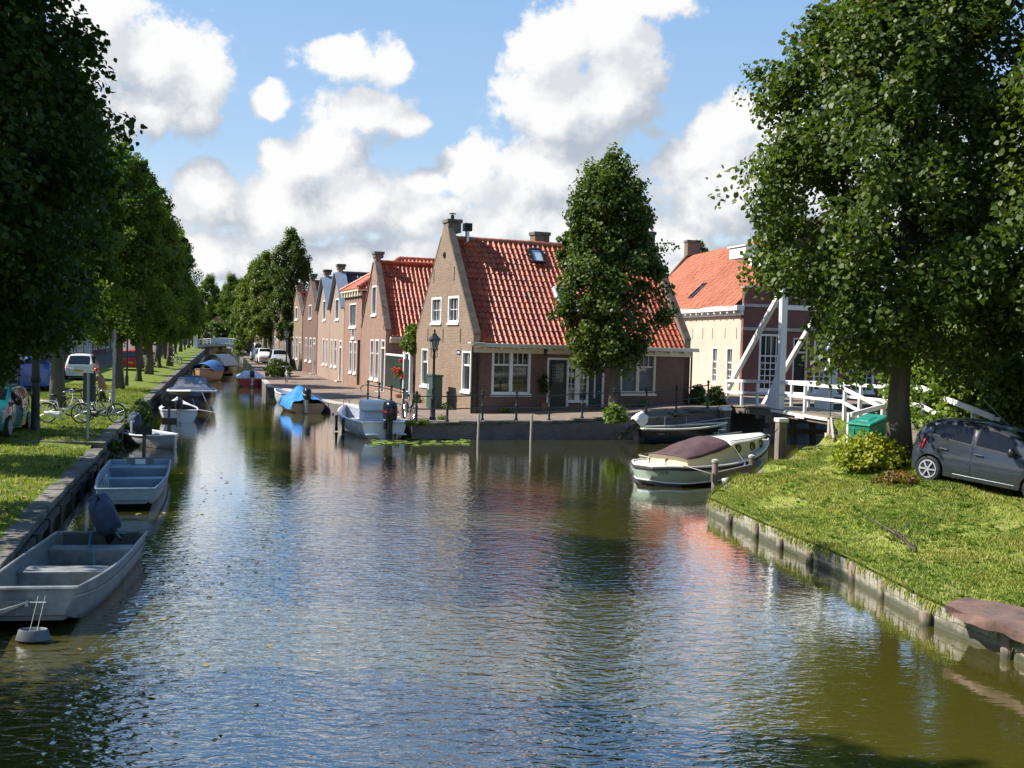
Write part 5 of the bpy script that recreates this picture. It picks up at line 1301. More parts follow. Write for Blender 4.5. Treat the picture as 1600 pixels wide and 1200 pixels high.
tag(tri_mesh('edge_grass', V, L_grass, val), 'long grass tufts hanging over the board edge of the right bank', 'grass', kind='stuff')

for i, (x, y, r_, h_) in enumerate([(-73, 246, 4.2, 4.6), (-66, 243, 4.4, 5.2), (-59, 240, 4.0, 4.8), (-52.5, 238, 3.6, 4.2), (-78.5, 250, 4.0, 6.0)]):
    bush('hedge_bush', ['green bush just past the middle of the far bridge', 'full green bush behind the far bridge panel', 'green bush behind the right part of the far bridge', 'low bush at the right end of the far bridge', 'taller bush behind the left pillar of the far bridge'][i], x, y, .6, 230 + i, r_, h_, 70, 3000, .5, L_mid if i % 2 else L_row, stems=False, prof=lambda t_: math.sqrt(max(0, 1 - (t_ * .95) ** 3)))
# ================================================================== boats
def hull(sec, th=0.04, mats=None, name='hull', parent=None, smooth=True, open_=True, closed_bow=True, deckz=None):
    """sec: list of (x, [(y, z) ... keel to sheer]) from stern to bow; builds shell with inner skin"""
    mb = MB(); k = len(sec[0][1])
    def full(x, hs, inn=0.0):
        L_ = []
        for (y, z) in hs[::-1]: L_.append((x, -max(0, y - inn), z + (inn if z < hs[-1][1] - 1e-6 else 0)))
        for (y, z) in hs[1:] if hs[0][0] == 0 else hs: L_.append((x, max(0, y - inn), z + (inn if z < hs[-1][1] - 1e-6 else 0)))
        return L_
    rows = [full(x, hs) for x, hs in sec]; n = len(rows[0])
    def skin(rows, mi):
        mb.mi = mi; vs = [p for r_ in rows for p in r_]; fs = []
        for i in range(len(rows) - 1):
            for j in range(n - 1): fs.append((i * n + j, i * n + j + 1, (i + 1) * n + j + 1, (i + 1) * n + j))
        mb.add(vs, fs)
    skin(rows, 0)
    mb.mi = 0; mb.add(rows[0], [tuple(range(n))])
    if abs(rows[-1][0][1]) > .02: mb.add(rows[-1], [tuple(range(n))[::-1]])
    if open_:
        inn = []
        for i, (x, hs) in enumerate(sec):
            x2 = x + (th if i == 0 else -th if i == len(sec) - 1 else 0); inn.append(full(x2, hs, th))
        skin(inn, 1); mb.mi = 1
        mb.add(inn[0], [tuple(range(n))[::-1]])
        if abs(rows[-1][0][1]) > .02: mb.add(inn[-1], [tuple(range(n))])
        mb.mi = 0; vs = []; fs = []
        for side in (0, n - 1):
            o = len(vs)
            for a, b in zip(rows, inn): vs += [a[side], b[side]]
            for i in range(len(rows) - 1): fs.append((o + 2 * i, o + 2 * i + 1, o + 2 * i + 3, o + 2 * i + 2))
        mb.add(vs, fs)
        mb.add([rows[0][0], rows[0][-1], inn[0][-1], inn[0][0]], [(0, 1, 2, 3)])
        if abs(rows[-1][0][1]) > .02: mb.add([rows[-1][0], rows[-1][-1], inn[-1][-1], inn[-1][0]], [(0, 1, 2, 3)])
    return mb.build(name, mats, parent, smooth=smooth)
def rim(sec, r, m, parent, name='gunwale', ends=True, dz=0.0, sq=False):
    L_ = [(x, hs[-1][0], hs[-1][1] + dz) for x, hs in sec]; Rr = [(x, -hs[-1][0], hs[-1][1] + dz) for x, hs in sec]
    pts = L_ + Rr[::-1] if sec[-1][1][-1][0] > .02 else L_ + Rr[::-1][1:]
    mb = MB(); mb.tube(pts, r, 8)
    if ends: mb.tube([L_[0], Rr[0]], r, 8)
    return mb.build(name, m, parent, smooth=True)
def curved(L, B, sheer0, sheer1, n=14, keel=-.18, sternw=.82, bow_p=2.2, rake=.35, mid=.42, tumble=.0, chine=.72):
    """round-bilge hull sections"""
    out = []
    for i in range(n + 1):
        t = i / n
        if t < mid: b = sternw + (1 - sternw) * math.sin(PI / 2 * t / mid)
        else: b = max(0.0, 1 - ((t - mid) / (1 - mid)) ** bow_p)
        hb = B / 2 * b; zs = sheer0 + (sheer1 - sheer0) * t ** 2.2 - .03 * math.sin(PI * t)
        x = L * t; pts = []
        kz = keel + (0.55 * (sheer1 - keel)) * max(0, (t - .72) / .28) ** 2.5
        for j in range(7):
            q = j / 6; y = hb * (math.sin(q * PI / 2) ** chine); z = kz + (zs - kz) * (q ** 1.7)
            dx = -rake * (1 - q) * max(0, (t - .6) / .4) ** 1.5 * L * .12
            pts.append((y, z))
        out.append((x, pts))
    return out
def outboard(parent, x, y, z, mcowl, s=1.0, tilt=0.0, rz=0.0, low=None, name='outboard_motor', tiller=True, trim=None, cover=False):
    """outboard motor, cowl up, leg down; local -x is aft"""
    e = bpy.data.objects.new(name, None); COL.objects.link(e); e.parent = parent; e.empty_display_size = .1
    e.location = (x, y, z); e.rotation_euler = (0, tilt, rz); e.scale = (s, s, s)
    mb = MB()
    sq = lambda c_: math.copysign(abs(c_) ** .62, c_)
    wr_ = .022 if cover else 0
    mb.grid(lambda u, v: ((lambda a, q: (-.06 + .25 * sq(math.cos(a)) * q[0] + wr_ * math.sin(5 * a + 14 * q[1]), .165 * sq(math.sin(a)) * q[0] + wr_ * math.cos(7 * a - 11 * q[1]), q[1] + wr_ * math.sin(4 * a)))(2 * PI * u, ([(0.98, .06), (1.08, .10), (1.04, .24), (1.0, .36), (.93, .46), (.84, .52), (.62, .56), (0.02, .575)] if cover else [(0.80, .10), (.95, .14), (1.0, .24), (1.0, .36), (.95, .46), (.80, .54), (.50, .585), (0.02, .60)])[min(7, int(round(v * 7)))])), 20, 7, True)
    mb.build('cowl', mcowl, e, smooth='all')
    mb = MB(); mb.box(-.16, .02, -.06, .06, -.42, .12); mb.box(-.03, .10, -.10, .10, -.16, .06); mb.box(-.13, -.02, -.035, .035, -.66, -.42)
    mb.box(-.28, .02, -.10, .10, -.445, -.42); mb.tube([(-.26, 0, -.62), (.03, 0, -.62)], [.05, .035], 10); mb.box(-.16, -.05, -.01, .01, -.82, -.6)
    mb.build('motor_leg', low or M_black, e, bevel=.012)
    mb = MB()
    for k in range(3):
        a = k * 2.094; mb.add([(-.28, 0, -.62), (-.30, .12 * math.cos(a), -.62 + .12 * math.sin(a)), (-.26, .13 * math.cos(a + .7), -.62 + .13 * math.sin(a + .7))], [(0, 1, 2), (2, 1, 0)])
    mb.build('propeller', M_steel, e, fix=False)
    if tiller: mb = MB(); mb.tube([(.1, 0, .12), (.32, .02, .16), (.62, .04, .15)], [.025, .022, .03], 8); mb.build('tiller', M_black, e, smooth=True)
    if trim: mb = MB(); mb.box(-.30, .12, -.163, .163, .30, .335); mb.build('trim_stripe', trim, e)
    return e
def boat(name, label, loc, rz, cat='boat'): return thing(name, label, cat, loc, rz)
def heading(a, b): return math.atan2(b[1] - a[1], b[0] - a[0])

# --- flat grey punts on the left
def punt_sections(L, W, bowW, zs, zbow, n=10):
    out = []
    for i in range(n + 1):
        t = i / n
        g = W / 2 * (1 - (1 - bowW / W) * max(0, (t - .45) / .55) ** 1.6) * (0.97 + .03 * math.sin(PI * t))
        sh = zs + (zbow - zs) * max(0, (t - .3) / .7) ** 2
        b = g - .13 - .03 * t
        kb = -.12 + max(0, (t - .70) / .30) ** 1.5 * (.34)
        out.append((L * t, [(0, kb), (b, kb), (b + (g - b) * .55, kb + (sh - kb) * .5), (g, sh)]))
    return out
def punt(label, stern, bow, W, bowW, zs, zb, mo, mi_, mbench, motor=False):
    S_, B_2 = Vector(stern), Vector(bow); L = (B_2 - S_).length
    t = boat('flat_bottomed_boat', label, (S_.x, S_.y, 0), heading(S_, B_2)); sec = punt_sections(L, W, bowW, zs, zb)
    hull(sec, .03, [mo, mi_], parent=t, smooth=True)
    rim(sec, .028, mo, t)
    # stiffening strake on the side
    mb = MB()
    for s in (1, -1):
        pts = [(x, s * (hs[2][0] + (hs[3][0] - hs[2][0]) * .35 + .012), hs[2][1] + (hs[3][1] - hs[2][1]) * .35) for x, hs in sec]
        mb.tube(pts, .022, 6)
    mb.build('strake', mo, t, smooth=True)
    # benches
    def hw(x, z):
        for (xa, ha), (xb, hb) in zip(sec[:-1], sec[1:]):
            if xa <= x <= xb:
                f = (x - xa) / (xb - xa); P_ = [(ha[k][0] + (hb[k][0] - ha[k][0]) * f, ha[k][1] + (hb[k][1] - ha[k][1]) * f) for k in range(4)]
                for (p, q) in zip(P_[1:-1], P_[2:]):
                    if p[1] <= z <= q[1]: return p[0] + (q[0] - p[0]) * (z - p[1]) / (q[1] - p[1]) - .035
                return P_[1][0] - .03
        return .5
    for (xa, xb, zt) in ((.02 * L + .35, .02 * L + .72, zs - .12), (.47 * L, .47 * L + .42, zs - .10), (L - .75, L - .12, zb - .13)) if motor else ((.04, .78, zs - .10), (.45 * L, .45 * L + .38, zs - .10), (L - .5, L - .1, zb - .12)):
        w0, w1 = hw(xa, zt), hw(xb, zt); q0, q1 = hw(xa, -.02), hw(xb, -.02); zb_ = -.088
        if xb > L * .8: zb_ = .12; q0, q1 = hw(xa, .1), hw(xb, .1)
        mb = MB(); mb.add([(xa, -w0, zt), (xb, -w1, zt), (xb, w1, zt), (xa, w0, zt), (xa, -q0, zb_), (xb, -q1, zb_), (xb, q1, zb_), (xa, q0, zb_)], [(0, 1, 2, 3), (7, 6, 5, 4), (0, 4, 5, 1), (1, 5, 6, 2), (2, 6, 7, 3), (3, 7, 4, 0)])
        mb.build('bench', mbench, t, bevel=.012)
    return t, sec, L
pn, sec1, L1 = punt('near grey flat bottomed boat with covered outboard, bottom left', (-6.80, 18.1), (-6.02, 13.55), 1.48, 1.22, .44, .56, M_alu, M_aluin, M_alu, True)
e = outboard(pn, -.02, .12, .46, M_canvasnavy, 1.1, R(-8), R(6), cover=True); e.rotation_euler = (R(20), R(16), R(25))
mb = MB(); mb.box(-.02, .03, -.62, .62, .2, .47); mb.build('transom_board', M_aluin, pn, bevel=.01)
mb = MB(); mb.tube([(.05, .05, .45), (.35, -.1, .50), (.75, -.05, .36), (1.25, .12, .36), (1.6, .2, .05), (1.75, .25, -.05)], .018, 6); mb.tube([(.1, .3, .4), (.25, .42, .46), (.2, .15, .5), (.08, .1, .45)], .016, 6); mb.build('fuel_hose', M_hose, pn, smooth='all')
mb = MB(); mb.tube([(L1 + .03, .02, .40), (L1 + .10, .02, .42), (L1 + .10, .02, .36)], .02, 8); mb.tube([(L1 + .02, -.22, .40), (L1 + .08, .25, .40)], .016, 6); mb.build('mooring_cleat', M_steel, pn, smooth=True)
mb = MB()
for k in range(3): mb.tube([(L1 + .08, .0, .40), (L1 + .12, -.35, .30 - k * .03), (L1 + .1, -.85 - k * .05, .27 + .02 * k), (L1 + .2, -1.3, .45)], .011, 6)
o = mb.build('mooring_rope', M_rope, pn, smooth='all')
punt2, sec2, L2 = punt('second flat boat, blue grey, empty, behind the near punt', (-9.72, 28.5), (-8.15, 23.0), 1.55, 1.22, .42, .46, M_blueboat, M_blueboat, M_blueboat)
mb = MB(); mb.box(.0, .05, -.32, .32, .26, .50); mb.build('motor_pad', M_aluin, punt2, bevel=.01); mb = MB(); mb.box(.052, .056, -.12, .14, .33, .46); mb.build('registration_label', M_white, punt2)
mb = MB()
for k in range(4): mb.tube([(L2 - .1, -.45, .36), (L2 - .6, -.58 + k * .03, .38), (L2 - 1.6, -.60 + .05 * k, .36 - .02 * k), (2.6, -.62, .42)], .010, 5)
mb.build('rope', M_rope, punt2)
# hanging tub under the near bow
P = G(52, 988, .12); t = thing('hanging_float', 'grey oval tub hanging by two lines below the near punt bow', 'float', (P.x, P.y, .0), .1); t.scale = (.85, .85, .9)
mb = MB(); mb.lathe([(.16, .0), (.20, .02), (.165, .15), (.155, .16), (.13, .14), (.12, .12)], 20, (0, 0, .02), sx=1.25, sy=.7); mb.build('tub', M_tub, t, smooth=True)
mb = MB(); mb.tube([(-.05, 0, .15), (-.05, .36, .55)], .004, 5); mb.tube([(.05, 0, .15), (.05, .36, .55)], .004, 5); mb.build('line', M_rope, t)

# --- small grey dinghy with raised motor
def round_boat(name, label, stern, bow, B, s0, s1, mats, rimm, rr=.03, **kw):
    S_, B_2 = Vector(stern), Vector(bow); L = (B_2 - S_).length
    t = boat(name, label, (S_.x, S_.y, 0), heading(S_, B_2)); sec = curved(L, B, s0, s1, **kw)
    return t, sec, L
A = G(214, 698, .0); B = G(264, 705, 0)
t, sec, L = round_boat('dinghy', 'small pale grey dinghy with raised blue outboard by the wall', (-13.0, 37.4), (-10.9, 35.2), 1.35, .38, .46, None, None, sternw=.8)
hull(sec, .035, [M_gelgrey, M_gelgrey], parent=t); rim(sec, .035, M_gel, t)
for xa in (.15, 1.25): mb = MB(); mb.box(xa, xa + .35, -.52, .52, .22, .27); mb.build('bench', M_gelgrey, t, bevel=.01)
outboard(t, -.05, .0, .45, M_canvasnavy, 1.0, R(40), tiller=True, cover=True)
mb = MB(); mb.tube([(.5, -.3, .28), (.5, -.3, .75)], .03, 8); mb.build('post', M_white, t)
# white motor boat with rounded foredeck seen from behind
t, sec, L = round_boat('dinghy', 'white dinghy with rounded foredeck and small motor before the black sloop', (-13.85, 45.4), (-15.1, 49.0), 1.55, .52, .66, None, None, sternw=.88, bow_p=2.0)
hull(sec, .04, [M_gel, M_gelgrey], parent=t); rim(sec, .04, M_gel, t)
mb = MB(); 
mb.grid(lambda u, v: ((lambda x, y, z: (x, y, z))(1.0 + (L - 1.05) * u, (v - .5) * 2 * np.interp(1.0 + (L - 1.05) * u, [s[0] for s in sec], [s[1][-1][0] for s in sec]), np.interp(1.0 + (L - 1.05) * u, [s[0] for s in sec], [s[1][-1][1] for s in sec]) + .22 * (1 - (2 * v - 1) ** 2) + .02)), 10, 10)
mb.build('foredeck', M_gel, t, smooth='all')
outboard(t, -.06, .05, .52, M_black, .9, 0, tiller=False, low=M_steel); mb = MB(); mb.ring((.05, .05, .86), (1, 0, .2), .16, .015, 16, 5); mb.build('steering_wheel', M_black, t, smooth=True)
mb = MB(); mb.tube([(.2, -.72, .55), (-.6, -1.35, .5)], .015, 5); mb.build('mooring_line', M_rope, t)
# black sloop with dark spray hood
t, sec, L = round_boat('sloop', 'glossy black sloop with dark sprayhood moored on the left', (-17.0, 58.0), (-15.25, 51.6), 2.35, .85, 1.02, None, None, sternw=.8, bow_p=3.2, keel=-.3, chine=.55)
hull(sec, .07, [M_hullblack, M_deck], parent=t); rim(sec, .05, M_white, t)
mb = MB(); mb.grid(lambda u, v: (2.6 + (L - 2.7) * u, (v - .5) * 2 * (np.interp(2.6 + (L - 2.7) * u, [s[0] for s in sec], [s[1][-1][0] for s in sec]) - .05), np.interp(2.6 + (L - 2.7) * u, [s[0] for s in sec], [s[1][-1][1] for s in sec]) - .02 + .06 * (1 - (2 * v - 1) ** 2)), 8, 6); mb.build('foredeck', M_black, t, smooth='all')
mb = MB(); mb.grid(lambda u, v: (1.2 + 3.0 * u - .2 * math.sin(PI * v), (v - .5) * 2 * (1.02 - .18 * (1 - u)) * (1), .95 + (.62 * min(1, (1 - u) * 2.4) * min(1, u * 6)) * (1 - abs(2 * v - 1) ** 4)), 14, 14); mb.build('spray_hood', M_canvasnavy, t, smooth='all')
mb = MB(); mb.grid(lambda u, v: (3.05 + .75 * (1 - u), (v - .5) * 1.5 * (1 - .12 * u), 1.06 + .46 * u), 4, 8)
o = mb.build('windscreen', mat('tinted_screen', (.16, .15, .16), .08, var=.2), t); o.modifiers.new('sol', 'SOLIDIFY').thickness = .02
mb = MB(); mb.tube([(L - .3, 0, 1.05), (L - .1, .1, .6), (L + .1, .3, .02)], .012, 5); mb.tube([(L - .2, .5, 1.0), (L + .1, .9, .1)], .02, 6); mb.build('mooring_line', M_rope, t)
# boats up the canal on the left
t, sec, L = round_boat('small_boat', 'tan boat with blue canvas cover under the left wall', (lx(86) + 2.3, 87.5), (lx(82) + 1.6, 82.5), 1.95, .85, 1.0, None, None, sternw=.85, bow_p=3.0)
hull(sec, .05, [M_tan, M_tan], parent=t); rim(sec, .04, M_wood, t)
mb = MB(); mb.grid(lambda u, v: (.1 + (L - .7) * u, (v - .5) * 1.96, .86 + .75 * (1 - (2 * v - 1) ** 2) * (1 - u * .3)), 8, 10); mb.build('canvas_cover', M_canvasblue, t, smooth='all')
t, sec, L = round_boat('small_boat', 'dark boat under a white arched cover further up the canal', (lx(98) + 3.2, 100.5), (lx(95) + 2.2, 95.5), 2.2, .8, 1.0, None, None, sternw=.85, bow_p=3.0)
hull(sec, .05, [M_hullblack, M_hullblack], parent=t); rim(sec, .04, M_wood, t)
mb = MB(); mb.grid(lambda u, v: (.2 + (L - .9) * u, (v - .5) * 2.2, .85 + 1.0 * (1 - abs(2 * v - 1) ** 2.2)), 8, 12); mb.build('arched_cover', M_silver, t, smooth='all')
# red boat with silver cover
t, sec, L = round_boat('small_boat', 'red boat under a silver grey cover at the far quay', (-18.5, 77.3), (-20.2, 82.6), 1.85, .62, .8, None, None, sternw=.92, bow_p=2.4)
hull(sec, .05, [M_red, M_gel], parent=t); rim(sec, .05, M_gel, t)
mb = MB(); mb.grid(lambda u, v: (-.05 + (L - .2) * u, (v - .5) * 1.95 * (1 - .75 * u ** 2.5), .60 + (.62 * (1 - u * .5)) * min(1, .15 + u * 9) * (1 - abs(2 * v - 1) ** 2.6) + .04 * math.sin(17 * v + 5 * u)), 12, 18); mb.build('boat_cover', M_silver, t, smooth='all')
outboard(t, -.12, .0, .62, M_black, 1.0, R(-6), tiller=False, low=M_white)
# white dinghy and blue tarpaulin boat
t, sec, L = round_boat('dinghy', 'small pale dinghy tucked behind the blue tarpaulin boat', (-11.0, 59.2), (-13.3, 61.0), 1.45, .52, .75, None, None, sternw=.8, bow_p=2.0)
hull(sec, .05, [M_gelgrey, M_gel], parent=t); rim(sec, .04, M_gel, t); mb = MB(); mb.box(1.0, 1.3, -.6, .6, .3, .36); mb.build('bench', M_gel, t)
t, sec, L = round_boat('small_boat', 'cream boat under a peaked bright blue tarpaulin at the quay', (-9.9, 53.0), (-11.7, 57.0), 1.8, .48, .66, None, None, sternw=.9, bow_p=2.2)
hull(sec, .05, [M_tan, M_gel], parent=t)
def tz(u, v):
    b = np.interp(L * u, [s[0] for s in sec], [s[1][-1][0] for s in sec]) + .05; y = (2 * v - 1)
    pk = .72 * math.exp(-((u - .42) / .22) ** 2) + .25 * math.exp(-((u - .05) / .12) ** 2)
    z = .52 + .14 * u + pk * (1 - abs(y) ** 1.15) + .03 * math.sin(9 * y + 14 * u)
    if abs(y) > .9: z -= (abs(y) - .9) * 3.2
    return (-.08 + (L + .05) * u, y * b * (1.0 if abs(y) < .9 else 1.02), z)
mb = MB(); mb.grid(lambda u, v: tz(u, v), 22, 22); mb.build('tarpaulin', M_tarp, t, smooth='all')
outboard(t, -.14, .15, .62, M_black, 1.15, R(-10), tiller=False, low=M_steel, trim=M_white)
mb = MB(); mb.lathe([(.02, -.32), (.1, -.25), (.12, 0), (.1, .25), (.02, .32)], 10, (0, 0, 0)); f = mb.build('fender', M_rubber, t, smooth=True); f.location = (.15, -1.12, .25)
# white motorboat with console and covered steering stand
t, sec, L = round_boat('motorboat', 'white open motorboat with covered console and black outboard', (-4.75, 40.75), (-6.95, 45.6), 1.85, .62, .95, None, None, sternw=.92, bow_p=2.3, keel=-.2)
hull(sec, .10, [M_gel, M_gelgrey], parent=t); rim(sec, .055, M_gel, t)
mb = MB(); mb.box(.0, .5, -.80, .80, .34, .40); mb.box(-.32, -.0, -.78, -.3, .16, .22); mb.box(-.32, 0, .3, .78, .16, .22); mb.build('stern_bench', M_gel, t, bevel=.02)
mb = MB(); mb.box(.10, .16, -.78, -.12, .40, .72); mb.box(.10, .16, .12, .78, .40, .72); mb.build('backrest', M_gelgrey, t, bevel=.03)
mb = MB(); mb.box(1.35, 1.95, -.42, .42, .2, .95); mb.build('console', M_gel, t, bevel=.06, bseg=3)
mb = MB(); mb.box(1.15, 1.95, -.46, .46, .93, 1.38); mb.build('console_cover', M_white, t, bevel=.12, bseg=4)
mb = MB(); mb.box(2.9, 3.6, -.6, .6, .45, .52); mb.build('bow_bench', M_gel, t, bevel=.02)
mb = MB(); mb.tube([(2.3, .7, .78), (2.3, .7, 1.3), (3.3, .66, 1.3), (3.3, .66, .85)], .015, 6); mb.build('grab_rail', M_chrome, t, smooth=True)
outboard(t, -.22, -.10, .62, M_hullblack, 1.45, R(-4), tiller=False, low=M_black, trim=M_red)
for xx in (2.0, 3.3):
    mb = MB(); yy_ = np.interp(xx, [s[0] for s in sec], [s[1][-1][0] for s in sec]); mb.tube([(xx, yy_ + .06, .68), (xx, yy_ + .10, .62), (xx, yy_ + .10, .05), (xx, yy_ + .09, .02)], [.01, .07, .07, .02], 10); mb.build('fender', M_dkgreen, t, smooth=True)
mb = MB(); mb.tube([(4.6, .5, .8), (3.3, .92, .5), (1.5, .98, .45), (.1, .93, .5)], .012, 5); mb.build('side_rope', M_rope, t)
mb = MB(); mb.ring((-.62, -.3, .10), (0, 1, 0), .17, .05, 18, 8); w_ = mb.build('jockey_wheel', M_rubber, t, smooth=True); mb = MB(); mb.lathe([(.09, -.02), (.09, .02)], 12, (-.62, -.3, .10), axis=(0, 1, 0)); mb.build('hub', M_chrome, w_)
# dark open sloop under the wall
t, sec, L = round_boat('open_sloop', 'long black open boat with raised white covered outboard along the brick wall', (5.0, 42.3), (8.75, 44.0), 1.35, .55, .72, None, None, sternw=.7, bow_p=2.4)
hull(sec, .05, [M_hullblack, M_wood], parent=t); rim(sec, .045, M_deckcream, t)
for xa in (.5, 1.9, 3.1): mb = MB(); mb.box(xa, xa + .28, -.6, .6, .34, .39); mb.build('bench', M_wood, t)
mb = MB(); mb.tube([(1.1, -.1, .3), (1.1, -.1, 1.0)], .012, 5); mb.tube([(2.3, .2, .3), (2.3, .2, .95)], .01, 5); mb.tube([(2.0, .5, .6), (4.4, .2, .92)], .02, 6); mb.build('pole', M_steel, t)
outboard(t, -.15, 0, .62, M_white, 1.05, R(48), tiller=False, cover=True)
# cabin boat, sage green hull
S_ = Vector((3.65, 29.5)); B_2 = Vector((7.85, 33.1)); Lc = (B_2 - S_).length
cb = boat('cabin_boat', 'sage green and cream cabin boat with maroon canvas hood', (S_.x, S_.y, 0), heading(S_, B_2))
sec = []
for i in range(19):
    t_ = i / 18; b = 1.02 * (math.sin(PI / 2 * min(1, t_ / .16)) ** .55 if t_ < .16 else 1) * (1 if t_ < .5 else max(0, 1 - ((t_ - .5) / .5) ** 2.3)); b = max(b, .0)
    zs_ = .56 - .05 * math.sin(PI * min(1, t_ * 1.3)) + .52 * max(0, (t_ - .35) / .65) ** 2
    x = Lc * t_; kz = -.2; ws = .0
    lo = .10 + .10 * max(0, (t_ - .6) / .4)
    sec.append((x, [(0, kz), (b * .72, -.1), (b * (.90 if t_ > .1 else .6), lo - .02), (b * (.95 if t_ > .1 else .75), lo), (b * 1.0, lo + (zs_ - lo) * .6), (b, zs_)]))
sec[0] = (0.0, [(0, .12), (.05, .13), (.12, .14), (.2, .15), (.3, .3), (.36, .52)])
hb = hull([(x, hs[3:]) if False else (x, hs) for x, hs in sec], .05, [M_sage, M_sage], parent=cb, open_=False)
me = hb.data; me.materials.append(M_hulldark)
for p in me.polygons:
    if p.center.z < .115 and abs(p.normal.z) < .98: p.material_index = 2
tag(hb)
mb = MB(); X = [s[0] for s in sec]; Yb = [s[1][-1][0] for s in sec]; Zs = [s[1][-1][1] for s in sec]
mb.grid(lambda u, v: (Lc * u, (2 * v - 1) * np.interp(Lc * u, X, Yb) * .985, np.interp(Lc * u, X, Zs) - .005 + .02 * (1 - (2 * v - 1) ** 2)), 30, 6); mb.build('deck', M_deckcream, cb, smooth='all')
rim(sec, .04, M_rubber, cb, 'rubbing_strake', dz=-.055); rim(sec, .03, M_deckcream, cb, 'toe_rail', dz=.01)
wl = [(x, [(y, z) for y, z in hs[:4]]) for x, hs in sec]; rim(wl, .022, M_gel, cb, 'waterline_stripe', ends=True)
cabw = lambda x: min(.74, np.interp(x, X, Yb) - .20)
cabz = lambda x: np.interp(x, [0.9, 1.6, 2.6, 3.0, 5.2], [.76, .79, .92, 1.07, 1.17])
mb = MB(); x0c, x1c = .95, 5.05
mb.grid(lambda u, v: (x0c + (x1c - x0c) * u, cabw(x0c + (x1c - x0c) * u) * (1 - .06 * v), np.interp(x0c + (x1c - x0c) * u, X, Zs) - .02 + (cabz(x0c + (x1c - x0c) * u) - np.interp(x0c + (x1c - x0c) * u, X, Zs) + .02) * v), 20, 3)
mb.grid(lambda u, v: (x0c + (x1c - x0c) * u, -cabw(x0c + (x1c - x0c) * u) * (1 - .06 * v), np.interp(x0c + (x1c - x0c) * u, X, Zs) - .02 + (cabz(x0c + (x1c - x0c) * u) - np.interp(x0c + (x1c - x0c) * u, X, Zs) + .02) * v), 20, 3)
for xe in (x0c, x1c): mb.grid(lambda u, v: (xe, (2 * u - 1) * cabw(xe) * (1 - .06 * v), np.interp(xe, X, Zs) - .02 + (cabz(xe) - np.interp(xe, X, Zs) + .02) * v), 4, 3)
mb.build('cabin_side', M_creamcab, cb, smooth=True)
mb = MB(); mb.grid(lambda u, v: (2.75 + (x1c + .12 - 2.75) * u, (2 * v - 1) * (cabw(min(x1c, 2.75 + (x1c - 2.75) * u)) * .94 + .05), cabz(2.75 + (x1c - 2.75) * u) + .02 + .07 * (1 - (2 * v - 1) ** 2)), 10, 10)
o = mb.build('cabin_roof', M_deckcream, cb, smooth='all'); o.modifiers.new('sol', 'SOLIDIFY').thickness = .035
mb = MB(); mb.tube([(2.9, .62, 1.13), (3.9, .60, 1.18), (4.9, .50, 1.24)], .014, 6); mb.tube([(2.9, -.62, 1.13), (3.9, -.60, 1.18), (4.9, -.50, 1.24)], .014, 6); mb.tube([(3.4, .2, 1.25), (3.4, .2, 1.38), (3.7, .2, 1.38)], .01, 5); mb.build('roof_rail', M_steel, cb, smooth=True)
def hd(u, v):
    x = .85 + 1.9 * u; y = 2 * v - 1
    zc_ = np.interp(u, [0, .25, .6, 1], [.80, .92, 1.13, 1.22]); ze = np.interp(u, [0, .3, .7, 1], [.74, .76, .87, 1.02])
    return (x, y * (cabw(x) + .035), ze + (zc_ - ze) * (1 - abs(y) ** 3.0) - .018 * math.sin(10 * y) * math.sin(9 * u))
mb = MB(); mb.grid(hd, 18, 18); o = mb.build('canvas_hood', M_maroon, cb, smooth='all'); o.modifiers.new('sol', 'SOLIDIFY').thickness = .02
for xx in (3.15, 3.85, 4.55):
    for s in (1, -1):
        y_ = cabw(xx) * .97 * s; mb = MB(); mb.ring((xx, y_ + .012 * s, .91 + .05 * (xx - 3)), (0, 1, 0), .10, .028, 18, 6); pr_ = mb.build('porthole', M_black, cb, smooth=True)
        mb = MB(); mb.lathe([(.09, -.01), (.09, .01)], 14, (xx, y_ + .012 * s, .91 + .05 * (xx - 3)), axis=(0, 1, 0)); mb.build('pane', M_glass, pr_)
mb = MB(); mb.box(5.35, 5.5, -.06, .06, 1.0, 1.22); mb.tube([(5.42, -.18, 1.16), (5.42, .18, 1.16)], .03, 8); mb.tube([(5.6, 0, 1.0), (6.1, .05, 1.35)], .012, 5); mb.build('bollard', M_black, cb)
for s in (.30, -.30): mb = MB(); mb.tube([(.55, s, .53), (.55, s, .68), (.62, s, .70)], .028, 8); mb.build('mooring_bitt', M_black, cb, smooth=True)
fc = bpy.data.curves.new('name', 'FONT'); fc.body = 'ALIA'; fc.size = .13; fc.align_x = 'CENTER'; fc.extrude = .003
o = bpy.data.objects.new('boat_name', fc); COL.objects.link(o); fc.materials.append(M_sign)
bpy.context.view_layer.update(); dg = bpy.context.evaluated_depsgraph_get(); me = bpy.data.meshes.new_from_object(o.evaluated_get(dg)); bpy.data.objects.remove(o)
o = bpy.data.objects.new('boat_name', me); COL.objects.link(o); o.parent = cb; o.matrix_local = Matrix.Translation((.17, -.58, .36)) @ Matrix.Rotation(R(-58), 4, 'Z') @ Matrix.Rotation(R(82), 4, 'X')
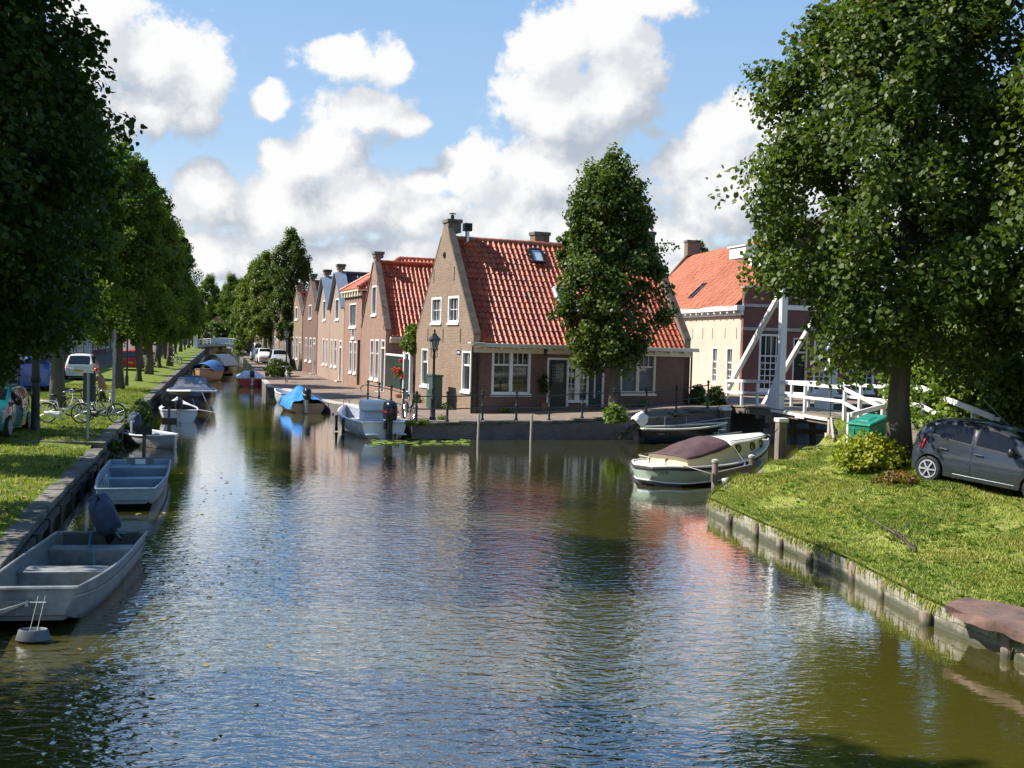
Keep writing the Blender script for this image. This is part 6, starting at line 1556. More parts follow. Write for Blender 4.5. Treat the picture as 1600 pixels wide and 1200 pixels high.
for (fx, m_, mt, lab) in ((2.95, M_fwhite, M_fblue, 'white fender with blue top'), (3.85, M_fblue, M_fblue, 'blue fender')):
    yb = -(np.interp(fx, X, Yb) + .12); mb = MB(); mb.lathe([(.02, -.27), (.09, -.22), (.115, -.1), (.115, .1), (.08, .2), (.035, .25)], 14, (0, 0, 0)); f = mb.build('fender', m_, cb, smooth='all'); f.location = (fx, yb, .25); f['label'] = lab
    mb = MB(); mb.lathe([(.082, .19), (.04, .25), (.03, .30)], 12, (0, 0, 0)); mb.build('fender_top', mt, f, smooth=True); mb = MB(); mb.tube([(0, 0, .3), (-.12, .42, .85)], .009, 5); mb.build('fender_line', M_rope, f)
# small jetty rail beside the cabin boat
pa, pb = G(1117, 772, 0.0), G(1173, 750, .42); pa = Vector((pa.x, pa.y, 0)); pb = Vector((6.85, 30.75, 0)); pa = G(1116, 770, 0)
jt = thing('mooring_rail', 'two round posts joined by a plank along the cabin boat', 'mooring rail', (pa.x, pa.y, 0))
d_ = pb - pa
for q, (hh_) in ((Vector((0, 0, 0)), .80), (d_, .70)):
    mb = MB(); mb.tube([(q.x, q.y, -.7), (q.x, q.y, hh_ - .04), (q.x, q.y, hh_)], [.085, .08, .06], 12); p_ = mb.build('post', M_wood, jt, smooth=True); mb = MB(); mb.lathe([(.095, 0), (.095, .06), (.02, .09)], 12, (q.x, q.y, hh_)); mb.build('post_cap', M_stone, p_)
mb = MB(); mb.bar((-.1, -.1, .42), tuple(d_ + Vector((.1, .1, .42))), .06, .20); mb.build('plank', M_wood, jt)
mb = MB(); mb.tube([(0, 0, .47), (-.8, 1.0, .62), (-1.75, 2.1, .72)], .014, 6); tag(mb.build('mooring_rope', M_rope, None, smooth='all'), 'pale mooring rope from the rail post to the cabin boat deck', 'rope').location = (pa.x, pa.y, 0)
P = G(1134, 757, .05); mb = MB(); mb.lathe([(.05, -.12), (.12, -.08), (.13, .1), (.09, .17), (.02, .2)], 12, (0, 0, 0)); o = tag(mb.build('buoy', M_fwhite, None, smooth='all'), 'small white buoy floating under the mooring plank', 'buoy'); o.location = (P.x, P.y, .08)
# mooring number boards standing in the water on the left
for (px, py, zt, lab) in ((225, 712, .85, 'brown board on a post in front of the grey dinghy'), (265, 688, .75, 'small brown board on a post by the dinghy bow'), (264, 664, .95, 'dark board on a post before the white dinghy motor')):
    P = G(px, py, 0); t = thing('mooring_sign', lab, 'sign', (P.x, P.y, 0)); mb = MB(); mb.box(-.045, .045, -.045, .045, -.6, zt - .05); mb.build('post', M_wood, t); mb = MB(); mb.box(-.26, .26, -.075, -.047, zt - .2, zt + .05); mb.build('board', M_wooddark, t, bevel=.008)
# ================================================================== drawbridge
BO = Vector((10.9, 44.0)); BA = Vector((.23, -.973)).normalized(); BN = Vector((.973, .23)).normalized(); BWID = 2.15
bz = 1.32
br = thing('drawbridge', 'white timber drawbridge with tall posts and balance beams over the side canal', 'bridge', (BO.x, BO.y, 0), math.atan2(BA.y, BA.x))
# local x runs along the deck towards the viewer, local y is +left of travel = far side (east)
sgn = 1 if (Matrix.Rotation(math.atan2(BA.y, BA.x), 2) @ Vector((0, 1))).dot(BN) > 0 else -1
def b(t_, s_, z): return (t_, sgn * s_, z)          # s_ from near side 0 to far side BWID
def bbar(a, c, w, h, mb): mb.bar(b(*a), b(*c), w, h)
def deckz(t_): return bz + .05 * math.cos((t_ + 0.5) / 6 * 1.5) - .05 + (-.035 * max(0, -t_ - 1.2))
mb = MB()
for k in range(36):
    t_ = -5.2 + k * .265
    if t_ > 4.2: break
    z = deckz(t_); bbar((t_, -.25, z), (t_, BWID + .25, z), .25, .06, mb)
mb.build('deck', M_deck, br)
mb = MB()
for s in (-.12, .65, 1.5, BWID + .12): bbar((-5.2, s, deckz(-5.2) - .16), (-.4, s, bz - .16), .16, .26, mb); bbar((-.4, s, bz - .15), (4.15, s, bz - .16), .14, .22, mb)
mb.build('girder', M_wood, br)
mb = MB(); bbar((-.3, -.27, bz - .06), (4.2, -.27, bz - .08), .03, .10, mb); bbar((1.8, -.29, bz - .13), (2.5, -.29, bz - .13), .03, .12, mb); mb.build('edge_strip', M_white, br)
PH = 6.55
for s, nm in ((-.02, 'near'), (BWID + .02, 'far')):
    mb = MB(); bbar((0, s, bz - .1), (-.05, s, PH), .26, .26, mb); mb.build('post', M_white, br, bevel=.015)
    mb = MB(); bbar((-6.1, s, .98), (-.18, s, PH - .35), .18, .20, mb); mb.build('brace', M_white, br, bevel=.012)
    mb = MB(); prof = [(-1.75, -.12), (-.13, -.12), (-.13, 2.15), (-.28, 2.28), (-.42, 2.2), (-.55, 1.75), (-.75, 1.3), (-1.15, .95), (-1.5, .62), (-1.75, .25)]
    mb.prism([(p[0] * .62 - .04, p[1]) for p in prof], lambda x, z, s=s: b(x, s - .06, bz + z), lambda x, z, s=s: b(x, s + .06, bz + z)); mb.build('knee_board', M_white, br, bevel=.01)
mb = MB(); bbar((-.05, -.15, PH + .1), (-.05, BWID + .15, PH + .1), .28, .26, mb); bbar((-.04, 0, PH - 1.1), (-.04, BWID, PH - 1.1), .16, .18, mb); mb.build('cross_beam', M_white, br, bevel=.012)
for s in (.02, BWID - .02):
    mb = MB(); bbar((-3.4, s, 7.5), (4.1, s, 6.75), .20, .30, mb); mb.build('balance_beam', M_white, br, bevel=.012)
    mb = MB(); mb.tube([b(4.0, s - .05, 6.6), b(4.05, s - .10, bz + .02)], .022, 6); mb.build('chain', M_iron, br)
mb = MB(); bbar((-4.4, -.1, 7.95), (-4.4, BWID + .1, 7.95), 1.7, .50, mb); mb.build('counterweight', M_white, br, bevel=.03)
mb = MB(); bbar((-4.4, -.16, 8.24), (-4.4, BWID + .16, 8.24), 1.85, .07, mb); mb.build('counterweight_cap', M_white, br)
def rails(pts, s0, s1=None):
    s1 = s0 if s1 is None else s1
    for (ta, za, tb, zb) in pts:
        mb = MB()
        for h, hh in ((1.12, .13), (.62, .11)): bbar((ta, s0, za + h), (tb, s1, zb + h), .06, hh, mb)
        mb.build('rail', M_white, br, bevel=.008)
for s in (-.16, BWID + .16):
    rails([(-5.0, deckz(-5), -.9, bz - .03)], s); rails([(.14, bz, 5.1, bz + .02)], s)
    for t_ in (-4.9, -3.4, -1.9, 2.2, 5.08):
        mb = MB(); bbar((t_, s * 1.0 + (.05 if s < 0 else -.05), deckz(min(t_, 4)) - .1), (t_, s + (.05 if s < 0 else -.05), deckz(min(t_, 4)) + 1.15), .11, .11, mb); mb.build('rail_post', M_white, br, bevel=.008)
rails([(5.1, bz, 7.7, .78)], -.22, -.22)
for t_, z_ in ((6.2, 1.12), (7.65, .85)): mb = MB(); bbar((t_, -.18, z_ - .35), (t_, -.18, z_ + 1.1), .11, .11, mb); mb.build('rail_post', M_white, br, bevel=.008)
# substructure
mb = MB(); bbar((-.2, -.5, bz - .42), (-.2, BWID + .5, bz - .42), .28, .28, mb); bbar((-1.5, -.3, bz - .38), (-1.5, BWID + .3, bz - .38), .24, .22, mb); bbar((-.2, -.6, .42), (-.2, BWID + .6, .42), .16, .2, mb); mb.build('cap_beam', M_wood, br, bevel=.01)
for s in (-.2, .7, 1.55, BWID + .3):
    mb = MB(); bbar((-.2, s - (.15 if s < .5 else -.1), -.8), (-.2, s, bz - .55), .20, .20, mb); mb.build('trestle_leg', M_wood, br, bevel=.01)
# abutment of boards on the right bank
mb = MB()
bbar((4.3, -.28, .4), (4.3, BWID + .4, .4), .14, 1.7, mb); mb.build('abutment', M_woodpale, br)
A0, A1 = Vector((11.75, 39.75)), Vector((10.72, 35.9)); mb = MB()
n_ = 7
for k in range(n_):
    a = A0.lerp(A1, k / n_); c = A0.lerp(A1, (k + .94) / n_); mb.prism([(0, 0), (1, 0), (1, 1), (0, 1)], lambda u, v, a=a, c=c: (a.x + (c.x - a.x) * u, a.y + (c.y - a.y) * u, -.4 + v * (1.62 - .08 * k)), lambda u, v, a=a, c=c: (a.x + (c.x - a.x) * u + .07, a.y + (c.y - a.y) * u - .02, -.4 + v * (1.62 - .08 * k)))
mb.bar((A0.x - .04, A0.y, 1.22), (A1.x - .04, A1.y, .80), .06, .22); mb.bar((A0.x - .12, A0.y + .3, .62), (A1.x - .04, A1.y + .6, .45), .10, .24)
tag(mb.build('timber_wing_wall', M_woodpale, None, bevel=.01), 'pale board wing wall holding the bank under the bridge end', 'wing wall')
# wing fence beside the green bin
ft = thing('white_fence', 'short white wing fence behind the green bin at the bridge end', 'fence', (0, 0, 0))
Pa = Vector((12.55, 36.5, 0)); Pb = Vector((10.72, 34.25, 0))
mb = MB()
for zt in (.0, -.62): mb.bar((Pa.x, Pa.y, 1.98 + zt), (Pb.x, Pb.y, 1.78 + zt), .07, .15)
mb.build('rail', M_white, ft, bevel=.008)
for q in (0, 1.0): p = Pa.lerp(Pb, q); mb = MB(); mb.box(p.x - .08, p.x + .08, p.y - .08 + .1, p.y + .08 + .1, .5, 1.82); mb.build('post', M_white, ft, bevel=.01)
# ramp fence on the far side of the road
ft = thing('white_fence', 'long white ramp fence descending along the hedge right of the big tree', 'fence', (0, 0, 0))
fp = [Vector((13.3, 39.0, 2.56)), Vector((13.0, 36.3, 2.66)), Vector((12.55, 33.3, 2.72)), Vector((12.2, 30.6, 2.52)), Vector((12.0, 28.4, 2.38)), Vector((11.95, 26.9, 2.24))]
for a, c in zip(fp[:-1], fp[1:]):
    for zt, hh in ((0, .15), (-.55, .13)): mb = MB(); mb.bar(a + Vector((0, 0, zt)), c + Vector((0, 0, zt)), .06, hh); mb.build('rail', M_white, ft, bevel=.008)
for p in fp: mb = MB(); mb.box(p.x + .03, p.x + .14, p.y - .06, p.y + .06, p.z - 1.3, p.z + .02); mb.build('post', M_white, ft, bevel=.008)
# heavy mooring piles
for (px, py, zt, wd, lab) in ((1132, 683, 1.22, .36, 'square timber pile left of the drawbridge by the black boat'), (1218, 735, 1.62, .28, 'tall square timber pile with pale top before the drawbridge')):
    P = G(px, py, 0); t = thing('mooring_pile', lab, 'pile', (P.x, P.y, 0), .25); mb = MB(); mb.box(-wd / 2, wd / 2, -wd / 2, wd / 2, -.8, zt - .1); mb.build('shaft', M_wood, t, bevel=.02); mb = MB(); mb.box(-wd / 2 - .03, wd / 2 + .03, -wd / 2 - .03, wd / 2 + .03, zt - .1, zt + .02); mb.build('cap', M_white, t, bevel=.015)
for (px, py, zt, lab) in ((746.5, 688, 1.0, 'left thin pale mooring pole before the brick quay wall'), (829, 690, 1.05, 'right thin pale mooring pole before the brick quay wall')):
    P = G(px, py, 0); mb = MB(); mb.tube([(0, 0, -.6), (0.02, 0, zt)], .045, 8); tag(mb.build('mooring_pole', M_woodpale, None, smooth=True), lab, 'pole').location = (P.x, P.y, 0)

# ================================================================== railing, lamps, street furniture
rt = thing('quay_railing', 'black iron railing with round topped posts along the corner house quay', 'railing', (0, 0, 0))
pc = [(575, 609), (592.5, 623), (611.7, 639), (631, 655), (651.6, 666.5), (700, 664), (755, 662), (808, 660.5), (859.5, 658), (911, 655.5), (961, 652.5), (1011, 649), (1058, 641), (1107, 633)]
rp_ = []
for (px, py) in pc:
    P = G(px, py, .62)
    for _ in range(6): P = G(px, py, zq(P.x, P.y))
    rp_.append(P)
# keep the railing just behind the wall edge
edge = [Vector(p) for p in QUAY[qi - 2:qi + 5]]
def nudge(P):
    best = None
    for a, c in zip(edge[:-1], edge[1:]):
        d = c - a; t_ = max(0, min(1, (Vector((P.x, P.y)) - a).dot(d) / d.length_squared)); q = a + d * t_; nr = Vector((-d.y, d.x)).normalized()
        dist = (Vector((P.x, P.y)) - q).length
        if best is None or dist < best[0]: best = (dist, q, nr)
    q = best[1] + best[2] * .28
    return Vector((q.x, q.y, zq(q.x, q.y)))
def on_edge(px):
    k_ = (px - 800) / FPX
    for a, c in zip(edge[:-1], edge[1:]):
        d = c - a; nr = Vector((-d.y, d.x)).normalized() * .28; a2 = a + nr; den_ = d.x - k_ * d.y
        t_ = (k_ * a2.y - a2.x) / den_
        if -.02 <= t_ <= 1.02: p = a2 + d * t_; return Vector((p.x, p.y, zq(p.x, p.y)))
rp_ = [on_edge(px) for px, _ in pc]
rp_ = [p for p in rp_ if p is not None]
for P in rp_:
    mb = MB(); mb.lathe([(.075, 0), (.075, .05), (.045, .10), (.045, .55), (.06, .56), (.06, .60), (.035, .63), (.035, .98), (.05, 1.0), (.05, 1.03), (.03, 1.05), (.055, 1.09), (.06, 1.13), (.045, 1.17), (.005, 1.19)], 12, (P.x, P.y, P.z)); mb.build('post', M_iron, rt, smooth=True)
for a, c in zip(rp_[:-1], rp_[1:]):
    mb = MB()
    for h in (.98, .50): mb.tube([a + Vector((0, 0, h)), c + Vector((0, 0, h))], .022, 8)
    mb.build('rail', M_iron, rt, smooth=True)
mb = MB(); a = rp_[0]; mb.tube([a + Vector((0, 0, .98)), a + Vector((-.25, .2, .95)), a + Vector((-.38, .3, .78)), a + Vector((-.3, .24, .68))], .022, 8); mb.build('rail_end', M_iron, rt, smooth='all')
def lamp(label, x, y, z, hgt=3.5):
    t = thing('street_lamp', label, 'street lamp', (x, y, z))
    mb = MB(); mb.lathe([(.13, -.2), (.13, .08), (.10, .12), (.10, .75), (.115, .78), (.115, .84), (.07, .90), (.065, 1.15), (.078, 1.17), (.078, 1.22), (.055, 1.26), (.045, 2.45), (.06, 2.47), (.06, 2.52), (.04, 2.55), (.045, 2.62), (.075, 2.70), (.03, 2.74)], 14); mb.build('post', M_iron, t, smooth=True)
    mb = MB()
    for k in range(4):
        a = k * PI / 2 + .4; c, s = math.cos(a), math.sin(a); mb.tube([(.03 * c, .03 * s, 2.4), (.14 * c, .14 * s, 2.5), (.10 * c, .10 * s, 2.66), (.17 * c, .17 * s, 2.8)], .014, 6)
    mb.build('bracket', M_iron, t, smooth='all')
    mb = MB(); mb.lathe([(.10, 2.76), (.19, 3.12)], 6); mb.build('glass_pane', M_leadglass, t)
    mb = MB(); 
    for k in range(6):
        a = k * PI / 3; c, s = math.cos(a), math.sin(a); mb.tube([(.103 * c, .103 * s, 2.75), (.196 * c, .196 * s, 3.13)], .012, 5)
    mb.lathe([(.12, 2.73), (.12, 2.77)], 6); mb.lathe([(.245, 3.11), (.25, 3.14), (.13, 3.28), (.10, 3.29), (.08, 3.36), (.04, 3.38), (.03, 3.45), (.045, 3.48), (.005, 3.56)], 6); mb.build('lantern_frame', M_iron, t)
    return t
P = G(676, 655, .66); lamp('black lantern street lamp before the sunlit gable of the corner house', P.x, P.y, zq(P.x, P.y))
P = G(447, 584, .75); lamp('far black lantern street lamp on the quay by the slender tree', P.x, P.y, zq(P.x, P.y), 3.5)
P = D(478, 560, 112); lamp('distant pale street lamp among the far quay houses', P.x, 112, .8)
t = thing('utility_cabinet', 'dark green utility cabinet against the sunlit gable wall', 'cabinet', (-3.25, 48.3, zq(-3.2, 48.3)), HR)
mb = MB(); mb.box(-.42, 0, -.50, .45, 0, 1.42); mb.build('body', M_cab, t, bevel=.015); mb = MB(); mb.box(-.46, .04, -.54, .49, 1.42, 1.5); mb.build('lid', M_cab, t, bevel=.02); mb = MB(); mb.box(-.428, -.421, .12, .30, .82, 1.08); mb.build('label_plate', M_lens, t); mb = MB(); mb.box(-.44, -.421, -.10, -.06, .65, .8); mb.build('handle', M_black, t)
# flower stand and pots
P = G(625, 622, .70); t = thing('flower_stand', 'red geraniums on a thin stand before the dark green gate', 'flowers', (P.x, P.y, .68))
mb = MB(); mb.lathe([(.22, 0), (.28, .22), (.25, .25)], 14); mb.build('pot', M_terra, t, smooth=True); mb = MB(); mb.tube([(0, 0, .2), (.02, 0, 1.3)], .02, 6); mb.build('stand', M_iron, t)
put('leaves', crown_mesh('leaves', 150, .38, 1.05, 1.7, 24, 700, .08, L_mid, prof=lambda q: .6 + .4 * math.sin(PI * q)), t); put('blooms', crown_mesh('blooms', 151, .48, .98, 1.95, 9, 360, .10, L_flower, prof=lambda q: .7 + .3 * math.sin(PI * q), inner=0), t)
P = G(643, 620, .72); t = thing('hanging_plant', 'green trailing plant in a pot on the white gate post', 'plant', (P.x, P.y - .4, 1.45)); mb = MB(); mb.lathe([(.08, 0), (.13, .16)], 12); mb.build('pot', M_terra, t, smooth=True); put('leaves', crown_mesh('leaves', 152, .33, .05, .55, 18, 600, .07, L_bush, prof=lambda q: .6 + .4 * math.sin(PI * q)), t)
P = Vector((HA[0] + .922 * 3.2 + .387 * .35, HA[1] + .387 * 3.2 - .922 * .35)); t = thing('potted_shrub', 'dark clipped shrub in a pot left of the black front doors', 'plant', (P.x, P.y, zq(P.x, P.y))); mb = MB(); mb.lathe([(.12, 0), (.17, .34)], 14); mb.build('pot', M_terra, t, smooth=True); mb = MB(); mb.tube([(0, 0, .3), (0, 0, .9)], .02, 6); mb.build('stem', M_twig, t); put('foliage', crown_mesh('foliage', 153, .36, .8, 1.5, 24, 900, .06, L_dark, prof=lambda q: math.sin(PI * min(.98, max(.05, q))) ** .6), t)
# green bin: hopper shaped, sloping lid
P = G(1356, 692, 1.0); t = thing('grit_bin', 'green plastic hopper bin with a sloping lid beside the big trunk', 'bin', (10.98, 33.4, zr(10.98, 33.4) - .03), R(-62))
mb = MB(); 
lo = [(-.34, -.30), (.34, -.30), (.34, .30), (-.34, .30)]; hi = [(-.46, -.40, .62), (.46, -.40, .62), (.46, .40, .86), (-.46, .40, .86)]
mb.add([(x, y, 0) for x, y in lo] + [h for h in hi], [(3, 2, 1, 0), (4, 5, 6, 7), (0, 1, 5, 4), (1, 2, 6, 5), (2, 3, 7, 6), (3, 0, 4, 7)]); mb.build('body', M_bin, t, bevel=.03)
mb = MB(); mb.add([(-.49, -.44, .63), (.49, -.44, .63), (.49, .43, .89), (-.49, .43, .89), (-.47, -.42, .69), (.47, -.42, .69), (.44, .39, .97), (-.44, .39, .97)], [(3, 2, 1, 0), (4, 5, 6, 7), (0, 1, 5, 4), (1, 2, 6, 5), (2, 3, 7, 6), (3, 0, 4, 7)])
mb.add([(-.22, -.22, .755), (.22, -.22, .755), (.22, .18, .88), (-.22, .18, .88), (-.19, -.19, .80), (.19, -.19, .80), (.19, .15, .92), (-.19, .15, .92)], [(4, 5, 6, 7), (0, 1, 5, 4), (1, 2, 6, 5), (2, 3, 7, 6), (3, 0, 4, 7)])
mb.build('lid', M_bin, t, bevel=.02)
mb = MB(); 
for x in (-.2, .2): mb.box(x - .03, x + .03, -.40, -.33, .05, .55)
mb.build('rib', M_bin, t, bevel=.01)
# sign posts on the left lawn (seen from behind)
P = G(137, 692, .56); t = thing('signpost', 'pale pole with a dark oblong sign seen from behind on the left lawn', 'sign', (P.x, P.y, zl(P.x, P.y)), -.25)
mb = MB(); mb.tube([(0, 0, -.2), (0, 0, 1.95)], .04, 10); mb.build('pole', M_steel, t, smooth=True); mb = MB(); mb.box(-.21, .21, .042, .062, 1.12, 1.95); mb.build('panel', M_sign, t, bevel=.01); mb = MB(); mb.tube([(0, .02, 1.0), (0, .02, 1.93)], .05, 8); mb.build('bracket', M_steel, t)
P = G(177, 639, .72); t = thing('pale_pole', 'tall pale green pole on the lawn in front of the second trunk', 'pole', (P.x, P.y, zl(P.x, P.y))); mb = MB(); mb.tube([(0, 0, -.2), (0, 0, 1.2), (0, 0, 3.2)], [.055, .055, .045], 10); mb.build('pole', M_steel, t, smooth=True); mb = MB(); mb.lathe([(.06, 1.9), (.075, 1.92), (.075, 1.98), (.06, 2.0)], 10); mb.build('collar', M_steel, t); mb = MB(); mb.box(-.02, .02, -.25, .25, 2.75, 3.15); mb.build('panel', M_sign, t)
P = G(55, 674, .7); t = thing('dark_post', 'slim dark trunk like post beside the teal car rear', 'post', (P.x, P.y, zl(P.x, P.y))); mb = MB(); mb.tube([(0, 0, -.2), (0, 0, .1), (0, 0, 3.4)], [.16, .13, .10], 12); mb.build('shaft', M_wooddark, t, smooth=True); mb = MB(); mb.lathe([(.135, 1.5), (.15, 1.52), (.15, 1.6), (.135, 1.62)], 12); mb.build('band', M_rubber, t)
P = G(198, 602, .75); t = thing('lamp_bollard', 'black slender lamp post between two trunks of the left row', 'lamp post', (P.x, P.y, .72)); mb = MB(); mb.lathe([(.10, -.1), (.10, .5), (.06, .6), (.05, 2.6), (.02, 2.65)], 12); mb.build('post', M_black, t, smooth=True); mb = MB(); mb.lathe([(.05, 2.6), (.16, 2.9), (.02, 3.1)], 8); mb.build('lantern', M_leadglass, t)
# far footbridge
y = 204; xa, xb = lx(y), -50.9; t = thing('footbridge', 'low white railed footbridge crossing the far end of the canal', 'bridge', ((xa + xb) / 2, y, 0), 0)
w2 = (xb - xa) / 2 + .8
mb = MB(); mb.grid(lambda u, v: ((2 * u - 1) * w2, (v - .5) * 3, 1.35 + .35 * (1 - (2 * u - 1) ** 2)), 14, 1); o = mb.build('deck', M_stone, t); o.modifiers.new('sol', 'SOLIDIFY').thickness = .5
for yy_ in (-1.45, 1.45):
    mb = MB()
    for k in range(13):
        u = -w2 + 2 * w2 * k / 12; z = 1.35 + .35 * (1 - (u / w2) ** 2); mb.box(u - .06, u + .06, yy_ - .05, yy_ + .05, z, z + 1.05)
    for h in (.35, .68, 1.0):
        mb.tube([(-w2 + 2 * w2 * k / 12, yy_, 1.35 + .35 * (1 - ((-w2 + 2 * w2 * k / 12) / w2) ** 2) + h) for k in range(13)], .05, 6)
    mb.build('railing', M_white, t)
mb = MB(); mb.box(-1.9, 1.4, -1.62, -1.55, 1.85, 2.7); mb.build('white_panel', M_silver, t)
for sx in (-1, 1): mb = MB(); mb.box(sx * (w2 - .5) - .7, sx * (w2 - .5) + .7, -1.4, 1.4, -.5, 1.2); mb.build('abutment', B_quay, t)
mb = MB(); mb.box(-.3, .3, -.3, .3, 0, 2.9); o = tag(mb.build('gate_pillar', M_white, None, bevel=.04), 'white pillar at the left end of the far footbridge', 'pillar'); o.location = (xa - 1.2, y - 2.2, .4)

# ================================================================== cars
def car(name, label, x, y, z, rz, paint, L=3.45, Wd=1.62, Hh=1.47, pitch=0.0, kind='hatch', simple=False, rims='alloy', rollx=0.0, ant=False):
    """parked car; local +x is the front, origin on the ground under the middle"""
    t = thing(name, label, 'car', (x, y, z), rot=(rollx, pitch, rz))
    ax0, ax1 = (-.365 * L, .325 * L) if kind == 'hatch' else (-.31 * L, .33 * L)
    wr = .285 if L < 3.7 else .31; zs = .20; belt0, belt1 = (.94, .86)
    if kind == 'hatch': top = [(-.5, .72), (-.494, .92), (-.475, 1.08), (-.43, 1.29), (-.375, Hh - .07), (-.24, Hh - .015), (-.08, Hh), (.05, Hh - .03), (.14, Hh - .13), (.28, 1.02), (.33, .95), (.42, .87), (.475, .76), (.5, .55)]
    elif kind == 'van': top = [(-.5, .9), (-.49, 1.2), (-.47, Hh - .08), (-.40, Hh), (.0, Hh), (.12, Hh - .04), (.20, Hh - .22), (.33, 1.08), (.42, .95), (.48, .8), (.5, .55)]
    else: top = [(-.5, .75), (-.48, .95), (-.42, 1.15), (-.33, Hh - .04), (-.15, Hh), (.02, Hh - .02), (.10, Hh - .12), (.24, .96), (.32, .90), (.44, .82), (.485, .70), (.5, .5)]
    def ztop(u): return float(np.interp(u, [p[0] for p in top], [p[1] for p in top]))
    def belt(u): return float(np.interp(u, [-.5, -.38, -.26, .0, .30, .5], [1.02, 1.08, .99, .92, .87, .6])) if kind == 'hatch' else float(np.interp(u, [-.5, .0, .3, .5], [.98, .92, .88, .6]))
    def hwid(u): return Wd / 2 * (1 - .17 * abs(2 * u) ** 5 - .05 * max(0, 2 * u) ** 2)
    N = 64
    def zlow(u):
        xx = u * L; z_ = zs + .04 * max(0, abs(2 * u) - .85) / .15
        for a in (ax0, ax1):
            dx = abs(xx - a); rad = wr + .055
            if dx < rad: z_ = max(z_, wr + math.sqrt(rad * rad - dx * dx))
        return z_
    us = sorted(set([-.5 + i / N for i in range(N + 1)] + [(a + s * (wr + .055) * c) / L for a in (ax0, ax1) for s in (1, -1) for c in (.999, .97, .9)]))
    def sect(u):
        w_ = hwid(u); zt = ztop(u); bl = min(belt(u), zt - .01); zl_ = zlow(u)
        gh = max(0, zt - bl); wt = w_ * .955 - gh * .34
        a1 = max(zl_ + .001, .34); a2 = max(zl_ + .002, .58); a3 = max(zl_ + .003, .70)
        return [(w_ * .95, zl_), (w_ * .975, a1), (w_ * 1.0, a2), (w_ * .985, a3), (w_ * .955, max(zl_ + .005, bl)), (wt + (.0 if gh > .1 else 0), zt - min(.05, gh * .2)), (wt * .90, zt - .012 * (gh > .1)), (wt * .5, zt + .02), (0, zt + .028)]
    secs = [(u * L, sect(u)) for u in us]
    mb = MB(); n = 9; vs = []; fs = []
    for (x_, s_) in secs: vs += [(x_, p[0], p[1]) for p in s_] + [(x_, -p[0], p[1]) for p in s_[::-1][1:]]
    m_ = 2 * n - 1
    for i in range(len(secs) - 1):
        for j in range(m_ - 1): fs.append((i * m_ + j, i * m_ + j + 1, (i + 1) * m_ + j + 1, (i + 1) * m_ + j))
    fs.append(tuple(range(m_))); fs.append(tuple(range((len(secs) - 1) * m_, len(secs) * m_)))
    mb.add(vs, fs); mb.build('body', paint, t, smooth=True)
    mb = MB(); mb.box(-.42 * L, .42 * L, -Wd * .36, Wd * .36, .16, .6); mb.build('underbody', M_rubber, t)
    # side windows follow the body skin, 4 mm proud
    def side(u, f, sgn_, off=.005):
        s_ = sect(u); a, c = Vector(s_[4]), Vector(s_[5]); p = a.lerp(c, f); nrm = Vector((c.y - a.y, -(c.x - a.x))).normalized()
        p = p + nrm * off; return (u * L, sgn_ * p.x, p.y)
    if kind == 'hatch': wins = [((-.36, -.345, -.115, -.105), .10, .88), ((-.075, -.07, .135, .225), .10, .88)]
    elif kind == 'van': wins = [((-.44, -.43, -.2, -.2), .1, .88), ((-.17, -.17, .02, .02), .1, .88), ((.05, .05, .19, .27), .1, .88)]
    else: wins = [((-.40, -.34, -.14, -.14), .1, .88), ((-.11, -.11, .08, .17), .1, .88)]
    for sg_ in (1, -1):
        for (ua, ub, uc, ud), f0, f1 in wins:
            mb = MB(); mb.grid(lambda p, q: side((ua - .012 + (ud - ua + .024) * p) * (1 - q) + (ub - .012 + (uc - ub + .024) * p) * q, f0 - .07 + (f1 - f0 + .12) * q, sg_, .003), 8, 3); mb.build('window_seal', M_rubber, t, smooth='all')
            mb = MB(); mb.grid(lambda p, q: side((ua + (ud - ua) * p) * (1 - q) + (ub + (uc - ub) * p) * q, f0 + (f1 - f0) * q, sg_), 8, 3); mb.build('side_window', M_carglass, t, smooth='all')
        if simple: continue
        # door seams, sill strip, handles, mirror
        mb = MB(); 
        for us_ in ((-.09,) if kind == 'hatch' else (-.09, .2)):
            pts = []
            for f in np.linspace(0, 1, 6):
                s_ = sect(us_); z_ = .26 + (s_[4][1] - .26) * f; yv = np.interp(z_, [p[1] for p in s_[:5]], [p[0] for p in s_[:5]]); pts.append((us_ * L, sg_ * (yv + .001), z_))
            mb.tube(pts, .006, 5)
        pts = []
        for f in np.linspace(0, 1, 6):
            us_ = .245 - .02 * f; s_ = sect(us_); z_ = .62 + (s_[4][1] - .62) * f; yv = np.interp(z_, [p[1] for p in s_[:5]], [p[0] for p in s_[:5]]); pts.append((us_ * L, sg_ * (yv + .001), z_))
        mb.tube(pts, .006, 5); mb.build('door_seam', M_rubber, t)
        mb = MB(); mb.tube([(u_ * L, sg_ * (sect(u_)[1][0] - .002), .285 + .0 * u_) for u_ in np.linspace(-.20, .19, 8)], .004, 6); mb.build('sill_strip', M_steel if kind == 'hatch' and ant else M_rubber, t)
        for us_ in (-.275, -.045):
            s_ = sect(us_); mb = MB(); mb.tube([(us_ * L - .08, sg_ * (s_[3][0] + .016), .80), (us_ * L + .09, sg_ * (s_[3][0] + .016), .79)], .018, 8); mb.build('door_handle', M_black if ant else paint, t, smooth=True)
        mb = MB(); s_ = sect(.17); mb.lathe([(.02, -.10), (.075, -.07), (.09, 0), (.075, .07), (.02, .10)], 10, (.165 * L, sg_ * (s_[4][0] + .12), .97), sx=.8, sy=1.15, axis=(0, 1, .0)); mb.box(.16 * L - .02, .16 * L + .04, sg_ * (s_[4][0] - .03), sg_ * (s_[4][0] + .10), .91, .95); mb.build('wing_mirror', M_black, t, smooth=True)
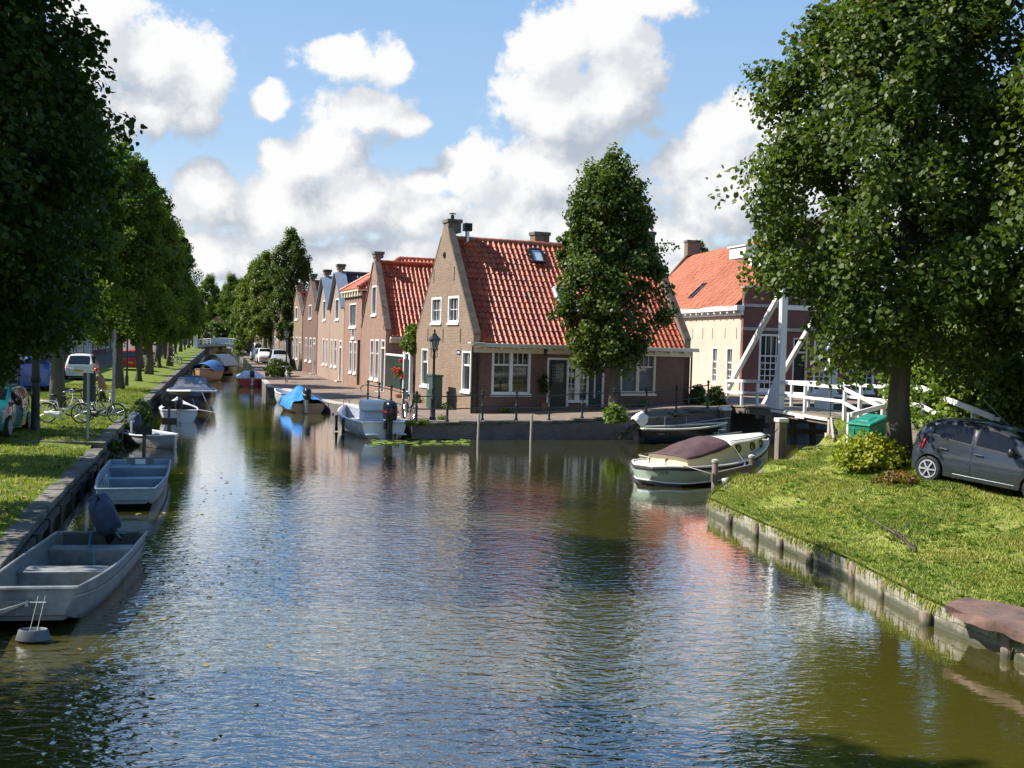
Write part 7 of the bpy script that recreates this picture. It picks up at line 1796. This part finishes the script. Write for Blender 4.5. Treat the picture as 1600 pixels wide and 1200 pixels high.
    # windscreen and rear window
    def topglass(u0, u1, nm, inset=.06):
        def fn(p, q):
            u_ = u0 + (u1 - u0) * p; s_ = sect(u_); w_ = s_[6][0] + (0.02) - inset; return (u_ * L + .004 * (1 if u0 > 0 else -1), (2 * q - 1) * w_, ztop(u_) + .02 * (1 - (2 * q - 1) ** 2) + .010)
        mb = MB(); mb.grid(fn, 8, 8); mb.build(nm, M_carglass, t, smooth='all')
    topglass(.085 if kind != 'van' else .135, .265 if kind != 'sedan' else .225, 'windscreen')
    topglass(-.485, -.415 if kind == 'hatch' else -.35 if kind == 'sedan' else -.475, 'rear_window')
    # lamps, plates, bumpers
    for sg_ in (1, -1):
        mb = MB(); zz0, zz1 = (.72, 1.24) if kind != 'sedan' else (.66, .84)
        mb.grid(lambda p, q: (lambda z_: (lambda u_: (u_ * L - .006, sg_ * (hwid(u_) * (1.0 - max(0, z_ - .9) * .5) - .14 * (1 - p) * .9 + .008), z_))(np.interp(z_, [zz0, zz1], [-.499, -.452]) + .075 * p))(zz0 + (zz1 - zz0) * q), 3, 6); mb.build('tail_light', M_redlamp, t, smooth='all')
        mb = MB(); mb.grid(lambda p, q: (lambda u_: (u_ * L + .004, sg_ * (hwid(u_) * .97 - .30 * (1 - p) * (1 - .3 * q) + .006), .58 + .20 * q + .04 * (1 - p) * q))(.492 - .075 * p ** 1.5 - .012 * q), 5, 4); mb.build('headlight', M_lens, t, smooth='all')
        for a in (ax0, ax1):
            yc = sg_ * (Wd / 2 - .10)
            mb = MB(); mb.lathe([(wr - .10, -.085), (wr - .03, -.095), (wr, -.07), (wr, .07), (wr - .03, .095), (wr - .10, .085)], 28, (a, yc, wr), axis=(0, 1, 0)); wh = mb.build('wheel', M_rubber, t, smooth=True)
            if rims == 'alloy' and not simple:
                mb = MB(); mb.ring((a, yc + sg_ * .085, wr), (0, 1, 0), wr - .095, .018, 28, 6)
                for k in range(6):
                    an = k * PI / 3; mb.bar((a + .03 * math.cos(an), yc + sg_ * .088, wr + .03 * math.sin(an)), (a + (wr - .09) * math.cos(an), yc + sg_ * .082, wr + (wr - .09) * math.sin(an)), .03, .055, up=(0, 1, 0))
                mb.lathe([(.05, -.012), (.05, .012), (.02, .016)], 12, (a, yc + sg_ * .09, wr), axis=(0, sg_, 0)); mb.build('rim', M_rim, wh)
            else:
                mb = MB(); mb.lathe([(wr - .09, -.01), (wr - .10, .012), (.06, .02), (.03, .02)], 18, (a, yc + sg_ * .085, wr), axis=(0, sg_, 0)); mb.build('rim', M_steel, wh, smooth=True)
    mb = MB(); mb.box(L / 2 - .03, L / 2 + .012, -.26, .26, .36, .47); mb.build('number_plate', M_yellow, t); mb = MB(); mb.box(-L / 2 - .012, -L / 2 + .03, -.26, .26, .50, .61); mb.build('number_plate', M_yellow, t)
    mb = MB(); mb.box(L / 2 - .06, L / 2 - .0, -.45, .45, .30, .34); mb.box(L / 2 - .05, L / 2 + .004, -.35, .35, .50, .56); mb.build('grille', M_black, t)
    if ant: mb = MB(); mb.tube([(.02 * L, 0, Hh + .0), (-.14 * L, .0, Hh + .42)], .006, 5); mb.build('antenna', M_steel, t)
    return t
CR = Vector((9.45, 24.25)); CF = Vector((11.05, 22.5)); ang = heading(CR, CF); mid_ = (CR + CF) / 2
nd = Vector((-math.sin(ang), math.cos(ang)))
cc_ = mid_ + nd * .75
zrr, zff = zr(CR.x, CR.y), zr(CF.x, CF.y)
car('parked_car', 'dark grey hatchback parked on the lawn at the right edge', cc_.x - .05, cc_.y, (zrr + zff) / 2 - .03, ang, M_graphite, 3.43, 1.62, 1.46, pitch=math.atan2(zrr - zff, (CR - CF).length), ant=True)
P = G(2, 690, .62)
car('parked_car', 'teal hatchback half out of the frame on the left lawn', -15.15, 31.6, .72, heading((0, 0), (.22, -.97)), M_teal, 3.65, 1.6, 1.40)
P = G(92, 622, .8); car('parked_car', 'blue estate car with red tail lights behind the first trunk', -23.2, 53.6, .8, heading((-22, 50), (-23.3, 54.8)), M_blue, 3.9, 1.66, 1.62, kind='van')
P = G(300, 556, .8)
car('parked_car', 'dark blue car parked under the far end of the left tree row', lx(128) - 3.2, 128, .75, heading((0, 0), (-.26, .965)), M_darkcar, 4.1, 1.7, 1.55, kind='van', simple=True)
for i, (px, y, m_, lab) in enumerate([(222, 84, M_redlamp, 'small red car seen between the left trunks'), (240, 94, M_whitecar, 'white car seen between the left trunks'), (150, 66, M_whitecar, 'pale car in shade behind the red hatted person')]):
    P = D(px, 560, y); car('parked_car', lab, P.x - .8, y, .8, heading((0, 0), (-.26, .965)), M_red if m_ is M_redlamp else m_, 4.0, 1.7, 1.5, kind='sedan', simple=True)
P = G(424, 577, .78); car('parked_van', 'silver white people carrier parked on the quay facing us', P.x + .15, P.y + 2.2, .74, heading((0, 0), (.29, -.957)), M_silvercar, 4.3, 1.75, 1.72, kind='van', simple=True)
P = D(413, 560, 112); car('parked_car', 'white car behind the people carrier on the quay', P.x, 112, .75, heading((0, 0), (.29, -.957)), M_whitecar, 4.0, 1.7, 1.55, kind='van', simple=True)
P = D(407, 556, 122); car('parked_van', 'farthest white van in the quay parking line', P.x - .2, 122, .75, heading((0, 0), (.29, -.957)), M_whitecar, 4.6, 1.8, 2.0, kind='van', simple=True)

# ================================================================== bicycles
def bicycle(label, x, y, z, rz, frame, lean=0.06, case=None, basket=None, step=True, tyre=None):
    t = thing('bicycle', label, 'bicycle', (x, y, z), rot=(lean, 0, rz)); wr = .34; xr, xf = -.54, .58
    for xx in (xr, xf):
        mb = MB(); mb.ring((xx, 0, wr), (0, 1, 0), wr - .02, .02, 30, 6); w_ = mb.build('wheel', M_rubber, t, smooth='all')
        mb = MB(); mb.ring((xx, 0, wr), (0, 1, 0), wr - .045, .011, 26, 5)
        for k in range(14):
            a = k * 2 * PI / 14; mb.tube([(xx, .02 * (-1) ** k, wr), (xx + (wr - .05) * math.cos(a), 0, wr + (wr - .05) * math.sin(a))], .0028, 4, cap=False)
        mb.lathe([(.025, -.04), (.025, .04)], 8, (xx, 0, wr), axis=(0, 1, 0)); mb.build('rim', M_chrome, w_)
        mb = MB()
        for k in range(12):
            a0 = R(20) + k * R(13) + (R(10) if xx > 0 else 0); a1 = a0 + R(13.1)
            P_ = [(xx + (wr + .03) * math.cos(a), yy, wr + (wr + .03) * math.sin(a)) for a in (a0, a1) for yy in (-.028, .028)]; mb.add(P_, [(0, 1, 3, 2)])
        mb.build('mudguard', frame, t, fix=False)
    mb = MB(); bb = (-.08, 0, .29); st = (-.22, 0, .82); hd0, hd1 = (.40, 0, .62), (.33, 0, .90)
    mb.tube([bb, st], .018, 8); mb.tube([bb, (.10, 0, .36), (.28, 0, .52), hd0] if step else [bb, hd0], .018, 8); mb.tube([(-.12, 0, .45), (.10, 0, .50), (.27, 0, .66), hd1] if step else [(st[0], 0, .78), hd1], .016, 8)
    mb.tube([hd0, hd1, (.31, 0, 1.0)], .018, 8); mb.tube([hd0, (.50, .04, .45), (xf, .05, wr)], .014, 6); mb.tube([hd0, (.50, -.04, .45), (xf, -.05, wr)], .014, 6)
    for s in (.05, -.05): mb.tube([bb, (xr, s, wr)], .012, 6); mb.tube([(-.20, 0, .75), (xr, s, wr)], .011, 6); mb.tube([(-.22, s, .74), (-.86, s * 1.5, .74)], .008, 5); mb.tube([(xr - .2, s * 1.5, .74), (xr, s, wr)], .007, 5)
    mb.build('frame', frame, t, smooth='all')
    mb = MB(); mb.tube([(.30, 0, 1.0), (.31, 0, 1.06)], .016, 6); mb.tube([(.08, .29, 1.06), (.20, .28, 1.10), (.31, .14, 1.07), (.33, 0, 1.06), (.31, -.14, 1.07), (.20, -.28, 1.10), (.08, -.29, 1.06)], .014, 8); mb.build('handlebar', M_chrome, t, smooth='all')
    mb = MB(); mb.tube([(-.22, 0, .80), (-.25, 0, .92)], .014, 6); mb.lathe([(.02, 0), (.11, .01), (.12, .05), (.08, .08)], 12, (-.27, 0, .90), sx=1.25, sy=.85); mb.build('saddle', M_black, t, smooth=True)
    if case: mb = MB(); mb.tube([(-.58, -.06, .33), (-.08, -.065, .29)], [.075, .115], 12); mb.build('chain_case', case, t, smooth=True)
    mb = MB(); mb.bar((-.08, -.10, .29), (.04, -.10, .17), .015, .02, up=(0, 1, 0)); mb.box(.01, .11, -.17, -.10, .155, .18); mb.bar((-.08, .10, .29), (-.20, .10, .41), .015, .02, up=(0, 1, 0)); mb.build('pedal_crank', M_steel, t)
    if basket: mb = MB(); mb.add([(.38, -.16, .82), (.60, -.13, .82), (.60, .13, .82), (.38, .16, .82), (.36, -.20, 1.05), (.66, -.17, 1.05), (.66, .17, 1.05), (.36, .20, 1.05)], [(3, 2, 1, 0), (0, 1, 5, 4), (1, 2, 6, 5), (2, 3, 7, 6), (3, 0, 4, 7)]); mb.build('basket', basket, t)
    return t
P = G(99, 661, .72); bicycle('white town bicycle on the left lawn, side on, nearest of the group', P.x, P.y, zl(P.x, P.y) + .03, .05, M_white, .08, case=M_white)
P = G(130, 661, .72); bicycle('second pale bicycle right behind the white one by the sign', P.x + .3, P.y + .7, zl(P.x, P.y) + .03, -.15, M_silvercar, -.06, case=M_black)
P = G(105, 655, .72); bicycle('black bicycle tangled behind the white bicycle', P.x + .15, P.y + 1.4, zl(P.x, P.y) + .03, .2, M_black, .05)
P = G(645, 655, .66); bicycle('black bicycle leaning on the quay railing by the lamp post', -4.02, 42.15, zq(-4, 42.1), heading((-4.6, 43.6), (-3.7, 41.5)), M_black, -.14, basket=M_wood)
P = G(446, 597, .70); bicycle('bicycle parked end on before the far street lamp', P.x, P.y + .4, zq(P.x, P.y), heading((0, 1), (.12, 0)), M_silvercar, .05)
P = G(274, 571, .75); bicycle('bicycle by the sixth trunk of the left row', P.x, P.y, .78, -.6, M_silvercar, .05)

# ================================================================== person by the bicycles
def person(label, x, y, z, rz, s=1.0):
    t = thing('person', label, 'person', (x, y, z), rz); t.scale = (s, s, s)
    J = {'pelvis': (0, 0, .88), 'chest': (.16, 0, 1.24), 'neck': (.27, 0, 1.40), 'head0': (.33, 0, 1.48), 'head1': (.39, 0, 1.60),
         'hipL': (0, .10, .84), 'kneeL': (.05, .11, .47), 'ankL': (-.04, .11, .09), 'toeL': (.14, .12, .04), 'hipR': (0, -.10, .84), 'kneeR': (.02, -.11, .47), 'ankR': (-.10, -.11, .09), 'toeR': (.08, -.12, .04),
         'shL': (.20, .19, 1.30), 'elL': (.30, .24, 1.03), 'wrL': (.50, .17, .92), 'haL': (.57, .15, .90), 'shR': (.20, -.19, 1.30), 'elR': (.28, -.25, 1.03), 'wrR': (.49, -.18, .90), 'haR': (.56, -.16, .88)}
    Rr = {'pelvis': .15, 'chest': .16, 'neck': .06, 'head0': .085, 'head1': .10, 'hipL': .10, 'kneeL': .065, 'ankL': .045, 'toeL': .04, 'hipR': .10, 'kneeR': .065, 'ankR': .045, 'toeR': .04, 'shL': .075, 'elL': .05, 'wrL': .035, 'haL': .035, 'shR': .075, 'elR': .05, 'wrR': .035, 'haR': .035}
    E = [('pelvis', 'chest'), ('chest', 'neck'), ('neck', 'head0'), ('head0', 'head1'), ('pelvis', 'hipL'), ('hipL', 'kneeL'), ('kneeL', 'ankL'), ('ankL', 'toeL'), ('pelvis', 'hipR'), ('hipR', 'kneeR'), ('kneeR', 'ankR'), ('ankR', 'toeR'), ('chest', 'shL'), ('shL', 'elL'), ('elL', 'wrL'), ('wrL', 'haL'), ('chest', 'shR'), ('shR', 'elR'), ('elR', 'wrR'), ('wrR', 'haR')]
    verts = list(J.values()); idx = {k: i for i, k in enumerate(J)}; edges = [(idx[a], idx[c]) for a, c in E]; rad = [Rr[k] for k in J]
    for sd_, w_ in ((1, 'haL'), (-1, 'haR')):
        hx, hy, hz_ = J[w_]
        for q, (dy, ln) in enumerate(((.027, .06), (.010, .07), (-.008, .066), (-.024, .052))):
            i0 = len(verts); verts.append((hx + .035, hy + dy, hz_ - .01)); rad.append(.010); verts.append((hx + .035 + ln * .6, hy + dy, hz_ - .03)); rad.append(.009); verts.append((hx + .03 + ln * .7, hy + dy, hz_ - .06)); rad.append(.008)
            edges += [(idx[w_], i0), (i0, i0 + 1), (i0 + 1, i0 + 2)]
        i0 = len(verts); verts.append((hx, hy - .045 * sd_, hz_ - .01)); rad.append(.011); verts.append((hx + .04, hy - .055 * sd_, hz_ - .03)); rad.append(.009); edges += [(idx[w_], i0), (i0, i0 + 1)]
    me = bpy.data.meshes.new('body'); me.from_pydata(verts, edges, []); o = bpy.data.objects.new('body', me); COL.objects.link(o)
    sk = o.modifiers.new('skin', 'SKIN'); 
    for i, r_ in enumerate(rad): me.skin_vertices[0].data[i].radius = (r_, r_)
    me.skin_vertices[0].data[0].use_root = True
    o.modifiers.new('sub', 'SUBSURF').levels = 2; o.modifiers['sub'].render_levels = 2
    me.materials.append(M_skin); o.parent = t
    mb = MB(); 
    prof = [(.25, .62), (.235, .8), (.20, .98), (.215, 1.12), (.225, 1.26), (.16, 1.36), (.085, 1.41)]
    mb.grid(lambda u, v: (lambda r_, z_, a: (max(0, (z_ - .88)) * .46 + r_ * .74 * math.cos(a), r_ * 1.02 * math.sin(a), z_ - .05 * math.cos(a) * max(0, z_ - .9)))(prof[min(6, int(round(v * 6)))][0], prof[min(6, int(round(v * 6)))][1], 2 * PI * u), 20, 6, True)
    for s in (1, -1): mb.tube([(.20, .18 * s, 1.31), (.30, .245 * s, 1.03), (.48, .17 * s, .93)], [.095, .072, .055], 10)
    mb.build('coat', M_coat, t, smooth='all')
    mb = MB()
    for s, ax_ in ((.10, -.04), (-.10, -.10)): mb.tube([(0, s, .80), (.03, s * 1.1, .47), (ax_, s * 1.1, .09)], [.115, .085, .07], 10)
    mb.build('trousers', M_black, t, smooth='all')
    mb = MB()
    for s, ax_ in ((.11, -.04), (-.11, -.10)): mb.lathe([(.05, 0), (.065, .03), (.055, .09), (.04, .11)], 10, (ax_ + .05, s, 0), sx=1.9, sy=.8)
    mb.build('shoe', M_rubber, t, smooth='all')
    mb = MB(); mb.lathe([(.125, .0), (.128, .05), (.10, .11), (.04, .135), (.01, .14)], 16, (.36, 0, 1.58), sx=1.05, sy=.95, axis=(.25, 0, 1)); mb.lathe([(.17, -.0), (.13, .02)], 16, (.37, 0, 1.575), axis=(.25, 0, 1)); mb.build('hat', M_red, t, smooth='all')
    mb = MB(); mb.lathe([(.018, -.0), (.012, .03)], 8, (.47, 0, 1.525), axis=(1, 0, -.2)); 
    for s in (.035, -.035): mb.lathe([(.01, 0), (.006, .008)], 8, (.462, s, 1.555), axis=(1, 0, 0))
    mb.build('face', M_skin, t)
    return t
P = G(160, 626, .75); person('person in tan coat and red hat bending beside the bicycles', P.x, P.y, zl(P.x, P.y), R(165), .86)
